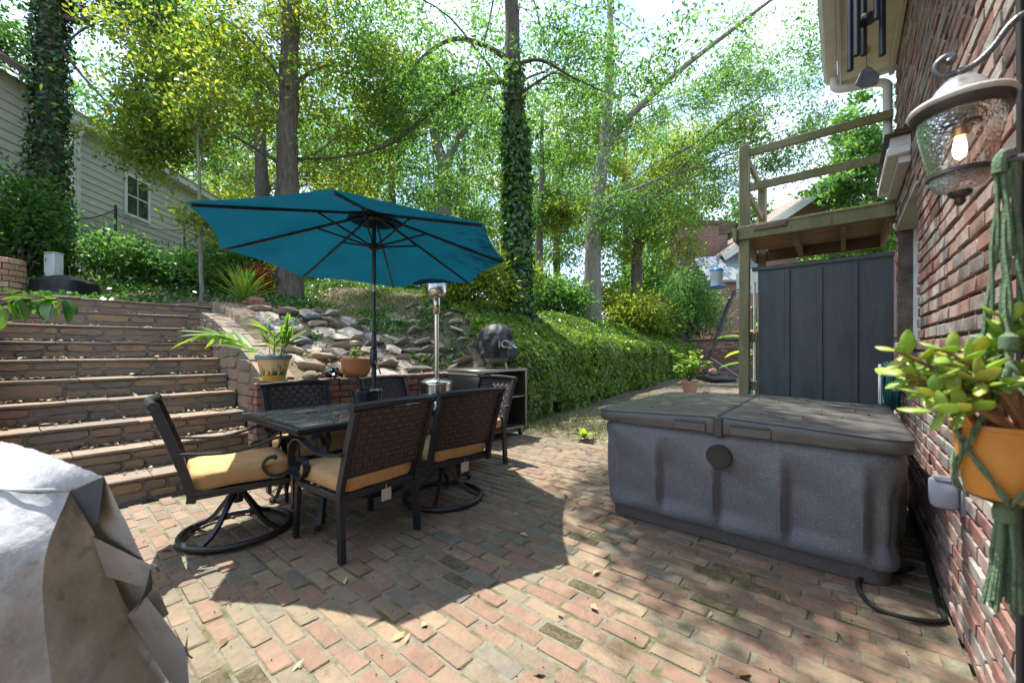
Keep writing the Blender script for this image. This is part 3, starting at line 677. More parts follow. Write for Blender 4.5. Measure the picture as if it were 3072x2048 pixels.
def make_chair(swivel):
    r = empty('chair')
    hw = .285
    yp = lambda z: -.255 - .17 * max(0, (z - .38) / .54) ** 1.15 - (.02 * (1 - z / .38) if z < .38 else 0)
    # back frame
    for s in (-1, 1):
        zs = [.31 if swivel else 0.0, .2, .38, .5, .62, .75, .89] if not swivel else [.33, .38, .5, .62, .75, .89]
        m = MB(); P = [Vector((s * (hw - .012), yp(z), z)) for z in zs]
        for i in range(len(P) - 1): pass
        m.ribbon(spline(P, 3), (.030, 0, 0), .046); m.build('back_post', BMt, r)
    m = MB(); P = spline([(-hw - .012, yp(.90), .905), (-hw * .5, yp(.9) - .022, .912), (0, yp(.9) - .03, .914), (hw * .5, yp(.9) - .022, .912), (hw + .012, yp(.9), .905)], 5)
    m.tube(P, .023, 12); tr = m.build('top_rail', BMt, r, smooth=50)
    for s in (-1, 1):
        m = MB(); m.tube([(s * (hw + .004), yp(.9), .905), (s * (hw + .016), yp(.9), .905)], .027, 12); m.build('end_cap', BMt, tr)
    # woven panel
    me = bpy.data.meshes.new('woven_back'); nu, nv = 13, 9; vs = []; uv = []
    for j in range(nv):
        z = .50 + .385 * j / (nv - 1)
        for i in range(nu):
            a = i / (nu - 1) * 2 - 1; vs.append((a * (hw - .026), yp(z) - .028 * (1 - a * a), z)); uv.append((i / (nu - 1) * 14, j / (nv - 1) * 11))
    nf = nu * nv; back = [(x, y - .014, z) for x, y, z in vs]
    fs = [(j * nu + i, j * nu + i + 1, (j + 1) * nu + i + 1, (j + 1) * nu + i) for j in range(nv - 1) for i in range(nu - 1)]
    fs += [tuple(k + nf for k in reversed(f)) for f in fs]
    me.from_pydata(vs + back, [], fs); me.materials.append(wv); ul = me.uv_layers.new(name='UVMap'); alluv = uv + uv
    for lp in me.loops: ul.data[lp.index].uv = alluv[lp.vertex_index]
    me.polygons.foreach_set('use_smooth', [True] * len(me.polygons)); me.update()
    link('woven_back', me, r)
    m = MB(); m.bar((-hw + .03, yp(.49), .488), (hw - .03, yp(.49), .488), .022, .022, ch=.003); m.build('lower_rail', BMt, r)
    # seat
    m = MB(); z = .362
    for s in (-1, 1): m.bar((s * (hw - .014), -.268, z), (s * (hw - .014), .262, z), .026, .04, ch=.004)
    for y in (-.255, .25): m.bar((-hw + .03, y, z), (hw - .03, y, z), .026, .04, ch=.004)
    for y in (-.12, 0, .12): m.bar((-hw + .03, y, z), (hw - .03, y, z), .03, .012)
    m.build('seat_frame', BMt, r)
    link('cushion', CUSH, r, (0, .012, .436))
    for s in (-1, 1):
        m = MB(); x = s * (hw + .004)
        P = spline([(x, yp(.63) + .01, .625), (x, -.20, .608), (x, -.06, .60), (x, .07, .622), (x, .17, .652), (x, .245, .645), (x, .297, .59), (x, .305, .51), (x, .27, .435), (x, .20, .405), (x, .13, .425), (x, .10, .478), (x, .125, .525), (x, .165, .532)], 6)
        m.ribbon(P, (.042, 0, 0), .012); m.tube([(x - .02, .168, .529), (x + .02, .168, .529)], .014, 8); m.build('arm', BMt, r)
    if swivel:
        m = MB(); m.lathe([(.03, .20), (.03, .30), (.085, .315), (.09, .33), (.085, .345)], n=20); m.box((0, 0, .348), (.3, .3, .006)); m.build('swivel_hub', BMt, r)
        for k in range(4):
            a = PI / 4 + k * PI / 2; c, s = math.cos(a), math.sin(a)
            m = MB(); m.ribbon([Vector((c * rr_, s * rr_, zz)) for rr_, zz in ((.02, .27), (.05, .245), (.10, .185), (.16, .11), (.22, .06), (.30, .030))], (-s * .028, c * .028, 0), .022); m.build('leg', BMt, r)
        m = MB(); m.tube([(.31 * math.cos(2 * PI * k / 48), .31 * math.sin(2 * PI * k / 48), .024) for k in range(48)], .021, 8, closed=True); m.build('base_ring', BMt, r, smooth=70)
    else:
        for s in (-1, 1):
            m = MB(); m.ribbon([(s * (hw - .014), .245, .36), (s * (hw - .012), .255, .18), (s * (hw - .008), .268, 0)], (.028, 0, 0), .036); m.build('leg', BMt, r)
    return r
ch_s = make_chair(False); ch_w = make_chair(True)
GR = 'dining chairs round the glass table'
def put(proto, used, x, y, deg, label):
    o = copy_tree(proto) if used else proto
    o.location = (x, y, 0); o.rotation_euler = (0, 0, math.radians(deg)); tag(o, label, 'chair', GR); return o
# a chair faces its local +y
c1 = put(ch_w, False, -3.15, .90, -10, 'black swivel chair with tan cushion at the table end beside the stone stairs')
c2 = put(ch_s, False, -2.50, 1.40, 93, 'straight legged woven armchair with paper tag on the house side of the table')
c3 = put(ch_w, True, -2.55, 2.18, 82, 'woven swivel chair with ring base and paper tag on the house side of the table')
c4 = put(ch_s, True, -3.52, 1.58, -91, 'woven armchair between glass table and brick wall, in front of the painted planter')
c5 = put(ch_s, True, -3.56, 2.55, -88, 'woven armchair between glass table and brick wall, beside the patio heater')
c6 = put(ch_s, True, -3.10, 3.02, 176, 'woven armchair at the table end beside the steel cart')
mat('paper', base=(.45, .39, .31), rough=.9)
for c in (c2, c3):
    m = MB(); m.box((.02, -.285, .315), (.07, .003, .075), ch=.0); m.tube([(.02, -.284, .345), (.03, -.27, .37)], .002, 4); m.build('paper_tag', MATS['paper'], c)

# table
TBX0, TBX1, TBY0, TBY1, TBZ = -3.65, -2.62, 1.06, 2.86, .72
tg = thin_glass('table_glass', (.62, .68, .65), .03, dust=.32)
tcx, tcy = (TBX0 + TBX1) / 2, (TBY0 + TBY1) / 2
tb = empty('patio_table', (tcx, tcy, 0), 0, 'rectangular black metal patio table with glass top and scrolled legs', 'table')
tw, tl = (TBX1 - TBX0) / 2, (TBY1 - TBY0) / 2
m = MB()
for s in (-1, 1):
    m.bx(s * tw - .055 if s > 0 else -tw, tw if s > 0 else -tw + .055, -tl, tl, TBZ - .022, TBZ + .006, ch=.006); m.bx(s * tw - .05 if s > 0 else -tw + .012, tw - .012 if s > 0 else -tw + .05, -tl + .012, tl - .012, TBZ - .045, TBZ - .023, ch=.004)
    m.bx(-tw + .056, tw - .056, (tl - .055) if s > 0 else -tl, tl if s > 0 else -tl + .055, TBZ - .021, TBZ + .005, ch=.006); m.bx(-tw + .051, tw - .051, (tl - .05) if s > 0 else -tl + .012, tl - .012 if s > 0 else -tl + .05, TBZ - .044, TBZ - .0235, ch=.004)
m.build('table_frame', BMt, tb)
m = MB(); m.bx(-tw + .05, tw - .05, -tl + .05, tl - .05, TBZ - .004, TBZ + .002); gt = m.build('glass_top', tg, tb)
for sx in (-1, 1):
    for sy in (-1, 1):
        lx, ly = sx * (tw - .20), sy * (tl - .26)
        m = MB(); m.lathe([(.012, 0), (.017, .015), (.017, .03), (.012, .04), (.02, .06), (.013, .08), (.022, .14), (.028, .22), (.022, .30), (.014, .33), (.024, .345), (.016, .36), (.022, .38), (.018, .42), (.026, .44), (.018, .46)], (lx, ly, 0), 14)
        lg = m.build('leg', BMt, tb, smooth=60)
        dx, dy = sx * .707, sy * .707
        m = MB(); m.ribbon(spline([(lx, ly, .44), (lx - dx * .03, ly - dy * .03, .54), (lx + dx * .03, ly + dy * .03, .62), (lx + dx * .14, ly + dy * .14, .66), (lx + dx * .16, ly + dy * .16, .58), (lx + dx * .10, ly + dy * .10, .54)], 5), (-dy * .034, dx * .034, 0), .012)
        m.ribbon(spline([(lx, ly, .44), (lx - dx * .10, ly - dy * .10, .56), (lx - dx * .06, ly - dy * .06, .66), (lx, ly, TBZ - .046)], 5), (-dy * .034, dx * .034, 0), .012); m.build('scroll', BMt, lg)
        m = MB(); m.ribbon(spline([(lx, ly, .40), (lx + dx * .02, ly + dy * .02, .22), (lx + dx * .07, ly + dy * .07, .06), (lx + dx * .10, ly + dy * .10, .018)], 4), (-dy * .032, dx * .032, 0), .02)
        m.box((lx + dx * .105, ly + dy * .105, .016), (.04, .04, .03), rz=PI / 4, ch=.006); m.build('foot', BMt, lg)
m = MB(); m.bar((-tw + .2, -tl + .26, .40), (-tw + .2, tl - .26, .40), .02, .02); m.bar((tw - .2, -tl + .26, .40), (tw - .2, tl - .26, .40), .02, .02); m.build('stretcher', BMt, tb)

# umbrella
UX, UY = -3.205, 1.950; UR, UZ0, UZ1 = 1.275, 2.045, 2.425
um = empty('umbrella', (UX, UY, 0), 0, 'open teal patio umbrella on black pole standing through the glass table', 'umbrella')
fab = mat('teal_fabric', pal=[(.001, .035, .050), (.002, .048, .068)], pscale=2.5, rough=.8, trans=.5, tcol=(1.0, .95, 1.05), bump=.004, bscale=7, bdet=3, spec=.25)
mat('light_dot', base=(.22, .20, .16), rough=.4)
va = [math.radians(9 + 45 * k) + TH for k in range(8)]
FK = [.92, 1, 1, 1, .97, 1.055, 1.0, 1.0]
def tilt(x, y): return -.067 * (-x * ST + y * CT)
def tl_(x, y, z): return Vector((x, y, z + tilt(x, y)))
m = MB(); NS, NRR = 10, 14; vs = []
for j in range(NRR + 1):
    tt = j / NRR
    for k in range(8):
        a, b2 = va[k], va[(k + 1) % 8]
        for i in range(NS):
            f = i / NS
            fa, fb = FK[k], FK[(k + 1) % 8]; px = (1 - f) * fa * math.cos(a) + f * fb * math.cos(b2); py = (1 - f) * fa * math.sin(a) + f * fb * math.sin(b2)
            e = 4 * f * (1 - f)
            rr_ = tt * UR * (1 - .035 * e * tt)
            z = UZ1 + (UZ0 - UZ1) * tt ** 1.06 - .045 * e * tt * (1 - tt) * 1.6 + (.012 * e * tt * tt)
            vs.append((px * rr_, py * rr_, z + .012 + tilt(px * rr_, py * rr_)))
n = 8 * NS
fs = [(j * n + i, j * n + (i + 1) % n, (j + 1) * n + (i + 1) % n, (j + 1) * n + i) for j in range(NRR) for i in range(n)]
m.add(vs, fs)
can = m.build('canopy', fab, um, smooth=50)
m = MB(); vs = []
for j in range(6):
    tt = .02 + .17 * j / 5
    for k in range(8):
        a, b2 = va[k], va[(k + 1) % 8]
        for i in range(4):
            f = i / 4; px = (1 - f) * math.cos(a) + f * math.cos(b2); py = (1 - f) * math.sin(a) + f * math.sin(b2)
            vs.append((px * tt * UR, py * tt * UR, UZ1 + .06 + (UZ0 - UZ1) * tt))
m.add(vs, [(j * 32 + i, j * 32 + (i + 1) % 32, (j + 1) * 32 + (i + 1) % 32, (j + 1) * 32 + i) for j in range(5) for i in range(32)]); m.build('vent', fab, can, smooth=50)
for kk, a in enumerate(va):
    c, s = math.cos(a) * FK[kk], math.sin(a) * FK[kk]
    m = MB(); m.bar(tl_(c * .04, s * .04, UZ1 - .01), tl_(c * (UR - .03), s * (UR - .03), UZ0 + .002), .016, .022, ch=.003); rb = m.build('rib', BMt, um)
    m = MB(); m.bar((c * .035, s * .035, 2.14), tl_(c * .48, s * .48, UZ1 - .01 + (UZ0 - UZ1 + .012) * (.44 / 1.22) - .012), .012, .016, ch=.002); m.build('strut', BMt, rb)
    m = MB()
    for q in (.45, .62, .8): m.tube([tl_(c * UR * q, s * UR * q, UZ1 + (UZ0 - UZ1) * q - .014), tl_(c * UR * q, s * UR * q, UZ1 + (UZ0 - UZ1) * q - .028)], .004, 6)
    m.build('light_bulb', MATS['light_dot'], rb)
m = MB(); m.tube([(0, 0, .02), (0, 0, 1.36)], .021, 14); m.build('pole', BMt, um, smooth=60)
m = MB(); m.tube([(0, 0, 1.30), (0, 0, UZ1)], .0175, 14); m.build('pole', BMt, um, smooth=60)
m = MB(); m.lathe([(.022, 2.10), (.045, 2.115), (.045, 2.155), (.022, 2.17)], n=16); m.build('runner', BMt, um); m = MB(); m.lathe([(.022, 2.37), (.045, 2.39), (.045, 2.42), (.02, 2.445)], n=16); m.build('hub', BMt, um)
m = MB(); m.box((.012, -.012, 1.16), (.06, .06, .17), rz=TH, ch=.022); cb = m.build('crank_box', BMt, um, smooth=60)
m = MB(); p0 = cw(.03, -.05, 0); m.tube([Vector((0, 0, 1.14)), p0 + Vector((0, 0, 1.12)), cw(.07, -.07, 1.05), cw(.08, -.07, 1.01)], .008, 8); m.build('crank_handle', mat('worn_handle', base=(.16, .13, .10), rough=.5), cb)
m = MB(); m.lathe([(.24, 0), (.24, .03), (.22, .05), (.05, .075), (.03, .11), (.028, .25), (.0225, .26)], n=28); m.build('base', BMt, um)
m = MB(); m.lathe([(.019, 1.735), (.019, 1.80)], n=14); m.build('joint_sleeve', MATS['chime_metal'] if False else mat('grey_metal', base=(.25, .27, .28), rough=.4, metal=.6), um)
for k in range(1):
    a = va[7]; 
m = MB(); a = va[0]; m.tube([tl_(UR * math.cos(a), UR * math.sin(a), UZ0), tl_(UR * 1.05 * math.cos(a), UR * 1.05 * math.sin(a), UZ0 - .05), tl_(UR * 1.12 * math.cos(a), UR * 1.12 * math.sin(a), UZ0 - .075)], .010, 6); m.build('tie_strap', fab, um)

# pot on the table
mat('black_glaze', base=(.008, .008, .009), rough=.08, spec=.6, coat=.6)
mat('potting_soil', pal=[(.03, .022, .016), (.07, .05, .035)], pscale=30, rough=1, bump=.01, bscale=60)
leafp = mat('young_leaf', pal=[(.05, .13, .02), (.10, .22, .03), (.17, .26, .04)], src='attr', trans=.45, tcol=(1.6, 1.7, .8), rough=.5)
tp = empty('glazed_pot', (UX + .105, UY - .125, TBZ + .006), 0, 'small glossy black pot with seedling on the glass table', 'pot')
m = MB(); m.lathe([(.075, 0), (.095, .01), (.112, .06), (.118, .13), (.124, .148), (.124, .158), (.114, .158), (.108, .14)], n=32); m.build('bowl', MATS['black_glaze'], tp, smooth=60)
m = MB(); m.lathe([(.001, .135), (.109, .135)], n=24, cap0=False, cap1=False); m.build('soil', MATS['potting_soil'], tp)
m = MB()
for k in range(7):
    a = k * 2.4; r_ = .035; m.add([(0, 0, .15 + .01 * k), (r_ * .5 * math.cos(a) - .008 * math.sin(a), r_ * .5 * math.sin(a) + .008 * math.cos(a), .17 + .01 * k), (r_ * math.cos(a), r_ * math.sin(a), .18 + .01 * k), (r_ * .5 * math.cos(a) + .008 * math.sin(a), r_ * .5 * math.sin(a) - .008 * math.cos(a), .17 + .01 * k)], [(0, 1, 2, 3)])
m.tube([(0, 0, .13), (.004, 0, .24)], .003, 5); m.build('seedling', leafp, tp)

# patio heater
mat('stainless', base=(.55, .52, .47), rough=.22, metal=1.0, rvar=.06, bscale=20)
ST_ = MATS['stainless']
hp = cw(-.934, 4.95)
ht = empty('patio_heater', hp, 0, 'tall stainless steel patio heater in front of the low brick wall', 'heater')
m = MB(); m.lathe([(.20, 0), (.20, .05), (.19, .06), (.19, .80), (.196, .805), (.196, .825), (.185, .845), (.14, .862), (.06, .872), (.036, .885)], n=40); m.build('tank_housing', ST_, ht, smooth=50)
m = MB(); m.lathe([(.193, .66), (.194, .67), (.193, .68)], n=40, cap0=False, cap1=False); m.build('trim_ring', ST_, ht)
m = MB(); m.tube([(0, 0, .87), (0, 0, 1.72)], .029, 16); m.build('pole', ST_, ht, smooth=60)
m = MB(); m.lathe([(.03, 1.66), (.045, 1.68), (.045, 1.86), (.04, 1.88)], n=20); cbx = m.build('burner_body', ST_, ht)
m = MB(); mm = MB(); mm.lathe([(.02, 0), (.02, .012), (.001, .014)], n=14); q = cw(0.02, -.04, 1.76); M = Matrix.Rotation(TH, 4, 'Z') @ Matrix.Rotation(PI / 2, 4, 'X'); m.add([M @ Vector(v) + q for v in mm.v], mm.f); m.build('control_knob', BMt, cbx)
m = MB(); m.lathe([(.09, 1.88), (.125, 1.90), (.132, 1.94), (.132, 2.02), (.125, 2.03), (.125, 2.14), (.10, 2.16)], n=32); hb = m.build('emitter', ST_, ht, smooth=40)
m = MB()
for k in range(32): a = 2 * PI * k / 32; m.box((.127 * math.cos(a), .127 * math.sin(a), 1.915), (.006, .004, .022), rz=a)
m.build('louvre', BMt, hb)
m = MB(); m.lathe([(.02, 2.36), (.15, 2.345), (.30, 2.30), (.36, 2.26), (.355, 2.262), (.29, 2.292), (.02, 2.345)], n=40); m.build('reflector', ST_, ht, smooth=60)
m = MB()
for k in range(3): a = k * 2.1; m.tube([(.09 * math.cos(a), .09 * math.sin(a), 2.15), (.1 * math.cos(a), .1 * math.sin(a), 2.345)], .005, 6)
m.build('reflector_strut', ST_, ht)
# ------------------------------------------------------------------ stone stairs
def stone_variants(matl, n=7, seed=3, p=4.0, ch=.16):
    """unit stones: face in the y-z plane towards +x, one metre each way"""
    rr = random.Random(seed); res = []
    for k in range(n):
        N = 16; ol = []
        for i in range(N):
            a = 2 * PI * (i + .5) / N; c, s = math.cos(a), math.sin(a)
            q = (abs(c) ** p + abs(s) ** p) ** (-1 / p); q *= 1 + rr.uniform(-.035, .02); ol.append((c * q / 2, s * q / 2))
        m = MB(); ti = rr.uniform(-.15, .15)
        vs = [(-.5, y, z) for y, z in ol] + [(.28, y, z) for y, z in ol] + [(.5 + ti * y, y * (1 - ch * .6), z * (1 - ch)) for y, z in ol]
        fs = [(j * N + i, j * N + (i + 1) % N, (j + 1) * N + (i + 1) % N, (j + 1) * N + i) for j in range(2) for i in range(N)] + [tuple(2 * N + i for i in range(N))]
        m.add(vs, fs); res.append(m.mesh('stone', matl, 55))
    return res
SV = stone_variants(MATS['step_stone'], 9, 3, 5.0, .10)
TV = []
rr = random.Random(6)
for k in range(6):
    bm = bmesh.new(); bmesh.ops.create_cube(bm, size=1)
    bmesh.ops.subdivide_edges(bm, edges=bm.edges[:], cuts=2, use_grid_fill=True)
    for v in bm.verts:
        v.co += Vector((rr.uniform(-1, 1) * .018, rr.uniform(-1, 1) * .012, rr.uniform(-1, 1) * .05))
        if v.co.x > .4 and abs(v.co.z) > .4: v.co.x -= .02
    me = bpy.data.meshes.new('tread_slab'); bm.to_mesh(me); bm.free(); me.materials.append(MATS['tread_stone']); me.polygons.foreach_set('use_smooth', [True] * len(me.polygons)); me.set_sharp_from_angle(angle=math.radians(45)); TV.append(me)
RH, TD, SX0 = .1875, .325, -4.40
SYL, SYR = -.27, 1.52
stairs = empty('stone_stairs', (SX0, .6, 0), 0, 'wide field stone garden stairs of ten steps climbing from the patio', 'stairs')
SI = Matrix.Translation((-SX0, -.6, 0))
rr = random.Random(31)
for k in range(1, 11):
    xf = SX0 - (k - 1) * TD; zt = k * RH; y0 = SYL - (.25 if k > 7 else 0); y1 = SYR + (.83 if k > 8 else 0)
    depth = TD + .06 if k < 10 else .5
    m = MB(); m.bx(xf - depth, xf - .017, y0, y1, zt - RH - .12 if k > 1 else -.05, zt - .014)
    st = m.build('step', MATS['step_mortar'], stairs); st.matrix_parent_inverse = SI
    y = y0; tth = .024
    while y < y1 - .05:                      # thin flags that make the tread
        Lq = rr.uniform(.22, .6); e = min(y + Lq, y1)
        if y1 - e < .16: e = y1
        link('tread_slab', rr.choice(TV), st, (xf - depth / 2 + .008, (y + e) / 2, zt - tth / 2 + rr.uniform(-.005, .004)), (rr.gauss(0, .010), rr.gauss(0, .012), 0), (depth + rr.uniform(-.01, .02), (e - y) - .006, tth)); y = e
    zb = zt - RH + .004; hh_ = RH - tth - .008; big = []
    y = y0
    while y < y1 - .04:                      # riser stones: mostly two courses, now and then one tall block
        if rr.random() < (.22 if k > 8 else .07):
            e = min(y + rr.uniform(.28, .5), y1); e = y1 if y1 - e < .12 else e
            link('stone', rr.choice(SV), st, (xf - .050 + rr.uniform(-.006, .004), (y + e) / 2, zb + hh_ * .5), None, (.09, e - y - .010, hh_ * .97)); y = e; continue
        e = min(y + rr.uniform(.45, .85), y1); e = y1 if y1 - e < .2 else e; sp_ = rr.uniform(.42, .56)
        for (za, zc) in ((0, sp_), (sp_, 1.0)):
            q = y
            while q < e - .02:
                w_ = rr.uniform(.13, .40); r_ = min(q + w_, e); r_ = e if e - r_ < .10 else r_
                ht_ = (zc - za) * hh_; s_ = rr.uniform(.86, .99)
                link('stone', rr.choice(SV), st, (xf - .050 + rr.uniform(-.008, .006), (q + r_) / 2, zb + za * hh_ + ht_ * .5), (rr.gauss(0, .025), 0, 0), (.09, (r_ - q) - .010, ht_ * s_ - .004)); q = r_
        y = e
# sloping cheek walls beside the stairs
mat('flag', pal=[(.36, .34, .30), (.42, .39, .33), (.28, .265, .24), (.40, .34, .27)], src='obj', pscale=4, stains=[((.15, .13, .10), 3, .55, .74, .7), ((.14, .16, .07), 5, .64, .76, .5)], rough=.9, bump=.012, bscale=24, bdet=7)
mat('mossy_stone', pal=[(.17, .155, .12), (.24, .21, .16), (.13, .13, .08)], src='obj', pscale=5, stains=[((.13, .14, .05), 6, .52, .68, .7)], rough=.95, bump=.02, bscale=22, bdet=7)
def cheek(y0, y1, pts, label, capmat):
    c = empty('cheek_wall', (pts[0][0], (y0 + y1) / 2, 0), 0, label, 'wall'); Mi = Matrix.Translation((-pts[0][0], -(y0 + y1) / 2, 0))
    m = MB(); n = len(pts); vs = [(x, y, z) for y in (y0 + .01, y1) for x, z in pts] + [(x, y, max(-.05, z - .95)) for y in (y0 + .01, y1) for x, z in pts]
    fs = []
    for i in range(n - 1):
        fs += [(i, i + 1, n + i + 1, n + i), (i, 2 * n + i, 2 * n + i + 1, i + 1), (n + i, n + i + 1, 3 * n + i + 1, 3 * n + i)]
    fs += [(0, n, 3 * n, 2 * n), (n - 1, 3 * n - 1, 4 * n - 1, 2 * n - 1)]
    m.add(vs, fs); b = m.build('core', MATS['step_mortar'], c); b.matrix_parent_inverse = Mi
    x_, z_ = pts[0]; rr = random.Random(int(abs(y0) * 100)); x = pts[0][0]
    xs = [p[0] for p in pts][::-1]; zs = [p[1] for p in pts][::-1]
    while x > pts[-1][0] + .1:
        Lq = rr.uniform(.22, .4); xm = x - Lq / 2; z = ip(xm, xs, zs); sl = (ip(xm + .1, xs, zs) - ip(xm - .1, xs, zs)) / .2
        for (a, b2) in (((y0, y0 + (y1 - y0) * rr.uniform(.4, .6)),) * 1 + (((y0 + y1) / 2, y1),) if rr.random() < .4 else ((y0, y1),)):
            o = link('cap_stone', rr.choice(TV), c, (xm, (a + b2) / 2, z + .022), (0, -math.atan(sl), 0), (Lq - .012, b2 - a - .008, .05)); o.matrix_parent_inverse = Mi; o.data.materials
        for q in range(int(.55 / .13)):
            s = link('stone', rr.choice(SV), c, (xm + rr.uniform(-.05, .05), y0 + .028, z - .09 - q * .135), (0, 0, -PI / 2), (.07, Lq - .008, .125)); s.matrix_parent_inverse = Mi
        x -= Lq
    return c
cheek(SYR + .005, SYR + .32, [(-4.57, .87), (-5.1, 1.12), (-5.7, 1.36), (-6.35, 1.58), (-6.98, 1.72)], 'sloping stone cheek wall with flagstone top between the stairs and the rockery', 'flag')
cheek(-.62, SYL - .005, [(-4.5, .5), (-5.6, 1.2), (-6.4, 1.50), (-7.2, 1.75)], 'sloping stone wall at the open side of the stairs', 'flag')

# ------------------------------------------------------------------ low brick wall
lw = empty('low_brick_wall', (XW, 1.4, 0), 0, 'low red brick retaining wall behind the dining table', 'wall'); LI = Matrix.Translation((-XW, -1.4, 0))
LY0, LY1, LZ = 1.375, 4.95, .905
m = MB(); m.bx(-4.545, XW - .012, LY0 + .012, LY1, -.05, LZ - .06); co = m.build('core', MATS['low_mortar'], lw); co.matrix_parent_inverse = LI
lv = brick_variants(.197, .09, .060, MATS['low_brick'], 6, 14, .005); lc = brick_variants(.25, .092, .062, MATS['cap_brick'], 5, 15, .006)
rr = random.Random(4); nc = int((LZ - .066) / hh)
for j in range(nc):
    z = LZ - .066 - hh * (j + .5)
    for i in range(-1, 18):
        y = LY0 + hl * (i + .5 + (j % 2) * .5)
        a, b2 = max(y - .0985, LY0), min(y + .0985, LY1)
        if b2 - a < .04: continue
        o = link('brick', rr.choice(lv), lw, (XW - .045 + rr.uniform(-.005, .003), (a + b2) / 2, z), (0, 0, PI / 2), ((b2 - a) / .197 * .985, 1, rr.uniform(.94, 1.03))); o.matrix_parent_inverse = LI
    for (xc, Lq) in (((-4.45, .15),) if j % 2 == 0 else ((-4.50, .08),)) + (((-4.36, .0),) if False else ()):
        o = link('brick', rr.choice(lv), lw, (xc + .0 - (.0 if j % 2 == 0 else -.03), LY0 + .045, z), None, ((.15 if j % 2 == 0 else .10) / .197, .98, rr.uniform(.94, 1.02))); o.matrix_parent_inverse = LI
y = LY0 + .05
while y < LY1:
    o = link('cap_brick', rr.choice(lc), lw, (-4.425 + rr.uniform(-.004, .006), y, LZ - .031 + rr.uniform(-.003, .002)), (0, 0, rr.gauss(0, .012)), (1.02, 1, 1)); o.matrix_parent_inverse = LI; y += .103
# ivy hides the wall that runs on behind the cart
rw = MB(); rw.bx(-4.56, XW, LY1 + .01, 15.6, -.1, 1.22); rwo = rw.build('retaining_wall', MATS['soil']); tag(rwo, 'long retaining wall under ivy running back from the steel cart', 'wall')

# ------------------------------------------------------------------ rockery
def rock_mesh(seed, matl):
    rr = random.Random(seed); bm = bmesh.new()
    for k in range(18):
        v = Vector((rr.gauss(0, 1), rr.gauss(0, 1), rr.gauss(0, 1))).normalized(); v = Vector((v.x * rr.uniform(.8, 1), v.y * rr.uniform(.8, 1), max(-.7, min(.62, v.z)) * rr.uniform(.85, 1))); bm.verts.new(v * .5)
    r = bmesh.ops.convex_hull(bm, input=bm.verts[:]); bmesh.ops.delete(bm, geom=[v for v in bm.verts if not v.link_faces], context='VERTS')
    bmesh.ops.bevel(bm, geom=bm.edges[:], offset=.012, segments=1, affect='EDGES'); bmesh.ops.triangulate(bm, faces=bm.faces[:])
    me = bpy.data.meshes.new('rock'); bm.to_mesh(me); bm.free(); me.materials.append(matl); me.polygons.foreach_set('use_smooth', [True] * len(me.polygons)); me.set_sharp_from_angle(angle=math.radians(18)); return me
def rock_label(x, y, w, dark):
    a = 'dark blue grey lichened rock' if dark else ('broad pale rough rock' if w > .33 else ('small pale rough rock' if w < .25 else 'pale rough rock'))
    if x < -6.2: b = 'at the top edge of the rockery'
    elif y < 2.3: b = 'beside the flagstone cheek wall'
    elif x > -5.0: b = 'just behind the brick wall ' + ('near the terracotta bowl' if y < 3.0 else 'near the patio heater' if y < 4 else 'near the covered grill')
    elif y > 3.8: b = 'in the weedy part of the rockery beside the ivy'
    else: b = 'in the upper rockery slope' if x < -5.6 else 'in the middle of the rockery slope'
    return a + ' ' + b
RK = [rock_mesh(40 + k, MATS['rock']) for k in range(9)]; RD = [rock_mesh(60 + k, MATS['rock_dark']) for k in range(2)]
rr = random.Random(17); nr = 0; gxs = []
y = 2.0
row = 0
x = -4.74
while x > -6.75:
    stp = rr.uniform(.17, .23); y = 1.92 + rr.uniform(0, .15)
    while y < 5.0:
        wdt = rr.uniform(.18, .44); ym = y + wdt / 2
        sparse = .0 if ym < 3.7 else .35
        if rr.random() > sparse and not (x < -6.3 and rr.random() < .35):
            dark = rr.random() < .10
            o = link('rock', rr.choice(RD if dark else RK), None, (x + rr.uniform(-.05, .05), ym, T(x, ym) + rr.uniform(-.025, .02)), (rr.gauss(0, .12), rr.gauss(.44, .14), rr.uniform(-.5, .5) + PI * (rr.random() < .5)), (stp * rr.uniform(1.5, 2.1), wdt * 1.28, rr.uniform(.10, .19)))
            tag(o, rock_label(x, ym, wdt, dark), 'rock', 'rocks of the rockery: ' + rock_label(x, ym, wdt, dark)); nr += 1
        y += wdt * .98 + rr.uniform(-.02, .03)
    x -= stp

# ------------------------------------------------------------------ steel cart and covered grill
mat('brushed', base=(.28, .27, .25), rough=.33, metal=.9, rvar=.08, bscale=25)
mat('cart_dark', base=(.05, .05, .05), rough=.5, metal=.4)
mat('rubber', base=(.012, .012, .012), rough=.7)
ct_ = empty('steel_cart', (-3.88, 4.14, 0), 0, 'stainless steel rolling cart with two open shelves beside the ivy wall', 'cart')
X0, X1, Y0, Y1 = -.32, .32, -.46, .47
BRS = MATS['brushed']
m = MB(); m.bx(X0 - .01, X1 + .02, Y0 - .02, Y1 + .01, .925, .96, ch=.005); m.build('top', BRS, ct_)
m = MB(); m.bx(X0, X1, Y0, Y0 + .02, .12, .924); m.build('end_panel', BRS, ct_)
m = MB(); m.bx(X0, X1, Y1 - .02, Y1, .12, .924); m.build('end_panel', BRS, ct_)
m = MB(); m.bx(X0, X0 + .015, Y0 + .021, Y1 - .021, .12, .924); m.build('back_panel', MATS['cart_dark'], ct_)
for z in (.12, .55): m = MB(); m.bx(X0 + .016, X1 - .004, Y0 + .021, Y1 - .021, z, z + .025, ch=.004); m.build('shelf', BRS, ct_)
for y in (Y0 + .012, Y1 - .012): m = MB(); m.bx(X1 - .003, X1 + .016, y - .016, y + .016, .118, .923, ch=.003); m.build('post', BRS, ct_)
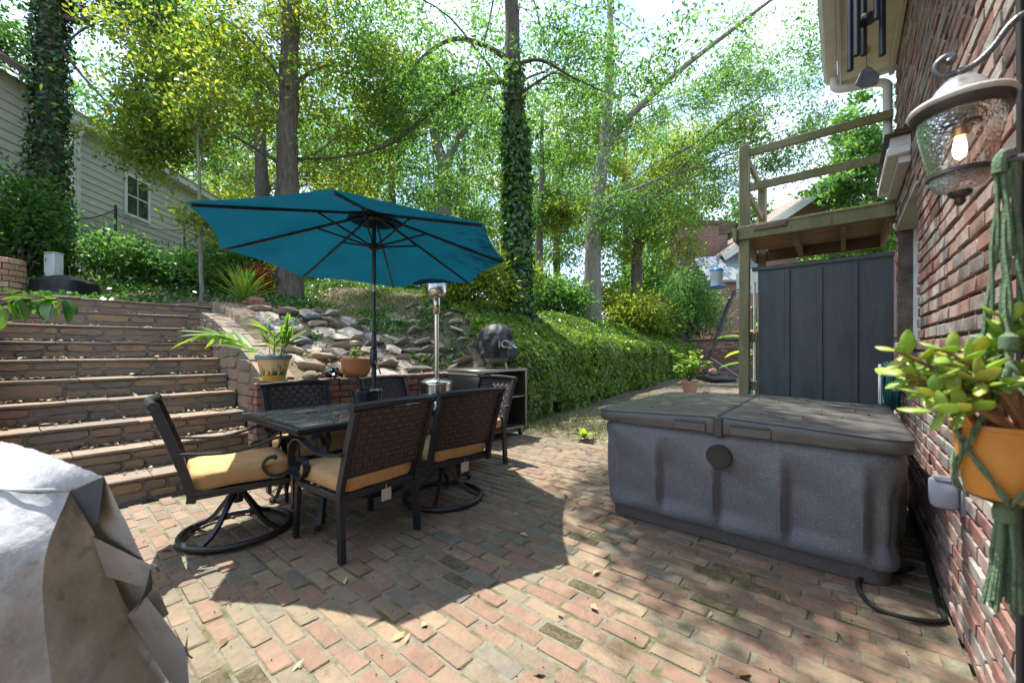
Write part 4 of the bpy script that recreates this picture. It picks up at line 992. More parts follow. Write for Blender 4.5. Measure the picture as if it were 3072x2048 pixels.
m = MB(); m.tube([(X0 + .02, Y0 - .05, .90), (X1 - .02, Y0 - .05, .90)], .011, 8); m.tube([(X0 + .04, Y0 - .05, .90), (X0 + .04, Y0, .90)], .008, 6); m.tube([(X1 - .04, Y0 - .05, .90), (X1 - .04, Y0, .90)], .008, 6); m.build('handle', BRS, ct_)
for sx in (X0 + .05, X1 - .05):
    for sy in (Y0 + .06, Y1 - .06):
        m = MB(); m.tube([(sx - .015, sy, .042), (sx + .015, sy, .042)], .042, 18); wl = m.build('caster', MATS['rubber'], ct_)
        m = MB(); m.bx(sx - .024, sx - .018, sy - .018, sy + .018, .04, .11); m.bx(sx + .018, sx + .024, sy - .018, sy + .018, .04, .11); m.bx(sx - .024, sx + .024, sy - .02, sy + .02, .111, .118); m.build('fork', BRS, wl)
mat('black_cover', pal=[(.010, .010, .011), (.018, .018, .019)], pscale=6, stains=[((.05, .043, .036), 5, .6, .74, .5)], rough=.55, bump=.012, bscale=12, bdet=4)
mat('grill_grey', base=(.30, .30, .29), rough=.5)
gk = empty('covered_grill', (-3.88, 4.33, .96), 0, 'small kamado grill under a black printed fabric cover on the steel cart', 'grill')
m = MB(); m.lathe([(.09, .07), (.14, .08), (.19, .16), (.215, .28), (.21, .36)], n=28); m.build('bowl', MATS['grill_grey'], gk, smooth=60)
for k in range(3):
    a = .3 + k * 2.1; m = MB(); m.bar((.11 * math.cos(a), .11 * math.sin(a), .16), (.17 * math.cos(a), .17 * math.sin(a), .0), .035, .02); m.build('leg', BRS, gk)
ca = TH - PI / 2                     # the printed side looks out over the patio
def cover_r(a, t):
    z = .15 + .50 * t; r = .265 * (1 - .04 * (1 - t)) * math.sqrt(max(0, 1 - max(0, (t - .38) / .62) ** 2.4))
    w1 = noise.noise(Vector((math.cos(a) * 2.6, math.sin(a) * 2.6, t * 3.0))) * .085 + abs(noise.noise(Vector((math.cos(a) * 5, math.sin(a) * 5, t * 5)))) * .045
    return r * 1.0 + w1 * (1 - t ** 3) - .01, z + (.05 * noise.noise(Vector((math.cos(a) * 1.5, math.sin(a) * 1.5, 8))) * (1 - t))
m = MB(); m.grid(lambda u, t: (cover_r(2 * PI * u, t)[0] * math.cos(2 * PI * u), cover_r(2 * PI * u, t)[0] * math.sin(2 * PI * u), cover_r(2 * PI * u, t)[1]), 56, 26, True)
cvr = m.build('fabric_cover', MATS['black_cover'], gk, smooth=50)
m = MB(); m.tube([cw(-.24, -.05, .34), cw(-.31, -.08, .36), cw(-.31, -.08, .28)], .014, 8); m.build('side_handle', BMt, gk)
fc = bpy.data.curves.new('lettering', 'FONT'); fc.body = 'iCON'; fc.size = .155; fc.offset = .0035; fc.extrude = .0; fc.resolution_u = 3
fo = bpy.data.objects.new('lettering', fc); col.objects.link(fo)
me = fo.to_mesh(); me2 = me.copy(); fo.to_mesh_clear(); bpy.data.objects.remove(fo)
bm = bmesh.new(); bm.from_mesh(me2); bmesh.ops.subdivide_edges(bm, edges=[e for e in bm.edges if e.calc_length() > .02], cuts=2)
for v in bm.verts:
    a = ca + .12 + v.co.x / .30; tz = .225 + v.co.y * .95 + .02; t_ = (tz - .15 + .05) / .50
    r_, z_ = cover_r(a, t_); v.co = ((r_ + .012) * math.cos(a), (r_ + .012) * math.sin(a), z_)
bm.to_mesh(me2); bm.free(); me2.materials.clear(); me2.materials.append(mat('print_white', base=(.62, .62, .62), rough=.7)); link('lettering', me2, cvr)

# ------------------------------------------------------------------ pots and ornaments on the wall
def leaf_blade(L, W, seg=5, fold=.25, droop=.25, matl=None, rnd=.5):
    """one long leaf from the origin along +x"""
    m = MB(); vs = []
    for i in range(seg + 1):
        t = i / seg; w_ = W * math.sin(PI * min(1, (t * .86 + .10))) ** .8 * (1 if i < seg else .05); z = -droop * L * t * t
        vs += [(t * L, w_ / 2, z + fold * w_ / 2), (t * L, 0, z), (t * L, -w_ / 2, z + fold * w_ / 2)]
    m.add(vs, [(i * 3 + k, i * 3 + k + 1, i * 3 + k + 4, i * 3 + k + 3) for i in range(seg) for k in range(2)])
    me = m.mesh('leaf', matl, 60); a = me.attributes.new('rnd', 'FLOAT', 'FACE'); a.data.foreach_set('value', [rnd] * len(me.polygons)); return me
def aim(d, roll=0.0):
    """rotation that takes +x to d, leaf face up"""
    d = Vector(d).normalized(); up = Vector((0, 0, 1)); y = up.cross(d)
    if y.length < 1e-3: y = Vector((0, 1, 0))
    y.normalize(); z = d.cross(y); return (Matrix((d, y, z)).transposed() @ Matrix.Rotation(roll, 3, 'X')).to_euler()
BLD = [leaf_blade(1, .13, 6, .3, dr, leafp, r_) for dr, r_ in ((.1, .2), (.3, .5), (.5, .8), (.2, .95))]
# painted planter: cream and yellow with lavender, blue rolled rim
pm = bpy.data.materials.new('painted_clay'); pm.use_nodes = True; t = pm.node_tree; L = t.links.new; b = t.nodes['Principled BSDF']; b.inputs['Roughness'].default_value = .5
tc = node(t, 'ShaderNodeTexCoord'); sp = node(t, 'ShaderNodeSeparateXYZ'); L(tc.outputs['Object'], sp.inputs[0])
nz = node(t, 'ShaderNodeTexNoise', Scale=9.0, Detail=3.0); L(tc.outputs['Object'], nz.inputs['Vector'])
c1_ = node(t, 'ShaderNodeValToRGB'); c1_.color_ramp.elements[0].color = (.55, .42, .20, 1); c1_.color_ramp.elements[1].color = (.62, .33, .06, 1); c1_.color_ramp.elements[0].position = .42; c1_.color_ramp.elements[1].position = .6; L(nz.outputs['Fac'], c1_.inputs['Fac'])
mp = node(t, 'ShaderNodeMapping', Scale=(60, 60, 9)); L(tc.outputs['Object'], mp.inputs['Vector']); n2 = node(t, 'ShaderNodeTexNoise', Scale=1.0, Detail=2.0); L(mp.outputs[0], n2.inputs['Vector'])
z1 = node(t, 'ShaderNodeMapRange', clamp=True); L(sp.outputs['Z'], z1.inputs[0]); z1.inputs[1].default_value = .17; z1.inputs[2].default_value = .06; 
gtv = node(t, 'ShaderNodeMath', operation='SUBTRACT'); L(n2.outputs['Fac'], gtv.inputs[0]); sub = node(t, 'ShaderNodeMath', operation='MULTIPLY_ADD'); L(z1.outputs[0], sub.inputs[0]); sub.inputs[1].default_value = -.14; sub.inputs[2].default_value = .60; L(sub.outputs[0], gtv.inputs[1])
st_ = node(t, 'ShaderNodeMath', operation='GREATER_THAN'); L(gtv.outputs[0], st_.inputs[0]); st_.inputs[1].default_value = 0
hi = node(t, 'ShaderNodeMath', operation='LESS_THAN'); L(sp.outputs['Z'], hi.inputs[0]); hi.inputs[1].default_value = .175
lo = node(t, 'ShaderNodeMath', operation='GREATER_THAN'); L(sp.outputs['Z'], lo.inputs[0]); lo.inputs[1].default_value = .062
a1 = node(t, 'ShaderNodeMath', operation='MULTIPLY'); L(st_.outputs[0], a1.inputs[0]); L(hi.outputs[0], a1.inputs[1]); a2 = node(t, 'ShaderNodeMath', operation='MULTIPLY'); L(a1.outputs[0], a2.inputs[0]); L(lo.outputs[0], a2.inputs[1])
cf = node(t, 'ShaderNodeValToRGB'); cf.color_ramp.elements[0].color = (.05, .09, .04, 1); cf.color_ramp.elements[1].color = (.10, .08, .22, 1); cf.color_ramp.elements[0].position = .10; cf.color_ramp.elements[1].position = .14; L(sp.outputs['Z'], cf.inputs['Fac'])
mx = node(t, 'ShaderNodeMix', data_type='RGBA'); L(a2.outputs[0], mx.inputs['Factor']); L(c1_.outputs[0], mx.inputs['A']); L(cf.outputs[0], mx.inputs['B']); L(mx.outputs['Result'], b.inputs['Base Color'])
pl = empty('painted_planter', (-4.42, 1.57, LZ + .002), 0, 'cream planter painted with lavender and blue rim holding long leaved plant on wall', 'planter')
m = MB(); m.lathe([(.10, .02), (.105, .03), (.12, .10), (.137, .18), (.148, .225)], n=32); m.build('pot', pm, pl, smooth=50)
m = MB(); m.lathe([(.145, .222), (.162, .228), (.165, .245), (.162, .262), (.150, .266), (.142, .25)], n=32, cap0=False, cap1=False); m.build('rim', mat('blue_rim', pal=[(.10, .14, .22), (.20, .25, .32)], pscale=60, rough=.5, bump=.006, bscale=50), pl, smooth=60)
m = MB(); m.lathe([(.115, 0), (.13, .006), (.135, .022), (.12, .018), (.001, .016)], n=28); m.build('saucer', pm, pl)
m = MB(); m.lathe([(.001, .235), (.145, .235)], n=24, cap0=False, cap1=False); m.build('soil', MATS['potting_soil'], pl)
rr = random.Random(51)
def stem_plant(parent, base, path, n, Lr, meshes, t0=.25, side=1.0, rad=.004, updir=None, fmat=leafp):
    P = spline(path, 6); m = MB(); m.tube(P, [rad * (1 - .6 * i / len(P)) for i in range(len(P))], 5); m.build('stem', fmat, parent)
    for k in range(n):
        t_ = t0 + (1 - t0) * (k + .5) / n; i = min(len(P) - 2, int(t_ * (len(P) - 1))); p = P[i]; d = (P[i + 1] - P[i]).normalized()
        sd = d.cross(Vector((0, 0, 1))); sd = sd.normalized() if sd.length > .1 else Vector((rr.uniform(-1, 1), rr.uniform(-1, 1), 0)).normalized()
        dr = d * rr.uniform(.5, .9) + sd * (1 if k % 2 else -1) * rr.uniform(.4, .9) * side + Vector((0, 0, rr.uniform(-.25, .2)))
        Lf = rr.uniform(*Lr); o = link('leaf', rr.choice(meshes), parent, p, aim(dr, rr.uniform(-.5, .5)), (Lf, Lf, Lf))
c = Vector((0, 0, .24))
stem_plant(pl, c, [c + cw(-.03, 0, 0), c + cw(-.13, -.02, .05), c + cw(-.27, -.04, .13), c + cw(-.40, -.06, .20), c + cw(-.50, -.08, .23)], 26, (.26, .42), BLD, .25)
for (dx, dy, h_) in ((.06, .02, .30), (-.05, .03, .36), (.02, -.04, .24), (.09, -.02, .22), (-.02, .06, .28), (.04, .05, .34)):
    stem_plant(pl, c, [c + cw(dx, dy, 0), c + cw(dx * 1.5, dy, h_ * .5), c + cw(dx * 2.2, dy * 1.3, h_)], 8, (.16, .27), BLD, .3, .8)
tcx_ = mat('terracotta', pal=[(.42, .14, .045), (.50, .19, .07), (.36, .12, .04)], pscale=6, stains=[((.24, .10, .05), 5, .6, .75, .5)], rough=.75, bump=.003, bscale=30)
tp2 = empty('terracotta_bowl', (-4.43, 2.46, LZ + .002), 0, 'wide terracotta bowl with young basil on the low brick wall', 'pot')
m = MB(); m.lathe([(.10, 0), (.125, .01), (.155, .06), (.165, .14), (.166, .185), (.174, .188), (.174, .212), (.163, .212), (.158, .18)], n=36); m.build('bowl', tcx_, tp2, smooth=50)
m = MB(); m.lathe([(.001, .175), (.16, .175)], n=24, cap0=False, cap1=False); m.build('soil', MATS['potting_soil'], tp2)
OV = [leaf_blade(1, .62, 4, .25, .25, leafp, r_) for r_ in (.45, .75, .95)]
for k in range(26):
    a = rr.uniform(0, 6.28); z = .20 + .16 * rr.random(); r_ = .06 * rr.random() * (1.3 - (z - .2) * 5); Lf = rr.uniform(.05, .085)
    link('leaf', rr.choice(OV), tp2, (r_ * math.cos(a), r_ * math.sin(a), z), aim((math.cos(a), math.sin(a), rr.uniform(-.1, .6))), (Lf, Lf, Lf))
m = MB()
for k in range(5): a = k * 1.3; m.tube([(.012 * math.cos(a), .012 * math.sin(a), .17), (.03 * math.cos(a), .03 * math.sin(a), .31)], .003, 5)
m.build('stem', leafp, tp2)
og = empty('frog_ornament', (-4.40, 2.14, LZ + .002), 0.6, 'small glossy black frog ornament with warty back on the brick wall', 'ornament')
m = MB()
def frog(u, t):
    a = 2 * PI * u; z = t; r = math.sin(PI * max(.02, min(.98, t))) ** .6
    bx_ = .085 * r * math.cos(a) * 1.15; by = .07 * r * math.sin(a); w_ = 1 + .10 * max(0, math.sin(a * 7) * math.sin(t * 22))
    return (bx_ * w_ + .02 * (t - .4), by * w_, .005 + .115 * t)
m.grid(frog, 42, 18, True); m.build('body', MATS['black_glaze'], og, smooth=60)
for s in (-1, 1):
    m = MB(); m.lathe([(.002, -.018), (.016, -.01), (.02, 0), (.016, .012), (.002, .018)], (.055, s * .035, .105), 12); m.build('eye', MATS['black_glaze'], og)
    m = MB(); m.tube(spline([(.05, s * .05, .05), (.085, s * .07, .03), (.10, s * .075, .012)], 4), [.02] * 5 + [.017] * 4, 8); m.build('foot', MATS['black_glaze'], og)
tt = empty('turtle_ornament', (-4.41, 1.93, LZ + .002), .3, 'small brown stone turtle ornament on the brick wall', 'ornament')
m = MB(); m.lathe([(.085, .012), (.09, .025), (.075, .06), (.045, .085), (.001, .095)], n=24); m.build('shell', MATS['mossy_stone'], tt, smooth=60)
m = MB(); m.lathe([(.001, .0), (.07, .0), (.072, .014)], n=20); m.build('belly', tcx_, tt)
m = MB(); m.tube([(.07, 0, .03), (.105, 0, .045), (.125, 0, .045)], [.022, .022, .014], 8); m.build('head', MATS['mossy_stone'], tt)
# ------------------------------------------------------------------ covered barbecue in the foreground
mat('grey_canvas', pal=[(.32, .33, .33), (.38, .385, .38), (.27, .28, .285)], pscale=3.5, stains=[((.15, .155, .155), 5, .52, .72, .7), ((.09, .095, .10), 13, .60, .74, .6)], rough=.85, bump=.012, bscale=11, bdet=6, spec=.2)
mat('canvas_shaded', pal=[(.028, .032, .040), (.045, .05, .058)], pscale=6, rough=.8, bump=.006, bscale=20)  # shade of the corner folds painted in as dark canvas; tie cord shares it
bq = empty('covered_barbecue', cw(-1.75, 1.25), 0, 'large barbecue under a wrinkled pale grey canvas cover at the patio edge', 'barbecue')
BI = Matrix.Translation(-cw(-1.75, 1.25))
def canvas(quads, name, matl, n=14, amp=1.0, sag=0.0):
    """taut cloth panels between corner points, creased and rippled; corners are (right, ahead, up) from the tripod"""
    m = MB()
    for q in quads:
        a, b_, c_, d_ = [Vector(p) for p in q]; nrm = (b_ - a).cross(d_ - a)
        if nrm.length < 1e-6: nrm = (c_ - a).cross(d_ - a)
        nrm.normalize()
        def f(u, v):
            p = a.lerp(b_, u).lerp(d_.lerp(c_, u), v); k = Vector((p.x * 3.4 + p.z * 2.6, p.y * 3.4 - p.z * 1.7, p.z * 2.2))
            w_ = (.38 - abs(noise.noise(k))) * .034 + (.34 - abs(noise.noise(k * 2.6 + Vector((3, 1, 7))))) * .020 + (.3 - abs(noise.noise(k * 6.1 + Vector((9, 2, 4))))) * .008 + noise.noise(p * 34) * .002
            e = min(1, 8 * min(u, 1 - u, v, 1 - v)) if sag else 1
            p = p + Vector((.5, -.5, .7)) * (w_ - .012) * amp - nrm * sag * 16 * u * (1 - u) * v * (1 - v); return cw(p.x, p.y, p.z)
        m.grid(f, n, n)
    o = m.build(name, matl, bq, smooth=65); o.matrix_parent_inverse = BI
    bm = bmesh.new(); bm.from_mesh(o.data); bmesh.ops.remove_doubles(bm, verts=bm.verts[:], dist=.004); bm.to_mesh(o.data); bm.free(); return o
GC, CSH = MATS['grey_canvas'], MATS['canvas_shaded']
def bez(P, t):
    n = len(P) - 1; i = min(n - 1, int(t * n)); f = t * n - i
    a, b_, c_, d_ = P[max(0, i - 1)], P[i], P[i + 1], P[min(n, i + 2)]
    return 0.5 * ((2 * b_) + (c_ - a) * f + (2 * a - 5 * b_ + 4 * c_ - d_) * f * f + (3 * b_ - a - 3 * c_ + d_) * f ** 3)
def loft(rows, name, nu, nv):
    """hanging cloth through rows of points"""
    RW = [[Vector(p) for p in r] for r in rows]; m = MB()
    def f(u, v):
        p = bez([bez(r, u) for r in RW], v); k = Vector((p.x * 3.4 + p.z * 2.6, p.y * 3.4 - p.z * 1.7, p.z * 2.2))
        w_ = (.38 - abs(noise.noise(k))) * .034 + (.34 - abs(noise.noise(k * 2.6 + Vector((3, 1, 7))))) * .020 + (.3 - abs(noise.noise(k * 6.1 + Vector((9, 2, 4))))) * .008 + noise.noise(p * 34) * .002
        p = p + Vector((.5, -.5, .7)) * (w_ - .012); return cw(p.x, p.y, p.z)
    m.grid(f, nu, nv); o = m.build(name, GC, bq, smooth=70); o.matrix_parent_inverse = BI; return o
R0, R1, R2, R3 = (-2.75, 1.93, .87), (-1.93, 1.48, .895), (-1.45, 1.235, .905), (-1.055, 1.035, .895)     # far edge of the lid
Q0, Q1, Q2, Q3 = (-2.5, 1.52, .80), (-1.80, 1.25, .815), (-1.45, 1.14, .82), (-1.245, 1.125, .825)       # seam below the lid
B0, B1, B2_, B3 = (-2.2, 1.10, .52), (-1.58, .98, .56), (-1.36, .97, .585), (-1.245, 1.06, .60)           # bulge
G0, G1_, G2_, G3_ = (-2.05, .95, .04), (-1.50, .86, .04), (-1.33, .93, .04), (-1.225, 1.10, .04)          # hem
canvas([(R0, R1, Q1, Q0), (R1, R2, Q2, Q1), (R2, R3, Q3, Q2)], 'lid_cover', GC, 24)
loft([[Q0, Q1, Q2, Q3], [B0, B1, B2_, B3], [G0, G1_, G2_, G3_]], 'cover', 64, 44)
E1, E2, E3 = (-1.245, 1.185, .69), (-1.275, 1.32, .38), (-1.215, 1.42, .04)                                # far corner of the body
loft([[Q3, E1], [B3, E2], [G3_, E3]], 'side_cover', 24, 44)
canvas([(R3, Q3, E1, (-1.16, 1.12, .74))], 'corner_fold', CSH, 12, .35)
P1, P2 = (-1.105, 1.225, .565), (-1.16, 1.29, .45)                                                         # side shelf corner
canvas([((-1.25, 1.19, .665), P1, P2, (-1.26, 1.24, .52))], 'shelf_cover', GC, 14, .5)
canvas([(P1, P2, (-1.235, 1.30, .36), (-1.16, 1.26, .44))], 'corner_fold', CSH, 12, .3)
K1, K2 = (-1.10, 1.345, .225), (-1.145, 1.42, .03)
canvas([((-1.175, 1.285, .43), K1, K2, E3), ((-1.175, 1.285, .43), (-1.175, 1.286, .43), E3, (-1.25, 1.30, .36))], 'shelf_cover', GC, 14, .6)
canvas([(K1, (-1.16, 1.43, .21), (-1.19, 1.47, .03), K2)], 'shelf_cover', GC, 10, .4)
far = [[R0, (-2.6, 2.1, .04)], [R1, (-1.9, 1.66, .04)], [R2, (-1.5, 1.5, .04)], [R3, (-1.2, 1.40, .3)]]
canvas([(far[i][0], far[i + 1][0], far[i + 1][1], far[i][1]) for i in range(3)], 'back_cover', GC, 12)
def stitch(pts, name, r=.005):
    m = MB(); m.tube([cw(p.x, p.y, p.z) for p in spline([Vector(p) + Vector((.002, -.004, .006)) for p in pts], 6)], r, 6); o = m.build(name, GC, bq); o.matrix_parent_inverse = BI
stitch([Q0, Q1, Q2, Q3], 'seam', .0035)
m = MB(); m.tube([cw(-1.105, 1.225, .565), cw(-1.085, 1.22, .56), cw(-1.08, 1.225, .545)], .004, 5); m.tube([cw(-1.10, 1.345, .225), cw(-1.085, 1.34, .20), cw(-1.075, 1.345, .185)], .003, 5); o = m.build('tie_cord', CSH, bq); o.matrix_parent_inverse = BI

# ------------------------------------------------------------------ wall lantern
mat('iron', pal=[(.06, .065, .072), (.10, .105, .11), (.045, .047, .05)], pscale=16, rough=.36, bump=.002, bscale=60, spec=.7)
mat('cap_metal', pal=[(.17, .175, .18), (.26, .262, .262), (.10, .10, .098)], pscale=22, rough=.3, bump=.002, bscale=50, spec=.7)
lg_ = thin_glass('lantern_glass', (.93, .94, .93), .04, ripple=.006, rscale=16.0)
ir = MATS['iron']
ln = empty('wall_lantern', (.24, 1.59, 0), 0, 'iron wall lantern with rippled glass and lit bulb on the brick wall', 'lantern')
m = MB(); m.lathe([(.001, 1.945), (.03, 1.943), (.046, 1.925), (.058, 1.905), (.066, 1.895), (.093, 1.882)], n=40, cap1=False); m.build('cap', MATS['cap_metal'], ln, smooth=50)
m = MB(); m.lathe([(.090, 1.884), (.099, 1.880), (.103, 1.872), (.099, 1.864), (.088, 1.862)], n=40, cap0=False, cap1=False); m.build('rim', mat('pale_metal', pal=[(.40, .385, .35), (.50, .485, .45), (.26, .245, .22)], pscale=18, rough=.45, bump=.002, bscale=60), ln, smooth=60)
m = MB(); m.lathe([(.097, 1.864), (.094, 1.850), (.088, 1.842), (.078, 1.840), (.072, 1.848)], n=40, cap0=False, cap1=False); m.build('gallery', mat('dark_iron', base=(.035, .030, .027), rough=.45), ln, smooth=60)
m = MB(); m.lathe([(.084, 1.846), (.080, 1.80), (.068, 1.74), (.058, 1.695)], n=40, cap0=False, cap1=False); m.build('glass', lg_, ln, smooth=80)
m = MB(); m.lathe([(.057, 1.698), (.063, 1.696), (.064, 1.686), (.057, 1.684)], n=40); m.build('band', MATS['dark_iron'], ln)
m = MB(); m.lathe([(.058, 1.684), (.056, 1.668), (.045, 1.652), (.022, 1.642)], n=40, cap0=False, cap1=False); m.build('glass', lg_, ln, smooth=80)
m = MB(); m.lathe([(.024, 1.644), (.022, 1.634), (.010, 1.626), (.012, 1.618), (.006, 1.608), (.001, 1.606)], n=20); m.build('finial', MATS['dark_iron'], ln)
m = MB(); m.lathe([(.010, 1.942), (.016, 1.948), (.010, 1.955), (.014, 1.962), (.008, 1.972)], n=16); m.build('collar', ir, ln)
m = MB(); P = spline([(-.020, 0, 1.998), (-.014, 0, 2.008), (-.026, 0, 2.016), (-.043, 0, 2.004), (-.044, 0, 1.982), (-.028, 0, 1.967), (-.004, 0, 1.965), (.026, 0, 1.972), (.056, 0, 2.0), (.083, 0, 2.042), (.108, 0, 2.062), (.126, 0, 2.05), (.131, 0, 2.01)], 5)
m.tube(P, [.012 - .004 * min(1, i / 14) if i < 14 else .008 for i in range(len(P))], 10); m.build('arm', ir, ln, smooth=70)
m = MB(); m.box((.129, 0, 1.97), (.016, .10, .22), ch=.006); m.build('backplate', ir, ln)
m = MB(); m.lathe([(.012, 1.846), (.012, 1.815), (.016, 1.81), (.016, 1.79)], n=16); m.build('socket', mat('brass', base=(.55, .25, .06), rough=.3, metal=.9), ln)
em = bpy.data.materials.new('lit_bulb'); em.use_nodes = True; b = em.node_tree.nodes['Principled BSDF']; b.inputs['Emission Color'].default_value = (1, .62, .25, 1); b.inputs['Emission Strength'].default_value = 5.0
m = MB(); m.lathe([(.009, 1.79), (.012, 1.775), (.014, 1.755), (.011, 1.738), (.002, 1.730)], n=16); m.build('bulb', em, ln, smooth=70)

# ------------------------------------------------------------------ hanging jade plant
mat('cord_green', pal=[(.085, .14, .075), (.13, .20, .11), (.06, .10, .05)], pscale=40, rough=.95, bump=.006, bscale=160)
CG = MATS['cord_green']
mat('orange_pot', pal=[(.60, .24, .035), (.68, .30, .06)], pscale=4, stains=[((.40, .17, .05), 9, .58, .74, .5), ((.62, .42, .22), 20, .62, .74, .4)], rough=.55, trans=.10, bump=.002, bscale=40)
jade = mat('jade_leaf', pal=[(.17, .29, .045), (.25, .38, .06), (.36, .47, .09), (.20, .33, .07), (.40, .42, .08)], src='obj', pscale=10, rough=.35, trans=.35, tcol=(1.5, 1.6, .6))
jstem = mat('jade_stem', pal=[(.20, .10, .05), (.27, .16, .07)], pscale=30, rough=.8, bump=.003, bscale=80)
hk = empty('hanging_planter', (.258, 1.286, 0), 0, 'jade plant in an orange pot held by green macrame cords beside the lantern', 'hanging planter')
m = MB(); m.lathe([(.052, .918), (.058, .922), (.070, 1.0), (.076, 1.058), (.080, 1.060), (.080, 1.068), (.072, 1.068), (.068, 1.05)], n=36); m.build('pot', MATS['orange_pot'], hk, smooth=50)
m = MB(); m.lathe([(.001, 1.045), (.069, 1.045)], n=24, cap0=False, cap1=False); m.build('soil', MATS['potting_soil'], hk)
m = MB(); m.tube([(.12, 0, 1.61), (.05, 0, 1.612), (0, 0, 1.612)], .007, 8); m.tube([(0, 0, 1.612), (-.006, 0, 1.625)], .016, 10); m.box((.113, 0, 1.60), (.012, .03, .09), ch=.003); m.build('hook', ir, hk)
m = MB(); m.tube(spline([cw(-.014, 0, 1.585), cw(-.012, 0, 1.612), cw(0, 0, 1.625), cw(.012, 0, 1.612), cw(.016, 0, 1.58)], 5), .011, 8); m.build('wrapped_loop', CG, hk)
def cords(path, name, n=3, r=.0045, tw=.006, parent=hk):
    P = spline(path, 7); m = MB()
    for k in range(n):
        m.tube([p + Vector((tw * math.cos(2 * PI * k / n + i * .5), tw * math.sin(2 * PI * k / n + i * .5), 0)) for i, p in enumerate(P)], r, 5)
    return m.build(name, CG, parent, smooth=60)
for k in range(4):
    a = TH + PI / 4 + k * PI / 2 + PI; c_, s_ = math.cos(a), math.sin(a)
    cords([(c_ * .008, s_ * .008, 1.59), (c_ * .016, s_ * .016, 1.42), (c_ * .026, s_ * .026, 1.28), (c_ * .046, s_ * .046, 1.20)], 'cord', 2, .0038, .004)
    m = MB(); m.lathe([(.004, -.02), (.014, -.012), (.015, 0), (.014, .012), (.004, .02)], (c_ * .036, s_ * .036, 1.235), 10); m.build('knot', CG, hk)
    for s in (-1, 1):
        b2 = a + s * PI / 4; P = []
        for i in range(7):
            f = i / 6; an = a + (b2 - a) * f; rr_ = .05 + (.084 - .05) * min(1, f * 1.5); P.append((math.cos(an) * rr_, math.sin(an) * rr_, 1.20 - .19 * f if f < .8 else 1.048 - .1 * (f - .8) * 2))
        cords(P[:6] + [(math.cos(b2) * .0835, math.sin(b2) * .0835, 1.02)], 'cord', 2, .0034, .003)
        P = [(math.cos(b2) * .083, math.sin(b2) * .083, 1.02), (math.cos(b2 + s * .35) * .078, math.sin(b2 + s * .35) * .078, .975), (math.cos(b2 + s * .7) * .066, math.sin(b2 + s * .7) * .066, .925), (math.cos(b2 + s * .7) * .02, math.sin(b2 + s * .7) * .02, .905), (0, 0, .895)]
        cords(P, 'cord', 2, .0034, .003)
m = MB(); m.lathe([(.006, .86), (.018, .868), (.020, .885), (.017, .90), (.006, .912)], n=12); m.build('knot', CG, hk)
m = MB(); rr = random.Random(71)
for k in range(26):
    a = rr.uniform(0, 6.28); r0 = .012 * math.sqrt(rr.random()); r1 = .034 * math.sqrt(rr.random()); m.tube([(r0 * math.cos(a), r0 * math.sin(a), .868), (r0 * 1.6 * math.cos(a), r0 * 1.6 * math.sin(a), .80), (r1 * math.cos(a), r1 * math.sin(a), rr.uniform(.675, .71))], .0042, 5)
m.build('tassel', CG, hk)
# fleshy leaves
def jade_mesh():
    m = MB()
    def f(u, t):
        a = 2 * PI * u; x = t; w_ = .27 * math.sin(PI * min(1, t * .93 + .05)) ** .75 * (1 - .25 * (1 - t)); 
        return (x, w_ * math.cos(a), .09 * math.sin(PI * min(1, t * .95 + .03)) * math.sin(a) + .10 * t * t)
    m.grid(f, 10, 8, True); me = m.mesh('leaf', jade, 80); return me
JM = jade_mesh(); rr = random.Random(77)
tips = []
for k in range(17):
    if k < 12: e = cw(-rr.uniform(.03, .25), rr.uniform(-.08, .06), rr.uniform(1.08, 1.31))
    else: e = cw(rr.uniform(.0, .10), rr.uniform(-.08, .05), rr.uniform(1.12, 1.30))
    b0 = Vector((rr.uniform(-.03, .03), rr.uniform(-.03, .03), 1.04)); mid = b0.lerp(e, .5) + Vector((0, 0, .03))
    if e.x > .09: e.x = .09
    m = MB(); P = spline([b0, mid, e], 5); m.tube(P, [.007 - .004 * i / len(P) for i in range(len(P))], 7); m.build('stem', jstem, hk)
    tips.append((P, e))
    d = (e - mid).normalized(); side = d.cross(Vector((0, 0, 1))).normalized(); up = side.cross(d)
    for q in range(10):
        f = 1.0 - .09 * (q // 2); p = P[int(f * (len(P) - 1))]; a = (q % 2) * PI + (q // 2) * PI / 2 + rr.uniform(-.4, .4)
        dr = d * rr.uniform(.2, .6) + (side * math.cos(a) + up * math.sin(a)) * rr.uniform(.6, 1.0); Lf = rr.uniform(.036, .058)
        pe = p + dr.normalized() * Lf
        if pe.x > .11: continue
        link('leaf', JM, hk, p, aim(dr, rr.uniform(-.7, .7)), (Lf, Lf, Lf))

# ------------------------------------------------------------------ small things on and by the wall
pg = bpy.data.materials.new('clear_plastic'); pg.use_nodes = True; b = pg.node_tree.nodes['Principled BSDF']; b.inputs['Base Color'].default_value = (.42, .46, .54, 1); b.inputs['Roughness'].default_value = .25; b.inputs['Transmission Weight'].default_value = .35; b.inputs['IOR'].default_value = 1.2
ob = empty('outlet_box', (WX, 2.44, .62), 0, 'grey plastic weatherproof outlet cover on the brick wall beside the tub', 'outlet')
m = MB(); m.box((-.004, 0, 0), (.018, .10, .14), ch=.004); m.build('back_plate', mat('plastic_grey', base=(.17, .18, .20), rough=.5), ob)
m = MB(); m.box((-.055, 0, .004), (.084, .085, .115), ch=.012); m.build('bubble_cover', pg, ob, smooth=50)
m = MB(); m.box((-.05, 0, .064), (.07, .09, .006), ch=.002); m.build('hinge_lid', MATS['plastic_grey'], ob)
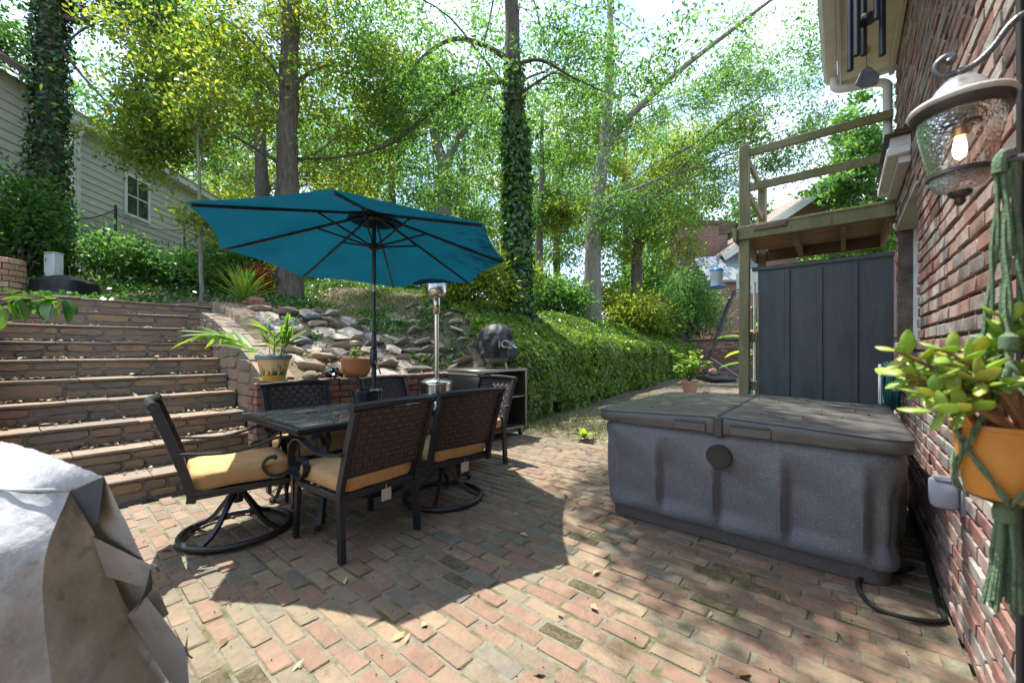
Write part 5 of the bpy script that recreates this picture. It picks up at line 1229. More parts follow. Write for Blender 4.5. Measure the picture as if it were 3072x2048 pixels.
m = MB(); P = [cw(2.238, 2.230, .012), cw(2.003, 2.157, .012), cw(1.881, 2.138, .012), cw(1.771, 2.047, .012), cw(1.706, 1.902, .012), cw(1.762, 1.817, .012), cw(1.866, 1.785, .012), cw(1.947, 1.799, .012)]
e_ = P[-1]; P += [Vector((WX - .03, e_.y + .10, .014)), Vector((WX - .022, e_.y + .4, .03)), Vector((WX - .02, e_.y + .8, .10)), Vector((WX - .03, e_.y + 1.2, .16))]
m.tube(spline(P, 6), .0105, 8); o = m.build('power_cable', MATS['rubber'], smooth=70); tag(o, 'grey black power cable looping over the bricks beside the hot tub', 'cable')
m = MB(); m.tube(spline([(WX - .012, 1.69, .02), (WX - .012, 1.70, .8), (WX - .012, 1.69, 1.6), (WX - .012, 1.70, 2.6), (WX - .012, 1.69, 3.84)], 4), .009, 8); o = m.build('wall_cable', MATS['rubber'], smooth=70); tag(o, 'black cable running straight up the brick wall behind the hanging planter', 'cable')
for k, (y0, z0) in enumerate(((2.86, .66), (2.92, .62))):
    m = MB(); m.tube(spline([(.262, y0, z0), (.31, y0 - .05, z0 - .04 - .03 * k), (WX - .02, y0 - .12, z0 - .10), (WX - .015, y0 - .24, z0 - .08), (WX - .015, 2.53, .65 - .02 * k)], 5), .006, 6); o = m.build('thin_cable', MATS['rubber'], smooth=70)
    tag(o, ('upper' if k == 0 else 'lower') + ' thin black cable from the hot tub to the outlet box', 'cable')
hs = empty('hose_holder', (.30, 4.62, 0), 0, 'teal garden hose coiled on a white holder beyond the hot tub', 'hose')
m = MB(); m.box((-.06, 0, .93), (.02, .14, .34), ch=.008); m.box((.01, 0, 1.06), (.13, .04, .03), ch=.006); m.build('holder', WT_, hs)
m = MB(); rr = random.Random(3)
for k in range(7):
    x = -.03 + .014 * k; m.tube([(x + .006 * math.sin(a * 3), (.17 + .008 * (k % 3)) * math.cos(a), .92 + (.19 + .01 * (k % 2)) * math.sin(a)) for a in [2 * PI * i / 40 for i in range(40)]], .0085, 7, closed=True)
m.build('hose', mat('hose_teal', base=(.012, .10, .10), rough=.4), hs, smooth=70)
# ------------------------------------------------------------------ back yard things
def onT(X, Y, dz=0.0):
    p = cw(X, Y); p.z = T(p.x, p.y) + dz; return p
# wall across the end of the yard
mat('far_brick', pal=[(.30, .13, .10), (.36, .19, .14), (.26, .15, .12), (.40, .26, .20)], src='attr', pscale=5, stains=[((.16, .15, .08), 2.5, .55, .7, .6), ((.42, .38, .30), 4, .62, .76, .5)], rough=.9)
ew = empty('yard_end_wall', (-3.0, 16.1, 0), 0, 'mossy brick wall closing the yard behind the basketball stand', 'wall'); EI = Matrix.Translation((3.0, -16.1, 0))
m = MB(); m.bx(-4.6, 3.5, 16.02, 16.3, .1, 1.58); o = m.build('core', MATS['house_mortar'], ew); o.matrix_parent_inverse = EI
ev = brick_variants(.197, .05, .060, MATS['far_brick'], 3, 24, .004)
Ms = [Matrix.Translation((-4.55 + hl * (i + (j % 2) * .5), 16.01, .2 + hh * j)) for j in range(19) for i in range(38)]
o = join_copies('brick_field', ev, Ms, MATS['far_brick'], ew); o.matrix_parent_inverse = EI
m = MB(); m.bx(-4.62, 3.5, 15.97, 16.32, 1.581, 1.63, ch=.01); o = m.build('coping', MATS['mossy_stone'], ew); o.matrix_parent_inverse = EI
# basketball stand lying back
bs = empty('basketball_stand', (-3.0, 13.4, .30), 0, 'black portable basketball stand leaning in the back yard', 'basketball stand')
B2 = mat('black_plastic', base=(.02, .021, .024), rough=.45)
m = MB(); m.box((.05, -.3, .075), (.75, 1.0, .13), rz=TH, ch=.05); m.build('base', B2, bs, smooth=60)
a = cw(-.42, 0, .12); b_ = cw(.62, .1, 2.75)
m = MB(); m.tube([a, b_], .048, 10); m.build('pole', B2, bs, smooth=60)
m = MB(); m.tube([a.lerp(b_, .22), cw(.50, -.3, .14)], .035, 8); m.build('brace', mat('grey_tube', base=(.20, .21, .22), rough=.4, metal=.6), bs)
m = MB(); m.tube([a.lerp(b_, .55) + cw(-.10, 0, 0), b_ + cw(-.16, 0, -.25)], .02, 6); m.tube([b_ + cw(-.16, 0, -.25), b_ + cw(.02, 0, -.12)], .018, 6); m.tube([b_, b_ + cw(.45, -.05, .14)], .02, 6); m.tube([b_ + cw(0, 0, -.1), b_ + cw(.45, -.05, .05)], .018, 6); m.build('lift_arm', B2, bs)
m = MB(); m.box(b_ + cw(.46, -.05, .25), (.9, .04, .7), rz=TH - 1.1, ch=.01); m.build('backboard', WT_, bs)
bm = bmesh.new(); bmesh.ops.create_icosphere(bm, subdivisions=3, radius=.12); me = bpy.data.meshes.new('basketball'); bm.to_mesh(me); bm.free(); me.polygons.foreach_set('use_smooth', [True] * len(me.polygons))
for k, (X, Y, cl, lb) in enumerate(((6.18, 12.30, (.42, .25, .17), 'pale worn basketball resting on the black stand base'), (5.93, 12.42, (.30, .09, .04), 'dark orange basketball resting on the black stand base'))):
    p = cw(X, Y); ball = empty('basketball', (p.x, p.y, .30 + .14 + .12), k, lb, 'ball'); me_ = me.copy(); me_.materials.append(mat('ball_%s' % ('pale' if k == 0 else 'orange'), base=cl, rough=.7, bump=.002, bscale=200)); link('sphere', me_, ball)
    m = MB()
    for ax in range(3):
        m.tube([[(.1205 * math.cos(q), .1205 * math.sin(q), 0), (0, .1205 * math.cos(q), .1205 * math.sin(q)), (.1205 * math.cos(q), 0, .1205 * math.sin(q))][ax] for q in [2 * PI * i / 28 for i in range(28)]], .002, 4, closed=True)
    m.build('seam', B2, ball)
# terracotta pot with leafy plant, teal glazed pot, banana leaves, bird feeder
mat('pot_clay', pal=[(.40, .22, .13), (.48, .28, .18)], pscale=6, rough=.85)
leafm = mat('lush_leaf', pal=[(.04, .12, .02), (.08, .20, .03), (.16, .28, .05), (.28, .34, .06)], src='attr', trans=.45, tcol=(1.6, 1.7, .7), rough=.45)
def leaf_mesh(name, C, D, N, L, W, rnd, matl, fold=.2):
    """many four-cornered leaves: centre C, direction D, face normal N"""
    C = np.asarray(C, np.float32); D = D / np.linalg.norm(D, axis=1, keepdims=True); S = np.cross(N, D); S /= (np.linalg.norm(S, axis=1, keepdims=True) + 1e-6); Nn = np.cross(D, S)
    L = np.broadcast_to(L, len(C))[:, None]; W = np.broadcast_to(W, len(C))[:, None]
    v0 = C - D * L * .5; v1 = C - D * L * .05 + S * W * .5 + Nn * W * fold * .5; v2 = C + D * L * .5; v3 = C - D * L * .05 - S * W * .5 + Nn * W * fold * .5
    V = np.stack([v0, v1, v2, v3], 1).reshape(-1, 3); F = np.arange(len(C) * 4).reshape(-1, 4)
    return np_mesh(name, V, F, matl, rnd)
def rnd_unit(n, up=0.0):
    v = NP.normal(size=(n, 3)); v[:, 2] += up; return v / np.linalg.norm(v, axis=1, keepdims=True)
def bushy(name, loc, label, cat, rad, n, leafL, leafW, matl, group=None, nst=7, clus=26, up=.5, lo=.1, stem_mat=None, seed=0, shell=.55):
    """a shrub: stems and a cloud of leaf clusters"""
    global NP
    r_ = empty(name, loc, 0, label, cat, group); rx, ry, rz = rad
    ncl = max(8, n // clus)
    d = rnd_unit(ncl); d[:, 2] = np.abs(d[:, 2]) * 1.1 - .15; q = shell + (1 - shell) * NP.random(ncl); cc = d * q[:, None] * np.array([rx, ry, rz]) + np.array([0, 0, rz * .35 + lo])
    cc[:, 2] = np.maximum(cc[:, 2], lo)
    i = NP.integers(0, ncl, n); s = min(rx, rz) * .24
    C = cc[i] + NP.normal(size=(n, 3)) * s; C[:, 2] = np.maximum(C[:, 2], .02)
    D = (C - cc[i]) + NP.normal(size=(n, 3)) * s * .8; N = rnd_unit(n, 1.0)
    link('foliage', leaf_mesh('foliage', C, D + 1e-4, N, leafL * NP.uniform(.6, 1.25, n), leafW * NP.uniform(.7, 1.2, n), np.clip(NP.random(ncl)[i] * .6 + NP.random(n) * .5, 0, .999), matl), r_)
    m = MB()
    for k in range(nst):
        e = Vector(cc[NP.integers(0, ncl)]); m.tube(spline([(RN.uniform(-.1, .1) * rx, RN.uniform(-.1, .1) * ry, -.05), e * .5 + Vector((0, 0, .1 * rz)), e], 4), [.018 * (1 - .08 * q_) * max(.5, rz) for q_ in range(9)], 5)
    m.build('stem', stem_mat or MATS['bark'], r_); return r_
mat('bark', pal=[(.07, .055, .042), (.13, .105, .08), (.20, .17, .13)], pscale=5, stretch=(5, 5, .7), stains=[((.20, .22, .17), 3, .56, .7, .6), ((.03, .025, .02), 9, .6, .72, .6)], rough=.95, bump=.05, bscale=16, bdet=8)
mat('bark_pale', pal=[(.14, .125, .10), (.22, .20, .165), (.30, .28, .24)], pscale=5, stretch=(4, 4, .8), stains=[((.10, .085, .065), 6, .55, .7, .6)], rough=.95, bump=.035, bscale=16, bdet=8)
p = onT(4.27, 9.6)
ptc = empty('leafy_pot', (p.x, p.y, p.z + .01), 0, 'terracotta pot of pale green leafy stems at the foot of the ivy wall', 'potted plant')
m = MB(); m.lathe([(.13, 0), (.17, .14), (.19, .25), (.205, .25), (.205, .29), (.18, .29), (.16, .22)], n=24); m.build('pot', MATS['pot_clay'], ptc)
BL2 = [leaf_blade(1, .5, 4, .25, .3, leafm, r_) for r_ in (.35, .6, .9)]
rr = random.Random(13)
for k in range(11):
    a = k * 2.4; h_ = rr.uniform(.4, .8); rr0 = rr.uniform(.2, .62)
    P = spline([(0, 0, .25), (rr0 * .4 * math.cos(a), rr0 * .4 * math.sin(a), .25 + h_ * .6), (rr0 * math.cos(a), rr0 * math.sin(a), .25 + h_)], 5); m = MB(); m.tube(P, .006, 5); m.build('stem', leafm, ptc)
    for i in range(3, len(P)):
        for s in (0, 1): Lf = rr.uniform(.11, .19); link('leaf', rr.choice(BL2), ptc, P[i], aim((rr.uniform(-1, 1), rr.uniform(-1, 1), rr.uniform(-.1, .5))), (Lf, Lf, Lf))
p = cw(5.15, 8.45); gpz = T(p.x, p.y) + .02
m = MB(); m.lathe([(.10, 0), (.16, .05), (.19, .16), (.17, .27), (.18, .30), (.16, .30), (.15, .26)], n=24)
o = empty('teal_pot', (p.x, p.y, gpz), 0, 'teal glazed pot of broad green leaves behind the wooden post', 'potted plant'); m.build('pot', mat('teal_glaze', base=(.10, .28, .22), rough=.2, coat=.4), o, smooth=60)
BN = [leaf_blade(1, .34, 6, .3, .35, leafm, r_) for r_ in (.35, .55, .75)]
for k in range(12):
    a = k * 2.4 + .3; z = rr.uniform(.7, 1.9); d = (math.cos(a), math.sin(a), rr.uniform(.1, .6)); Lf = rr.uniform(.5, .75); q = Vector((.05 * math.cos(a), .05 * math.sin(a), z))
    link('leaf', rr.choice(BN), o, q, aim(d), (Lf, Lf, Lf))
m = MB()
for k in range(4): a = k * 1.6; m.tube([(.03 * math.cos(a), .03 * math.sin(a), .25), (.06 * math.cos(a), .06 * math.sin(a), 1.95)], .018, 6)
m.build('stem', leafm, o)
bf = empty('bird_feeder', (PX - .27, PY0 - .07, 0), 0, 'blue topped clear plastic bird feeder hanging from the wooden landing', 'bird feeder')
BLU = mat('feeder_blue', base=(.02, .22, .55), rough=.35)
m = MB(); m.lathe([(.001, 2.175), (.05, 2.17), (.068, 2.15), (.068, 2.135)], n=24); m.build('lid', BLU, bf, smooth=50)
m = MB(); m.lathe([(.062, 2.135), (.066, 2.06), (.060, 2.04), (.066, 2.0), (.062, 1.95)], n=24); m.build('tube', mat('feeder_clear', base=(.55, .58, .58), rough=.15, trans=.3), bf, smooth=60)
m = MB(); m.lathe([(.05, 1.93), (.10, 1.935), (.115, 1.95), (.11, 1.955), (.06, 1.952)], n=24); m.build('tray', BLU, bf, smooth=50)
m = MB(); m.tube([(0, 0, 2.17), (.04, 0, 2.40), (.17, .01, 2.57)], .003, 5); m.build('wire', BMt, bf)
# copper tray shelf beside the post
cs = empty('copper_tray', (PX + .02, PY0 + .62, 0), 0, 'flat copper coloured bird bath dish behind the wooden post', 'dish')
m = MB(); m.lathe([(.02, 1.40), (.20, 1.41), (.26, 1.45), (.255, 1.455), (.18, 1.425), (.001, 1.42)], n=30); m.build('dish', mat('copper', base=(.45, .19, .10), rough=.45, metal=.5), cs, smooth=60)
m = MB(); m.tube([(0, 0, .0), (0, 0, 1.405)], .015, 8); m.lathe([(.14, 0), (.14, .02), (.02, .04)], n=20); m.build('stand', BMt, cs)

# ------------------------------------------------------------------ iron fence, trampoline net, utility box, covered fire pit, round planter
fn = empty('iron_fence', onT(-7.5, 12.5), 0, 'black iron picket fence along the top of the garden', 'fence')
FI = Matrix.Translation(-fn.location)
FP = [cw(-12.2, 9.2), cw(-9.6, 10.4), cw(-7.2, 12.6), cw(-5.2, 15.0), cw(-2.6, 16.6)]
pk = MB(); pk.tube([(0, 0, 0), (0, 0, 1.12)], .010, 5); pk.tube([(0, 0, 1.12), (0, 0, 1.19)], [.016, .002], 5); PKM = pk.mesh('picket', BMt)
ps = MB(); ps.bx(-.03, .03, -.03, .03, 0, 1.22); ps.lathe([(.02, 1.22), (.04, 1.25), (.001, 1.30)], n=8); PSM = ps.mesh('post', BMt)
for a, b_ in zip(FP[:-1], FP[1:]):
    n = int((b_ - a).length / .125)
    za, zb = T(a.x, a.y), T(b_.x, b_.y)
    for i in range(n):
        q = a.lerp(b_, i / n); q.z = T(q.x, q.y) + .03; o = link('post' if i % 16 == 0 else 'picket', PSM if i % 16 == 0 else PKM, fn, q); o.matrix_parent_inverse = FI
    for dz in (.14, 1.0):
        m = MB(); P = []
        for i in range(9): q = a.lerp(b_, i / 8); q.z = T(q.x, q.y) + dz + .03; P.append(q)
        m.tube(P, .014, 5); o = m.build('rail', BMt, fn); o.matrix_parent_inverse = FI
tn = empty('trampoline_net', onT(-10.5, 11.8), 0, 'sagging black trampoline net on padded poles in front of the siding house', 'trampoline'); TI = Matrix.Translation(-tn.location)
NPp = [onT(-12.6, 10.9), onT(-11.3, 11.4), onT(-9.5, 11.6), onT(-8.6, 13.2)]
tops = [5.1, 5.35, 4.85, 4.9]
for q, zt in zip(NPp, tops):
    m = MB(); m.tube([q, Vector((q.x, q.y, zt))], .035, 8); o = m.build('pole', BMt, tn); o.matrix_parent_inverse = TI
netm = mat('net_black', base=(.03, .032, .03), rough=.9)
for k in range(3):
    a, b_ = NPp[k], NPp[k + 1]; n = 26
    def tp_(f): q = a.lerp(b_, f); q.z = tops[k] * (1 - f) + tops[k + 1] * f - .9 * f * (1 - f) - .12; return q
    m = MB(); m.tube([tp_(i / 16) for i in range(17)], .014, 5); o = m.build('rope', BMt, tn); o.matrix_parent_inverse = TI
    m = MB(); hN = 1.35
    for i in range(-14, n):
        for s in (1, -1):
            P = []
            for j in range(9):
                f = (i + s * j * 1.6 + (14 if s < 0 else 0)) / n
                if 0 <= f <= 1: q = tp_(f); q.z -= hN * j / 8; P.append(q)
            if len(P) > 1: m.tube(P, .0035, 3, cap=False)
    o = m.build('net', netm, tn); o.matrix_parent_inverse = TI; o['kind'] = 'stuff'
p = onT(-9.05, 7.9)
ub = empty('utility_box', p, TH, 'pale grey utility pedestal standing in the ground cover', 'utility box'); m = MB(); m.bx(-.10, .10, -.09, .09, -.05, .56, ch=.01); m.build('body', WT_, ub); m = MB(); m.bx(-.108, .108, -.098, .098, .561, .59, ch=.01); m.build('lid', WT_, ub)
p = onT(-8.2, 7.35)
fp = empty('covered_fire_pit', p, TH + .1, 'low fire pit under a black tarpaulin at the top of the stairs', 'fire pit')
def tarp(u, v):
    a = 2 * PI * u; t_ = v; sq = (abs(math.cos(a)) ** 5 + abs(math.sin(a)) ** 5) ** (-1 / 5)
    if t_ < .6: r_ = .34; z = -.05 + .34 * t_ / .6
    else: q = (t_ - .6) / .4; r_ = .34 * (1 - q); z = .29 + .13 * math.sin(q * PI / 2)
    r_ *= 1 + .05 * noise.noise(Vector((math.cos(a) * 3, math.sin(a) * 3, t_ * 3))) * (1 if t_ < .7 else .5)
    return (r_ * sq * math.cos(a) * 1.08, r_ * sq * math.sin(a), z + .02 * noise.noise(Vector((math.cos(a) * 4, math.sin(a) * 4, t_ * 6))))
m = MB(); m.grid(tarp, 56, 26, True); m.build('tarpaulin', MATS['black_cover'], fp, smooth=50)
m = MB()
for k in range(4): a = PI / 4 + k * PI / 2; m.box((.36 * math.cos(a), .33 * math.sin(a), .02), (.06, .06, .14))
m.build('foot', BMt, fp)
p = onT(-8.72, 6.75)
rp_ = empty('round_brick_planter', p, 0, 'round tan brick planter at the head of the stairs', 'planter'); m = MB(); m.lathe([(.25, -.05), (.25, .56)], n=24); m.lathe([(.001, .45), (.25, .45)], n=24); m.build('core', MATS['step_mortar'], rp_)
tb_ = brick_variants(.14, .09, .09, mat('tan_brick', pal=[(.46, .27, .15), (.52, .33, .19), (.40, .22, .13)], src='obj', pscale=5, rough=.85, bump=.006, bscale=40), 4, 33, .006)
for j in range(6):
    for i in range(13): a = 2 * PI * (i + .5 * (j % 2)) / 13; link('brick', rr.choice(tb_), rp_, (.285 * math.cos(a), .285 * math.sin(a), .03 + .1 * j), (0, 0, a + PI / 2), (1, 1, .98))
bp_ = empty('brick_pier', (-7.30, 2.25, 1.88), .1, 'short stack of old red bricks at the end of the top step', 'bricks')
for k, (x, y, z) in enumerate(((0, 0, .03), (.0, .21, .03), (.01, .0, .095), (0, .20, .095), (0, .1, .16), (-.1, .1, .03))): link('brick', rr.choice(lv), bp_, (x, y, z), (0, 0, PI / 2 + rr.gauss(0, .05)), (1, 1.1, 1))

# ------------------------------------------------------------------ siding house on the left
mat('siding', pal=[(.47, .465, .385), (.53, .52, .435), (.43, .425, .355)], pscale=1.2, stretch=(.5, .5, 2), rough=.7, bump=.003, bscale=30)
mat('shingle', pal=[(.17, .13, .11), (.24, .19, .16), (.13, .10, .09)], pscale=5, stretch=(2, 2, 6), rough=.95, bump=.012, bscale=40)
A = cw(-12.1, 11.0); sh = empty('siding_house', (A.x, A.y, T(A.x, A.y) - .2), TH + .113, 'cream clapboard house with shingle roof behind the trampoline and shrubs', 'house')
zg = sh.location.z; EZ = 7.45 - zg; LEN = 8.6
m = MB(); m.bx(-7, -.03, .03, LEN, -1.5, EZ); m.build('wall', MATS['siding'], sh)
bdm = MB(); bdm.add([(0, 0, 0), (0, LEN, 0), (.028, LEN, 0), (.028, 0, 0), (0, 0, .21), (0, LEN, .21), (.004, LEN, .21), (.004, 0, .21)], [(0, 1, 2, 3), (4, 7, 6, 5), (3, 2, 6, 7), (0, 3, 7, 4), (1, 5, 6, 2), (0, 4, 5, 1)]); BDM = bdm.mesh('clapboard', MATS['siding'])
bdf = MB(); bdf.add([(-7, 0, 0), (0, 0, 0), (0, -.028, 0), (-7, -.028, 0), (-7, 0, .21), (0, 0, .21), (0, -.004, .21), (-7, -.004, .21)], [(0, 1, 2, 3), (4, 7, 6, 5), (3, 2, 6, 7), (0, 3, 7, 4), (1, 5, 6, 2), (0, 4, 5, 1)]); BDF = bdf.mesh('clapboard', MATS['siding'])
for k in range(int(EZ / .205) + 1):
    link('clapboard', BDM, sh, (-.028, .03, .205 * k)); link('clapboard', BDF, sh, (-.032, .03, .205 * k))
m = MB(); m.bx(-.06, .045, -.04, .10, 0, EZ - .02); m.build('corner_board', WT_, sh)
m = MB(); m.bx(-.03, .30, -.35, LEN + .3, EZ - .02, EZ + .01); m.build('soffit', WT_, sh)
m = MB(); m.bx(.301, .33, -.36, LEN + .3, EZ - .04, EZ + .17); m.build('gutter', WT_, sh)
m = MB(); m.add([(.36, -.4, EZ + .16), (.36, LEN + .3, EZ + .16), (-4, LEN + .3, EZ + 2.9), (-4, -.4, EZ + 2.9), (.36, -.4, EZ + .22), (.36, LEN + .3, EZ + .22), (-4, LEN + .3, EZ + 2.96), (-4, -.4, EZ + 2.96)], [(3, 2, 1, 0), (4, 5, 6, 7), (0, 1, 5, 4), (1, 2, 6, 5), (2, 3, 7, 6), (3, 0, 4, 7)]); m.build('roof', MATS['shingle'], sh)
m = MB(); m.tube([(.2, .12, EZ + .02), (.2, .12, EZ - .1), (.06, .12, EZ - .3), (.06, .12, .1)], .045, 8); m.build('downspout', WT_, sh)
for (y0, y1, z0, z1) in ((1.75, 2.6, EZ - 1.85, EZ - .65), (1.8, 2.7, .35, 1.55), (5.2, 6.1, EZ - 1.85, EZ - .65), (5.2, 6.1, .35, 1.55)):
    m = MB(); m.bx(.0, .05, y0 - .09, y0, z0 - .09, z1 + .09); m.bx(.0, .05, y1, y1 + .09, z0 - .09, z1 + .09); m.bx(.0, .05, y0, y1, z1, z1 + .09); m.bx(.0, .07, y0, y1, z0 - .09, z0); wn = m.build('window', WT_, sh)
    m = MB(); m.bx(.004, .02, y0, y1, z0, z1); m.build('pane', gl, wn)
    m = MB(); m.bx(.015, .04, y0, y1, (z0 + z1) / 2 - .02, (z0 + z1) / 2 + .02); m.bx(.017, .035, (y0 + y1) / 2 - .012, (y0 + y1) / 2 + .012, z0, z1); m.build('muntin', WT_, wn)
# nearer wing of that house
m = MB(); m.bx(-5, 1.15, -7.5, -2.2, -1.8, EZ - .4); m.build('wing_wall', MATS['siding'], sh)
bdw = MB(); bdw.add([(0, -7.5, 0), (0, -2.2, 0), (.028, -2.2, 0), (.028, -7.5, 0), (0, -7.5, .21), (0, -2.2, .21), (.004, -2.2, .21), (.004, -7.5, .21)], [(0, 1, 2, 3), (4, 7, 6, 5), (3, 2, 6, 7), (0, 3, 7, 4), (1, 5, 6, 2), (0, 4, 5, 1)]); BDW = bdw.mesh('clapboard', MATS['siding'])
for k in range(int((EZ - .4) / .205) + 1): link('clapboard', BDW, sh, (1.152, 0, .205 * k))
m = MB(); m.bx(1.185, 1.25, -2.3, -2.15, 0, EZ - .4); m.build('corner_board', WT_, sh)
m = MB(); m.add([(1.55, -7.6, EZ - .45), (1.55, -1.9, EZ - .45), (-2, -1.9, EZ + 2.0), (-2, -7.6, EZ + 2.0), (1.55, -7.6, EZ - .30), (1.55, -1.9, EZ - .30), (-2, -1.9, EZ + 2.15), (-2, -7.6, EZ + 2.15)], [(3, 2, 1, 0), (4, 5, 6, 7), (0, 1, 5, 4), (1, 2, 6, 5), (2, 3, 7, 6), (3, 0, 4, 7)]); m.build('wing_roof', MATS['shingle'], sh)

# ------------------------------------------------------------------ brick neighbour beyond the yard
def brick_wall_mat():
    m = bpy.data.materials.new('distant_brick'); m.use_nodes = True; t = m.node_tree; b = t.nodes['Principled BSDF']; b.inputs['Roughness'].default_value = .9
    tc = node(t, 'ShaderNodeTexCoord'); mp = node(t, 'ShaderNodeMapping'); mp.inputs['Rotation'].default_value = (PI / 2, 0, 0); t.links.new(tc.outputs['Object'], mp.inputs['Vector'])
    br = node(t, 'ShaderNodeTexBrick', Scale=1.0); br.inputs['Brick Width'].default_value = .22; br.inputs['Row Height'].default_value = .075; br.inputs['Mortar Size'].default_value = .010
    br.inputs['Color1'].default_value = (.20, .075, .06, 1); br.inputs['Color2'].default_value = (.29, .12, .09, 1); br.inputs['Mortar'].default_value = (.30, .26, .22, 1)
    t.links.new(mp.outputs[0], br.inputs['Vector']); t.links.new(br.outputs['Color'], b.inputs['Base Color']); return m
DBK = brick_wall_mat(); A = cw(10.6, 19.0)
nb_ = empty('brick_neighbour', (A.x, A.y, 1.4), TH, 'red brick house with white gable trim and chimney beyond the back yard', 'house')
m = MB(); m.bx(-.2, 9, .2, 8, 0, 4.6); m.add([(-.2, .2, 4.6), (9, .2, 4.6), (4.4, .2, 7.6), (-.2, 8, 4.6), (9, 8, 4.6), (4.4, 8, 7.6)], [(0, 1, 2), (5, 4, 3)]); m.build('wall', DBK, nb_)
for s in (-1, 1):
    e = 4.4 + s * 5.1; m = MB(); z0 = 4.25; m.add([(4.4, -.25, 7.72), (e, -.25, z0), (e, 8.3, z0), (4.4, 8.3, 7.72), (4.4, -.25, 7.85), (e, -.25, z0 + .13), (e, 8.3, z0 + .13), (4.4, 8.3, 7.85)], [(0, 1, 2, 3), (7, 6, 5, 4), (0, 4, 5, 1), (1, 5, 6, 2), (2, 6, 7, 3), (3, 7, 4, 0)]); m.build('roof', MATS['shingle'], nb_)
    m = MB(); m.bar((4.4, -.28, 7.62), (e, -.28, 4.15), .05, .32); m.build('rake_board', WT_, nb_)
m = MB(); m.bx(-1.6, .9, -.9, .19, 0, 3.0); m.build('bay_wall', DBK, nb_)
m = MB(); m.add([(-1.9, -1.2, 2.95), (1.2, -1.2, 2.95), (1.2, .19, 4.3), (-1.9, .19, 4.3), (-1.9, -1.2, 2.85), (1.2, -1.2, 2.85), (1.2, .19, 4.2), (-1.9, .19, 4.2)], [(0, 1, 2, 3), (7, 6, 5, 4), (0, 4, 5, 1), (1, 5, 6, 2), (3, 2, 6, 7), (0, 3, 7, 4)]); m.build('bay_roof', mat('slate_roof', pal=[(.16, .18, .21), (.26, .28, .31)], pscale=4, stretch=(2, 2, 8), rough=.8), nb_)
m = MB(); m.bx(-2.1, .4, 1.4, 2.6, 0, 6.2); m.build('chimney', DBK, nb_)
m = MB(); m.bx(-2.2, .5, 1.3, 2.7, 6.2, 6.4); m.build('chimney_cap', MATS['house_mortar'], nb_)
m = MB(); m.bx(2.2, 3.2, .15, .19, 1.0, 2.6); wn = m.build('window', WT_, nb_); m = MB(); m.bx(2.28, 3.12, .13, .149, 1.08, 2.52); m.build('pane', gl, wn)
# ------------------------------------------------------------------ trees
G1 = [(.026, .070, .016), (.040, .103, .022), (.062, .140, .028), (.094, .178, .034)]
G2 = [(.042, .10, .018), (.075, .15, .024), (.125, .195, .028), (.20, .235, .030)]
G3 = [(.022, .075, .022), (.035, .105, .028), (.055, .13, .032), (.08, .16, .03)]
L1 = mat('leaf_green', pal=G1, src='attr', trans=.55, tcol=(2.6, 2.6, 1.9), rough=.45, spec=.35)
L2 = mat('leaf_yellow', pal=G2, src='attr', trans=.55, tcol=(2.5, 2.3, 1.5), rough=.45, spec=.35)
L3 = mat('leaf_deep', pal=G3, src='attr', trans=.5, tcol=(2.4, 2.5, 1.7), rough=.4, spec=.45)
BK, BP = MATS['bark'], MATS['bark_pale']

def crown(blobs, n, L, W, matl, per=46, sp=.40, droop=-.35, gap=0):
    """leaves in twig clusters spread through the given lobes (centre, radii, share)"""
    Cs = []; 
    tot = sum(b[2] for b in blobs); cl_all = []
    for (c, r, sh_) in blobs:
        k = max(8, int(n * sh_ / tot / per * 1.75)); d = rnd_unit(k); q = NP.random(k) ** .45; pc = np.array(c) + d * q[:, None] * np.array(r)
        nz_ = np.array([noise.noise(Vector(p_) * .75) for p_ in pc]); cl_all.append(pc[np.argsort(-nz_)[:max(5, int(k * .58))]])   # open pockets of sky between the sprays
    cc = np.concatenate(cl_all); nn = len(cc) * per; i = np.repeat(np.arange(len(cc)), per)
    tw = rnd_unit(len(cc)); tw[:, 2] *= .35                          # each twig is a flattish spray
    t_ = NP.normal(size=(nn, 1)); C = cc[i] + tw[i] * t_ * sp * .9 + NP.normal(size=(nn, 3)) * np.array([sp, sp, sp * .5]) * .55
    D = rnd_unit(nn, droop) + tw[i] * .6; N = rnd_unit(nn, .9)
    rn = np.clip(.55 * NP.random(len(cc))[i] + .5 * NP.random(nn), 0, .999)
    global TWIG; TWIG = (cc, tw, sp)
    return leaf_mesh('crown', C, D, N, L * NP.uniform(.6, 1.25, nn), W * NP.uniform(.7, 1.2, nn), rn, matl), cc

def limbs(m, trunk, cc, n, r0, rr, zmin):
    """limbs from the trunk line out to some of the leaf clusters, with side twigs"""
    P = trunk
    for k in range(n):
        e = Vector(cc[rr.randrange(len(cc))]); cand = [p for p in P if p.z < e.z - .3 and p.z > zmin] or [P[-1]]
        s = min(cand, key=lambda p: abs((e.z - p.z) - rr.uniform(.3, .9) * (Vector((e.x, e.y, 0)) - Vector((p.x, p.y, 0))).length))
        mid = s.lerp(e, .5) + Vector((rr.uniform(-.3, .3), rr.uniform(-.3, .3), rr.uniform(.1, .5)))
        Q = spline([s, s.lerp(mid, .5) + Vector((rr.uniform(-.15, .15), rr.uniform(-.15, .15), .1)), mid, e], 4); r = r0 * rr.uniform(.5, 1)
        m.tube(Q, [r * (1 - .85 * i / (len(Q) - 1)) for i in range(len(Q))], 6)
        for q in range(3):
            a = Q[rr.randrange(len(Q) // 2, len(Q))]; b = Vector(cc[rr.randrange(len(cc))]); 
            if (b - a).length < 2.2: m.tube(spline([a, a.lerp(b, .5) + Vector((0, 0, .15)), b], 3), [r * .3 * (1 - .8 * i / 6) for i in range(7)], 4)

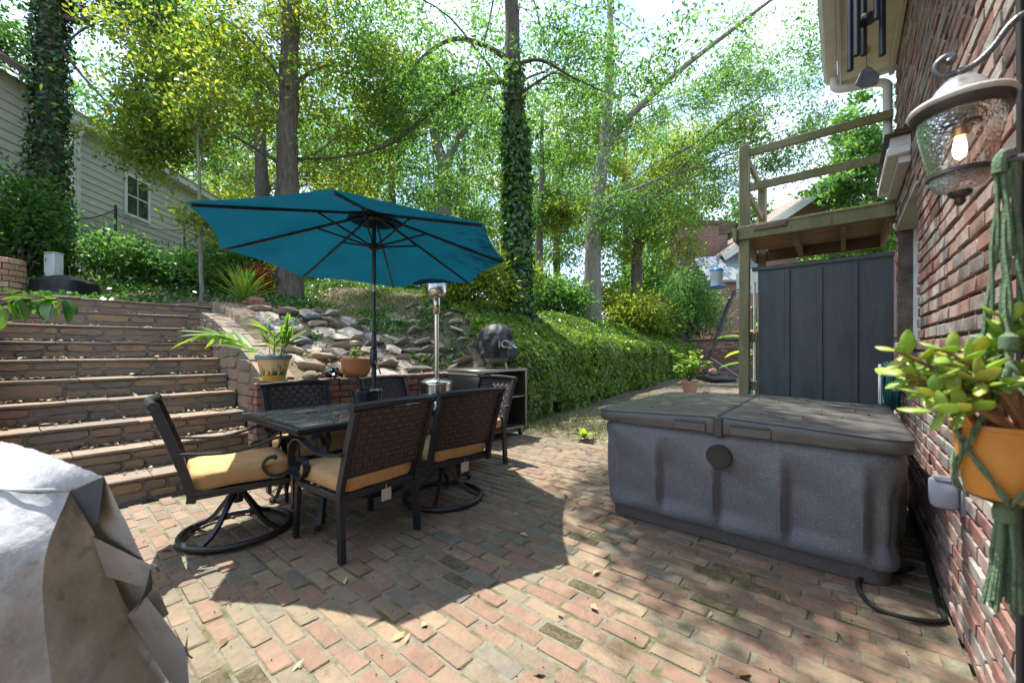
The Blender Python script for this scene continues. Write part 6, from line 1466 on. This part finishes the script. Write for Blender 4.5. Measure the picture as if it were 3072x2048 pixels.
def tree(name, label, base, pts, blobs, n, leaf, L=.11, W=.055, bark=BK, group=None, nl=14, lr=.05, seed=1, extra=(), zmin=2.5, per=70, sp=.36, roots=True):
    """pts: (dx, dy, height, radius) along the trunk in view offsets; blobs: ((dx, dy, z), (rx, ry, rz), share)"""
    rr = random.Random(seed); b0 = onT(*base); t = empty(name, b0, 0, label, 'tree', group)
    P = [cw(x, y, z) for x, y, z, r in pts]; R_ = [r for *_, r in pts]
    S = spline(P, 5); rs = [float(np.interp(i / 5, range(len(R_)), R_)) for i in range(len(S))]
    S = [s + Vector((rr.gauss(0, .012), rr.gauss(0, .012), 0)) for s in S]
    m = MB(); m.tube(S, rs, 18)
    bl = [((lambda v: (v.x, v.y, v.z))(cw(*c)), r, s) for c, r, s in blobs]
    cme, cc = crown(bl, n, L, W, leaf, per, sp)
    limbs(m, S, cc, nl, lr, rr, zmin)
    for q in range(0, len(cc), 2):
        a_ = Vector(cc[q]); d_ = Vector(TWIG[1][q]) * sp * 1.3; k_ = Vector((rr.gauss(0, .08), rr.gauss(0, .08), rr.gauss(0, .05))); m.tube([a_ - d_, a_ + k_, a_ + d_], [.009, .007, .003], 3, cap=False)
    for path, r0 in extra:
        Q = spline([cw(*p) for p in path], 6); m.tube(Q, [r0 * (1 - .75 * i / (len(Q) - 1)) for i in range(len(Q))], 10)
    m.build('trunk', bark, t, smooth=70); link('crown', cme, t); return t, S, rs

def trunk_ivy(t, S, rs, z0, z1, n, L, thick, matl, spread=1.0):
    zs = np.array([p.z for p in S]); xs = np.array([p.x for p in S]); ys = np.array([p.y for p in S]); z = NP.uniform(z0, z1, n); a = NP.uniform(0, 2 * PI, n)
    r = np.interp(z, zs, rs) + np.abs(NP.normal(size=n)) * thick + .02
    out = np.stack([np.cos(a), np.sin(a), np.zeros(n)], 1); C = np.stack([np.interp(z, zs, xs), np.interp(z, zs, ys), z], 1) + out * r[:, None]
    D = rnd_unit(n, -.9) + out * .25; N = out + rnd_unit(n) * .45 + np.array([0, 0, .3])
    rn = np.clip(NP.random(n) * .7 + .3 * (NP.random(n) > .8), 0, .999)
    o = link('ivy', leaf_mesh('ivy', C, D, N, L * NP.uniform(.6, 1.2, n), L * .8 * NP.uniform(.7, 1.1, n), rn, matl, .1), t); o['kind'] = 'stuff'; return o

# tall oak behind the rockery, left of the umbrella
tree('oak_tree', 'tall straight oak with dark furrowed trunk and yellow green leaves behind the umbrella', (-4.6, 8.3),
     [(0, 0, -.3, .34), (0, 0, .25, .27), (-.02, 0, 1.2, .225), (-.05, 0, 2.6, .205), (-.04, 0, 3.8, .185), (-.03, .05, 5.6, .165), (.0, .1, 7.6, .14), (.1, .1, 9.6, .09)],
     [((-.9, .3, 5.5), (2.3, 1.8, 1.8), 1.5), ((1.3, 1.0, 4.6), (1.5, 1.4, 1.6), 1.0), ((-1.3, 0, 4.4), (1.2, 1.0, .9), .4), ((.4, 1.2, 3.2), (1.6, 1.0, .9), .5), ((0, 1.0, 7.8), (3.0, 2.2, 1.8), .9), ((-2.3, -.3, 3.1), (1.3, .8, 1.1), .8), ((-2.7, -.3, 4.4), (1.3, .8, 1.5), 1.1)], 31000, L2, .105, .056, BK, nl=18, lr=.045, seed=2, zmin=1.4)
# ivy clad tree in the middle with arching limbs
tv, S, rs = tree('ivy_clad_tree', 'straight tree with ivy wrapped trunk and arching limbs in the middle of the garden', (.13, 9.0),
     [(.05, 0, -.3, .30), (.03, 0, .3, .25), (0, 0, 2.0, .22), (-.04, 0, 4.0, .20), (-.1, 0, 5.6, .175), (-.12, 0, 7.4, .15), (-.1, 0, 9.4, .10)],
     [((-2.2, -.4, 4.9), (2.1, 1.5, 1.2), 1.4), ((1.9, -.3, 5.4), (1.9, 1.6, 1.3), 1.2), ((-3.2, .2, 6.4), (1.9, 1.6, 1.2), .9), ((0, .6, 7.3), (3.4, 2.2, 1.3), .8), ((1.6, .8, 3.9), (1.0, .9, .8), .35), ((-1.6, .6, 3.6), (1.1, .9, .8), .4), ((.0, -4.0, 6.5), (1.9, 1.5, .8), 1.7), ((.9, -5.0, 6.9), (1.3, 1.0, .6), .8), ((-1.4, -4.3, 7.0), (1.3, .9, .6), .8)], 36000, L1, .11, .048, BK, nl=10, lr=.04, seed=3, zmin=4.2,  # last three lobes hang out of view, added to dapple tub and patio
     extra=(([(-.1, 0, 5.75), (-.6, -.1, 6.0), (-1.3, -.2, 6.15), (-1.9, -.2, 5.9), (-2.4, -.2, 5.4), (-2.7, -.2, 4.9)], .07), ([(-.1, 0, 5.35), (-.8, -.1, 5.25), (-1.6, -.2, 4.85), (-2.2, -.2, 4.3), (-2.9, -.2, 3.8), (-3.9, -.2, 3.55), (-5.0, -.2, 3.5)], .075), ([(-.1, 0, 5.7), (.5, -.1, 5.75), (1.2, -.2, 5.3), (1.9, -.3, 4.9)], .05)))
IVM = mat('ivy_leaf', pal=[(.018, .070, .018), (.030, .105, .022), (.055, .15, .028), (.10, .20, .03)], src='attr', trans=.3, tcol=(1.7, 1.7, .6), rough=.33, spec=.6)
trunk_ivy(tv, S, rs, -.1, 4.4, 4600, .125, .075, IVM); trunk_ivy(tv, S, rs, 4.0, 5.7, 900, .10, .03, IVM)
# leaning pale oak on the right with one long limb
tree('leaning_oak', 'pale barked oak leaning right with a long limb over the back yard', (2.6, 13.0),
     [(0, 0, -.3, .38), (0, 0, .3, .31), (.02, 0, 1.6, .27), (.10, 0, 3.4, .235), (.32, 0, 5.2, .215), (.42, 0, 6.0, .17), (.55, 0, 7.4, .14), (.6, 0, 9.5, .10), (.5, .2, 11.5, .06)],
     [((3.7, -.6, 6.2), (2.2, 1.8, 1.7), 1.5), ((5.6, -.8, 8.4), (2.2, 1.8, 1.8), 1.1), ((5.8, -.5, 5.4), (1.9, 1.5, 1.3), 1.0), ((.3, .5, 8.2), (1.8, 1.6, 1.2), .4), ((2.5, .4, 3.9), (2.2, 1.6, 1.0), .8), ((.8, -.6, 3.2), (1.2, .9, .9), .35)], 27000, L1, .125, .045, BP, nl=13, lr=.05, seed=4, zmin=3.0,
     extra=(([(.36, 0, 5.55), (.85, -.2, 6.2), (1.7, -.4, 7.0), (2.8, -.6, 7.9), (4.2, -.8, 8.9), (5.6, -1.0, 9.9)], .15), ([(2.6, .2, 5.4), (3.6, -.2, 5.9), (4.6, -.5, 6.6), (5.6, -.7, 7.2)], .05)))
tree('bent_oak', 'slender bent oak beside the leaning one, low yellow green leaves', (4.65, 15.0),
     [(0, 0, -.3, .30), (0, 0, .4, .23), (.02, 0, 2.2, .20), (.15, 0, 3.6, .18), (.6, 0, 4.6, .15), (1.6, 0, 5.8, .12), (2.6, 0, 6.8, .08)],
     [((1.0, 0, 5.4), (2.4, 1.8, 1.6), 1.2), ((2.6, .2, 7.0), (2.2, 1.8, 1.4), .9), ((-1.2, .4, 4.2), (1.6, 1.4, 1.2), .7), ((.6, -.6, 2.9), (1.6, 1.0, .9), .5)], 13000, L2, .15, .065, BK, nl=12, lr=.04, seed=5, zmin=2)
tree('forked_tree', 'tree with a trunk forking in two behind the umbrella pole', (-2.55, 14.2),
     [(0, 0, -.3, .34), (.05, 0, .4, .27), (.1, 0, 2.5, .25), (.15, 0, 4.4, .23), (-.15, 0, 5.6, .17), (-.35, 0, 7.2, .13), (-.4, 0, 9.0, .09)],
     [((-.5, 0, 8.0), (3.0, 2.0, 1.9), 1.3), ((1.6, .2, 6.4), (1.9, 1.5, 1.4), .8), ((-2.2, .3, 5.2), (1.9, 1.4, 1.2), .8), ((.6, .8, 3.0), (2.0, 1.2, 1.0), .6)], 14000, L1, .15, .07, BP, nl=12, lr=.05, seed=6, zmin=3, extra=(([(.15, 0, 4.4), (.5, 0, 5.4), (1.2, 0, 6.4), (1.7, 0, 7.6)], .17),))
tree('twin_trunk_tree', 'dark tree with twin trunks behind the yellow oak', (-9.7, 15.5),
     [(0, 0, -.3, .34), (0, 0, .4, .27), (.05, 0, 2.5, .25), (.0, 0, 4.5, .22), (-.1, 0, 7.0, .16), (-.1, 0, 9.5, .08)],
     [((0, 0, 7.6), (3.4, 2.4, 2.2), 1.3), ((2.0, .5, 5.2), (1.9, 1.5, 1.3), .7), ((-2.4, .4, 6.0), (1.9, 1.5, 1.3), .7)], 12000, L3, .16, .075, BK, nl=12, lr=.05, seed=7, zmin=3, extra=(([(.4, .1, -.2), (.5, .1, 2.4), (.7, .1, 5.0), (.9, .1, 7.5)], .21),))
# ivy column on the far left
tl, S, rs = tree('ivy_column_tree', 'tree smothered in dark ivy in front of the siding house', (-9.95, 8.6),
     [(0, 0, -.3, .30), (0, 0, 1.0, .24), (.0, 0, 3.0, .21), (.03, 0, 5.0, .19), (.15, 0, 6.4, .22), (.3, 0, 7.8, .18), (.4, 0, 9.0, .1)],
     [((1.4, .3, 6.9), (1.4, 1.0, .8), .9), ((2.4, .5, 5.6), (1.3, .9, .8), .7), ((-.9, .2, 5.4), (.9, .8, 1.1), .6), ((.8, 0, 7.6), (1.5, 1.2, .7), .6), ((1.0, .9, 6.1), (1.8, 1.3, .6), .8)], 17000, L3, .11, .055, BK, nl=8, lr=.03, seed=8, zmin=4,
     extra=(([(.1, 0, 5.6), (.7, 0, 5.5), (1.4, 0, 5.75), (2.2, 0, 6.3), (3.0, 0, 6.6)], .06), ([(.2, 0, 4.95), (.8, 0, 4.2), (1.5, 0, 3.5), (2.4, 0, 2.9)], .035)))
trunk_ivy(tl, S, rs, -.1, 7.4, 5200, .11, .085, mat('ivy_dark', pal=[(.012, .05, .018), (.022, .075, .022), (.04, .11, .028), (.07, .15, .03)], src='attr', trans=.25, tcol=(1.6, 1.6, .6), rough=.38, spec=.5))
# sapling in front of the fence
tree('sapling', 'very thin straight sapling rising beside the umbrella', (-5.45, 7.0), [(0, 0, -.1, .035), (.0, 0, 1.4, .03), (-.04, 0, 2.8, .02), (-.06, 0, 4.0, .01)],
     [((-.05, 0, 3.6), (.5, .4, .7), 1), ((.1, 0, 1.3), (.35, .3, .4), .5)], 1500, L2, .12, .06, BP, nl=5, lr=.008, seed=9, zmin=.6, per=20, sp=.25)
tree('slim_trunk_tree', 'slim grey trunk standing far back between the ivy tree and the leaning oak', (1.2, 17.5), [(0, 0, -.3, .22), (0, 0, .5, .17), (0, 0, 3, .15), (.1, 0, 6, .11), (.1, 0, 9, .05)],
     [((0, 0, 8.0), (2.6, 2, 2), 1), ((.4, 0, 4.6), (1.8, 1.4, 1.2), .6)], 7500, L1, .17, .07, BP, nl=9, lr=.04, seed=12, zmin=3)
tree('slim_trunk_tree', 'slim dark trunk standing just behind the leaning oak', (3.4, 17.0), [(0, 0, -.3, .26), (0, 0, .5, .2), (0, 0, 3, .18), (.2, 0, 6, .13), (.3, 0, 9, .05)],
     [((0, 0, 7.5), (2.6, 2, 2), 1), ((-.6, 0, 4.6), (1.8, 1.4, 1.2), .6)], 7500, L2, .17, .07, BK, nl=9, lr=.04, seed=13, zmin=3)
# shade over the tub comes from unseen lobes added to the ivy clad tree
# trees further back
def far_tree(name, X, Y, src, sc_, rz, label):
    t = copy_tree(src); p = onT(X, Y); t.location = p; t.rotation_euler = (0, 0, rz); t.scale = (sc_, sc_, sc_ * 1.05); t['label'] = label; t['group'] = 'wood behind the garden'; t['category'] = 'tree'; t.name = name; return t
def back_tree(seed, leaf, label, X, Y):
    t, _, _ = tree('wood_tree', label, (X, Y), [(0, 0, -.4, .34), (0, 0, .5, .27), (.1, 0, 4, .22), (.0, 0, 8, .15), (.1, 0, 12, .07)],
        [((0, 0, 9.5), (3.6, 3.6, 3.2), 1.6), ((1.6, .5, 6), (2.4, 2.4, 1.8), .8), ((-1.8, -.5, 5.4), (2.4, 2.4, 1.7), .8), ((.4, 0, 3.4), (2.6, 2.6, 1.2), .35)], 8000, leaf, .23, .12, BK, 'wood behind the garden', nl=14, lr=.07, seed=seed, zmin=2.5, per=30, sp=.62)
    return t
b1 = back_tree(21, L1, 'tall green tree behind the bushes along the iron fence', -6.5, 21.5); b2 = back_tree(22, L2, 'tall yellow green tree behind the round bush in the lawn', -.5, 22.5); b3 = back_tree(23, L3, 'tall dark tree between the bent oak and the neighbour chimney', 6.5, 23)
for (X, Y, s_, sc_, rz, lb) in ((-14, 22, b2, .95, 1, 'tall yellow green tree behind the roof of the siding house'), (-10.5, 27, b3, 1.1, 2, 'tall dark tree behind the twin trunk tree'), (-3.2, 27, b3, 1.05, 3, 'tall dark tree behind the forked tree'), (3.2, 28, b1, 1.1, 4, 'tall green tree behind the slim trunks'),
    (9.6, 27, b1, 1.0, 5, 'tall green tree beside the brick neighbour house'), (-18.5, 25, b1, 1.05, 2.5, 'tall green tree over the siding house ridge'), (-23, 20, b3, 1.0, .5, 'dark tree beyond the ivy column and siding house wing'), (-21, 30, b2, 1.2, 1.7, 'yellow green tree far behind the siding house'), (12.5, 31, b2, 1.1, .8, 'yellow green tree behind the brick neighbour house'),
    (0.5, 36, b1, 1.1, 2.2, 'green tree far back behind the ivy clad tree'), (-15, 36, b1, 1.3, 5.1, 'green tree far back above the siding house gutter'), (22, 38, b3, .85, 2.0, 'dark tree far back under the landing rail'), (27, 40, b1, .75, .2, 'green tree far back beside the house wall'), (-30, 32, b3, 1.2, 2.9, 'dark tree far beyond the siding house wing')):
    far_tree('wood_tree', X, Y, s_, sc_, rz, lb)
# bright tree seen over the landing rail
tree('round_headed_tree', 'bright green round headed tree beyond the landing rail beside the downspout', (15.5, 17.5), [(0, 0, -.3, .3), (0, 0, 2, .22), (.2, 0, 5, .17), (.3, 0, 9, .06)],
     [((.1, 0, 8.6), (1.5, 1.5, 2.2), 1.2), ((-1.2, 0, 6.0), (1.5, 1.3, 1.3), .7), ((1.6, 0, 6.2), (1.5, 1.3, 1.5), .7), ((-.6, 0, 4.2), (1.8, 1.3, 1.0), .5)], 14000, L1, .22, .12, BP, nl=12, lr=.05, seed=31, zmin=2.5)
tree('round_headed_tree', 'rounded grey green tree low behind the landing railing posts', (14.0, 24.0), [(0, 0, -.3, .3), (0, 0, 2, .22), (.0, 0, 5, .15), (.0, 0, 8, .06)],
     [((0, 0, 7.2), (2.4, 2, 2.2), 1.2), ((2.0, 0, 5.2), (2.0, 1.6, 1.6), .7), ((-2.0, 0, 5.0), (1.8, 1.5, 1.5), .7)], 12000, L3, .26, .12, BP, nl=10, lr=.05, seed=32, zmin=2.5)

# ------------------------------------------------------------------ ivy over the long wall and bank
n = 74000; yv = 4.62 + 11.0 * NP.random(n) ** 1.3; sv = NP.uniform(0, 3.55, n)      # sv runs up the wall face, over its lip and up the bank
def ivy_at(s_, y):
    if s_ < 1.05: x, z, nx_, nz_ = XW + .03, s_, 1.0, .15
    elif s_ < 1.45:
        a_ = (s_ - 1.05) / .4 * 1.1; x, z, nx_, nz_ = XW + .03 - .28 * (1 - math.cos(a_)), 1.05 + .28 * math.sin(a_), math.cos(a_), math.sin(a_)
    else: d_ = (s_ - 1.45) * .88; x = -4.46 - d_; z = T(x, y); nx_, nz_ = .45, .9
    return x, z, nx_, nz_
pts = np.array([ivy_at(s_, y) for s_, y in zip(sv, yv)])
b1_ = np.array([noise.noise(Vector((y * .8, s_ * 1.1, 2))) for s_, y in zip(sv, yv)]); b2_ = np.array([noise.noise(Vector((y * 2.6, s_ * 1.5, 6))) for s_, y in zip(sv, yv)])
thick = .05 + .24 * np.clip(b1_ + .35, 0, 1) + .12 * np.clip(b2_ + .2, 0, 1); thick *= np.where(sv > 1.45, .7, .85)
dep = 1 - .45 * NP.random(n) ** 2
C = np.stack([pts[:, 0] + pts[:, 2] * thick * dep, yv + NP.normal(size=n) * .02, pts[:, 1] + pts[:, 3] * thick * dep * .8 + .01], 1)
keep = (b1_ > -.85) & (~((sv < .25) & (b2_ < -.15))) & (~((sv > 2.4) & (NP.random(n) < (sv - 2.4) * .75))) & (~((yv < 5.25) & (sv > 1.3 + (yv - 4.62) * 2.2)))
C = C[keep]; nrm_ = np.stack([pts[:, 2], np.zeros(n), pts[:, 3] + .25], 1)[keep]; k = len(C)
D = rnd_unit(k, -.9) + nrm_ * .2; N = nrm_ + rnd_unit(k) * .55
vine = mat('vine_leaf', pal=[(.045, .11, .022), (.08, .17, .028), (.135, .235, .034), (.23, .31, .042)], src='attr', trans=.4, tcol=(2.2, 2.0, .7), rough=.4, spec=.45)
o = link('ivy_cover', leaf_mesh('ivy_cover', C, D, N, .095 * NP.uniform(.35, 1.55, k), .080 * NP.uniform(.45, 1.3, k), np.clip(NP.random(k) ** 1.3, 0, .999), vine, .15)); tag(o, 'dense green ivy hanging over the long retaining wall and bank', 'ivy', kind='stuff')
# ground cover on the slope, thin towards the lawn
def scatter(n, xr, yr, dens, hgt):
    x = NP.uniform(*xr, n); y = NP.uniform(*yr, n); keep = np.array([dens(a, b_) for a, b_ in zip(x, y)]) > NP.random(n); x = x[keep]; y = y[keep]
    z = np.array([T(a, b_) for a, b_ in zip(x, y)]); return np.stack([x, y, z + NP.random(len(x)) * hgt + .012], 1)
def dens_cover(x, y):
    v = noise.noise(Vector((x * .8, y * .8, 11))) + .35
    d = -4.45 - x
    if d < 3.35 and y < 2.4: return 0
    X = x * CT + y * ST; Y = -x * ST + y * CT
    if X > -4.2 and d < 6: v -= .35
    if d < 2.6: v = noise.noise(Vector((x * 1.4, y * 1.4, 4))) * 1.2 - .22 + .55 * (y > 3.7)
    return v * 1.3
C = scatter(110000, (-16, -4.75), (-1.2, 12), dens_cover, .13); k = len(C)
o = link('ground_cover', leaf_mesh('ground_cover', C, rnd_unit(k, .1), rnd_unit(k, 1.6), .085 * NP.uniform(.5, 1.3, k), .055 * NP.uniform(.6, 1.2, k), NP.random(k) * .999, IVM, .2)); tag(o, 'low green ground cover spreading under the trees', 'ground cover', kind='stuff')
# fallen leaves
litter = mat('dead_leaf', pal=[(.24, .15, .075), (.33, .23, .12), (.16, .095, .05), (.42, .32, .17)], src='attr', rough=.9)
def dens_litter(x, y):
    v = noise.noise(Vector((x * 1.3, y * 1.3, 21))) + .30
    if y < 1.7 and x > -7.4: return 0
    return v
C = scatter(26000, (-11, -4.6), (1.6, 9), dens_litter, .05); k1 = len(C)
cs_ = []
for q in range(1500):                                     # on the treads, blown to the back
    kk = RN.randint(1, 9); xf = SX0 - kk * TD; y = RN.choice([RN.uniform(SYL, SYR), RN.gauss(1.35, .12), RN.gauss(-.1, .25)]); y = min(SYR - .03, max(SYL + .02, y)); cs_.append((xf + abs(RN.gauss(0, .06)) + .012, y, kk * RH + .012 + RN.random() * .012))
for q in range(900): cs_.append((RN.uniform(-4.2, .2), RN.uniform(4.7, 9), .03 + RN.random() * .015))
for q in range(110):
    p_ = (RN.uniform(-4.2, .3), RN.uniform(.2, 4.6))
    if not (TX0 - .05 < p_[0] < TX1 + .05 and p_[1] > 2.7): cs_.append((*p_, .007))
C = np.concatenate([C, np.array(cs_)]); k = len(C)
o = link('fallen_leaves', leaf_mesh('fallen_leaves', C, rnd_unit(k) * np.array([1, 1, .15]), rnd_unit(k, 3.0), .06 * NP.uniform(.4, 1.25, k), .024 * NP.uniform(.5, 1.4, k), NP.random(k) * .999, litter, .5)); tag(o, 'scattered dry brown leaves on stairs, rockery and soil', 'leaves', kind='stuff')
# grass tufts
gm = mat('grass', pal=[(.06, .13, .02), (.11, .19, .03), (.20, .25, .05)], src='attr', trans=.35, tcol=(1.6, 1.5, .6), rough=.6)
C = scatter(120000, (-14, -5.2), (3.2, 14), lambda x, y: (noise.noise(Vector((x * .7, y * .7, 31))) + .15) * (1.3 if -4.45 - x > 2.0 else .5), .05); k = len(C)
cg = []
for q in range(2600): y_ = RN.uniform(4.72, 8); cg.append((RN.uniform(-4.2, -1.5), y_, .03)) if noise.noise(Vector((q * .37, y_, 2))) > -.2 else None
C = np.concatenate([C, np.array(cg)]); k = len(C)
o = link('grass', leaf_mesh('grass', C + np.array([0, 0, .03]), rnd_unit(k, 2.2), rnd_unit(k), .13 * NP.uniform(.5, 1.4, k), .011 * NP.uniform(.6, 1.3, k), NP.random(k) * .999, gm, .1)); tag(o, 'thin grass and weeds on the slope and beside the patio', 'grass', kind='stuff')

# ------------------------------------------------------------------ shrubs
rr = random.Random(91)
SH = [('wide dark glossy shrub before the siding house, left of the ivy column', -9.75, 7.95, (.75, .7, 1.5), 5500, L3),
      ('tall loose shrub leaning against the ivy column tree', -8.9, 9.1, (.7, .7, .75), 3000, L3),
      ('mid green shrub between the ivy column and the trampoline net', -8.3, 9.7, (.9, .8, .5), 3500, L3),
      ('broad shrub in front of the iron fence below the trampoline net', -7.4, 9.5, (.9, .8, .5), 3800, L3),
      ('small rounded shrub beside the utility box', -11.2, 8.9, (.9, .8, .9), 4200, L1),
      ('shrub with sunlit top behind the thin sapling', -6.3, 9.8, (.8, .7, .65), 5000, L2),
      ('leafy shrub under the left edge of the umbrella', -5.9, 8.6, (.8, .7, .9), 3500, L3),
      ('azalea bush beside the ivy clad tree', -.85, 8.6, (.85, .8, .95), 6000, L2),
      ('loose bush right of the ivy clad tree', 1.5, 12.4, (.9, .8, .8), 3500, L1),
      ('feathery light green shrub behind the ivy bank', 4.3, 13.6, (.95, .9, .9), 4500, L2),
      ('feathery shrub beside the basketball stand', 5.4, 15.0, (.9, .9, 1.0), 4500, L1),
      ('dark shrub under the brick neighbour wall', 7.3, 16.5, (1.3, 1.1, 2.2), 7000, L3),
      ('yellowing shrub at the foot of the leaning oak', 3.3, 15.4, (1.3, 1.0, 1.0), 4500, L2),
      ('mixed shrub along the fence behind the umbrella', -3.6, 14.4, (1.6, 1.0, 1.3), 5500, L1),
      ('bush along the fence between oak and umbrella pole', -6.6, 13.4, (1.5, 1.0, 1.5), 5500, L3),
      ('round bush in the far middle of the lawn', .4, 15.5, (1.5, 1.0, 1.2), 5000, L2)]
for lb, X, Y, rad, nlf, lf in SH:
    p = onT(X, Y); bushy('shrub', p, lb, 'shrub', rad, nlf, .12 if Y < 11 else .15, .055 if Y < 11 else .07, lf, None, nst=9)
tl2 = [('leafy thicket filling the gap left of the neighbour chimney', 6.4, 19.5, (1.8, 1.4, 2.6), 5000, L1), ('leafy thicket behind the forked tree', -4.4, 19.5, (2.4, 1.5, 1.8), 4500, L1), ('leafy thicket behind the siding house corner', -8.8, 18.5, (2.2, 1.5, 2.2), 4500, L3)]
for lb, X, Y, rad, nlf, lf in tl2: bushy('thicket', onT(X, Y), lb, 'thicket', rad, nlf, .24, .11, lf, None, nst=9, clus=34)
# yucca
YM = [leaf_blade(1, .07, 5, .35, dr, leafm, r_) for dr, r_ in ((.05, .3), (.12, .6), (.3, .8))]
yc = empty('yucca', onT(-4.40, 6.55), 0, 'spiky green yucca at the end of the top step', 'yucca')
for k in range(64):
    a = k * 2.4; el = .55 + .98 * (k / 64) ** .8; Lf = rr.uniform(.40, .62); link('leaf', rr.choice(YM), yc, (.03 * math.cos(a), .03 * math.sin(a), .06 + .10 * k / 64), aim((math.cos(a) * math.cos(el), math.sin(a) * math.cos(el), math.sin(el))), (Lf, Lf, Lf))
m = MB(); m.tube([(0, 0, -.05), (0, 0, .18)], .035, 8); m.build('stem', BK, yc)
# clump of broad weeds beside the tub
wd = empty('weed', (*cw(0.983, 5.463)[:2], .02), 0, 'green broad leaved weed in the soil beside the hot tub', 'weed')
for k in range(11): a = k * 2.4; el = rr.uniform(.5, 1.25); Lf = rr.uniform(.14, .22); link('leaf', rr.choice(BN), wd, (0, 0, 0), aim((math.cos(a) * math.cos(el), math.sin(a) * math.cos(el), math.sin(el))), (Lf, Lf, Lf))
# red-leaved clump
rd = bushy('red_shrub', onT(-5.15, 8.0), 'small rust red shrub behind the yucca', 'shrub', (.35, .3, .5), 900, .10, .04, mat('rust_leaf', pal=[(.30, .06, .02), (.42, .12, .03), (.22, .05, .02)], src='attr', trans=.4, tcol=(1.6, 1.2, .6), rough=.5), nst=4)
# leafy shoot over the stairs from the left
shoot = empty('leaning_shrub', (-4.2, -.72, 0), 0, 'slender shrub reaching a leafy twig over the lower stairs', 'shrub')
b0 = Vector((-4.2, -.72, 0)); P = [Vector((0, 0, -.02)), cw(-2.95, 1.9, .7) - b0, cw(-2.8, 2.0, 1.25) - b0, cw(-2.55, 2.02, 1.46) - b0, cw(-2.25, 2.0, 1.47) - b0]
P = spline(P, 6); m = MB(); m.tube(P, [.012 * (1 - .75 * i / len(P)) for i in range(len(P))], 6); m.build('stem', BK, shoot)
BIG = [leaf_blade(1, .52, 5, .22, .3, IVM, r_) for r_ in (.35, .6, .85)]
for k in range(30):
    i = rr.randrange(11, len(P)); d = Vector((rr.uniform(-.5, .5), rr.uniform(-.5, .5), rr.uniform(-1.2, .15))); Lf = rr.uniform(.07, .12); link('leaf', rr.choice(BIG), shoot, P[i] + Vector((rr.gauss(0, .02), rr.gauss(0, .02), 0)), aim(d), (Lf, Lf, Lf))
# small dark debris on the tub cover and bricks
m = MB(); rr = random.Random(5)
for k in range(26):
    x, y = rr.uniform(TX0 + .1, TX1 - .1), rr.uniform(TY0 + .1, TY1 - .1); z = .776 + .034 * (1 - min(1, abs(x - cx - seam) / .85)) + .008
    m.box((x, y, z), (.009 * rr.uniform(.5, 1.2), .007, .006), rz=rr.random() * 3)
for k in range(160): m.box((rr.uniform(-3.8, .2), rr.uniform(.3, 2.6), .004), (.006 * rr.uniform(.4, 1.3), .004, .004), rz=rr.random() * 3)
o = m.build('debris', mat('debris_dark', base=(.035, .025, .018), rough=.9)); tag(o, 'tiny dark seeds and twigs scattered on tub cover and bricks', 'debris', kind='stuff')
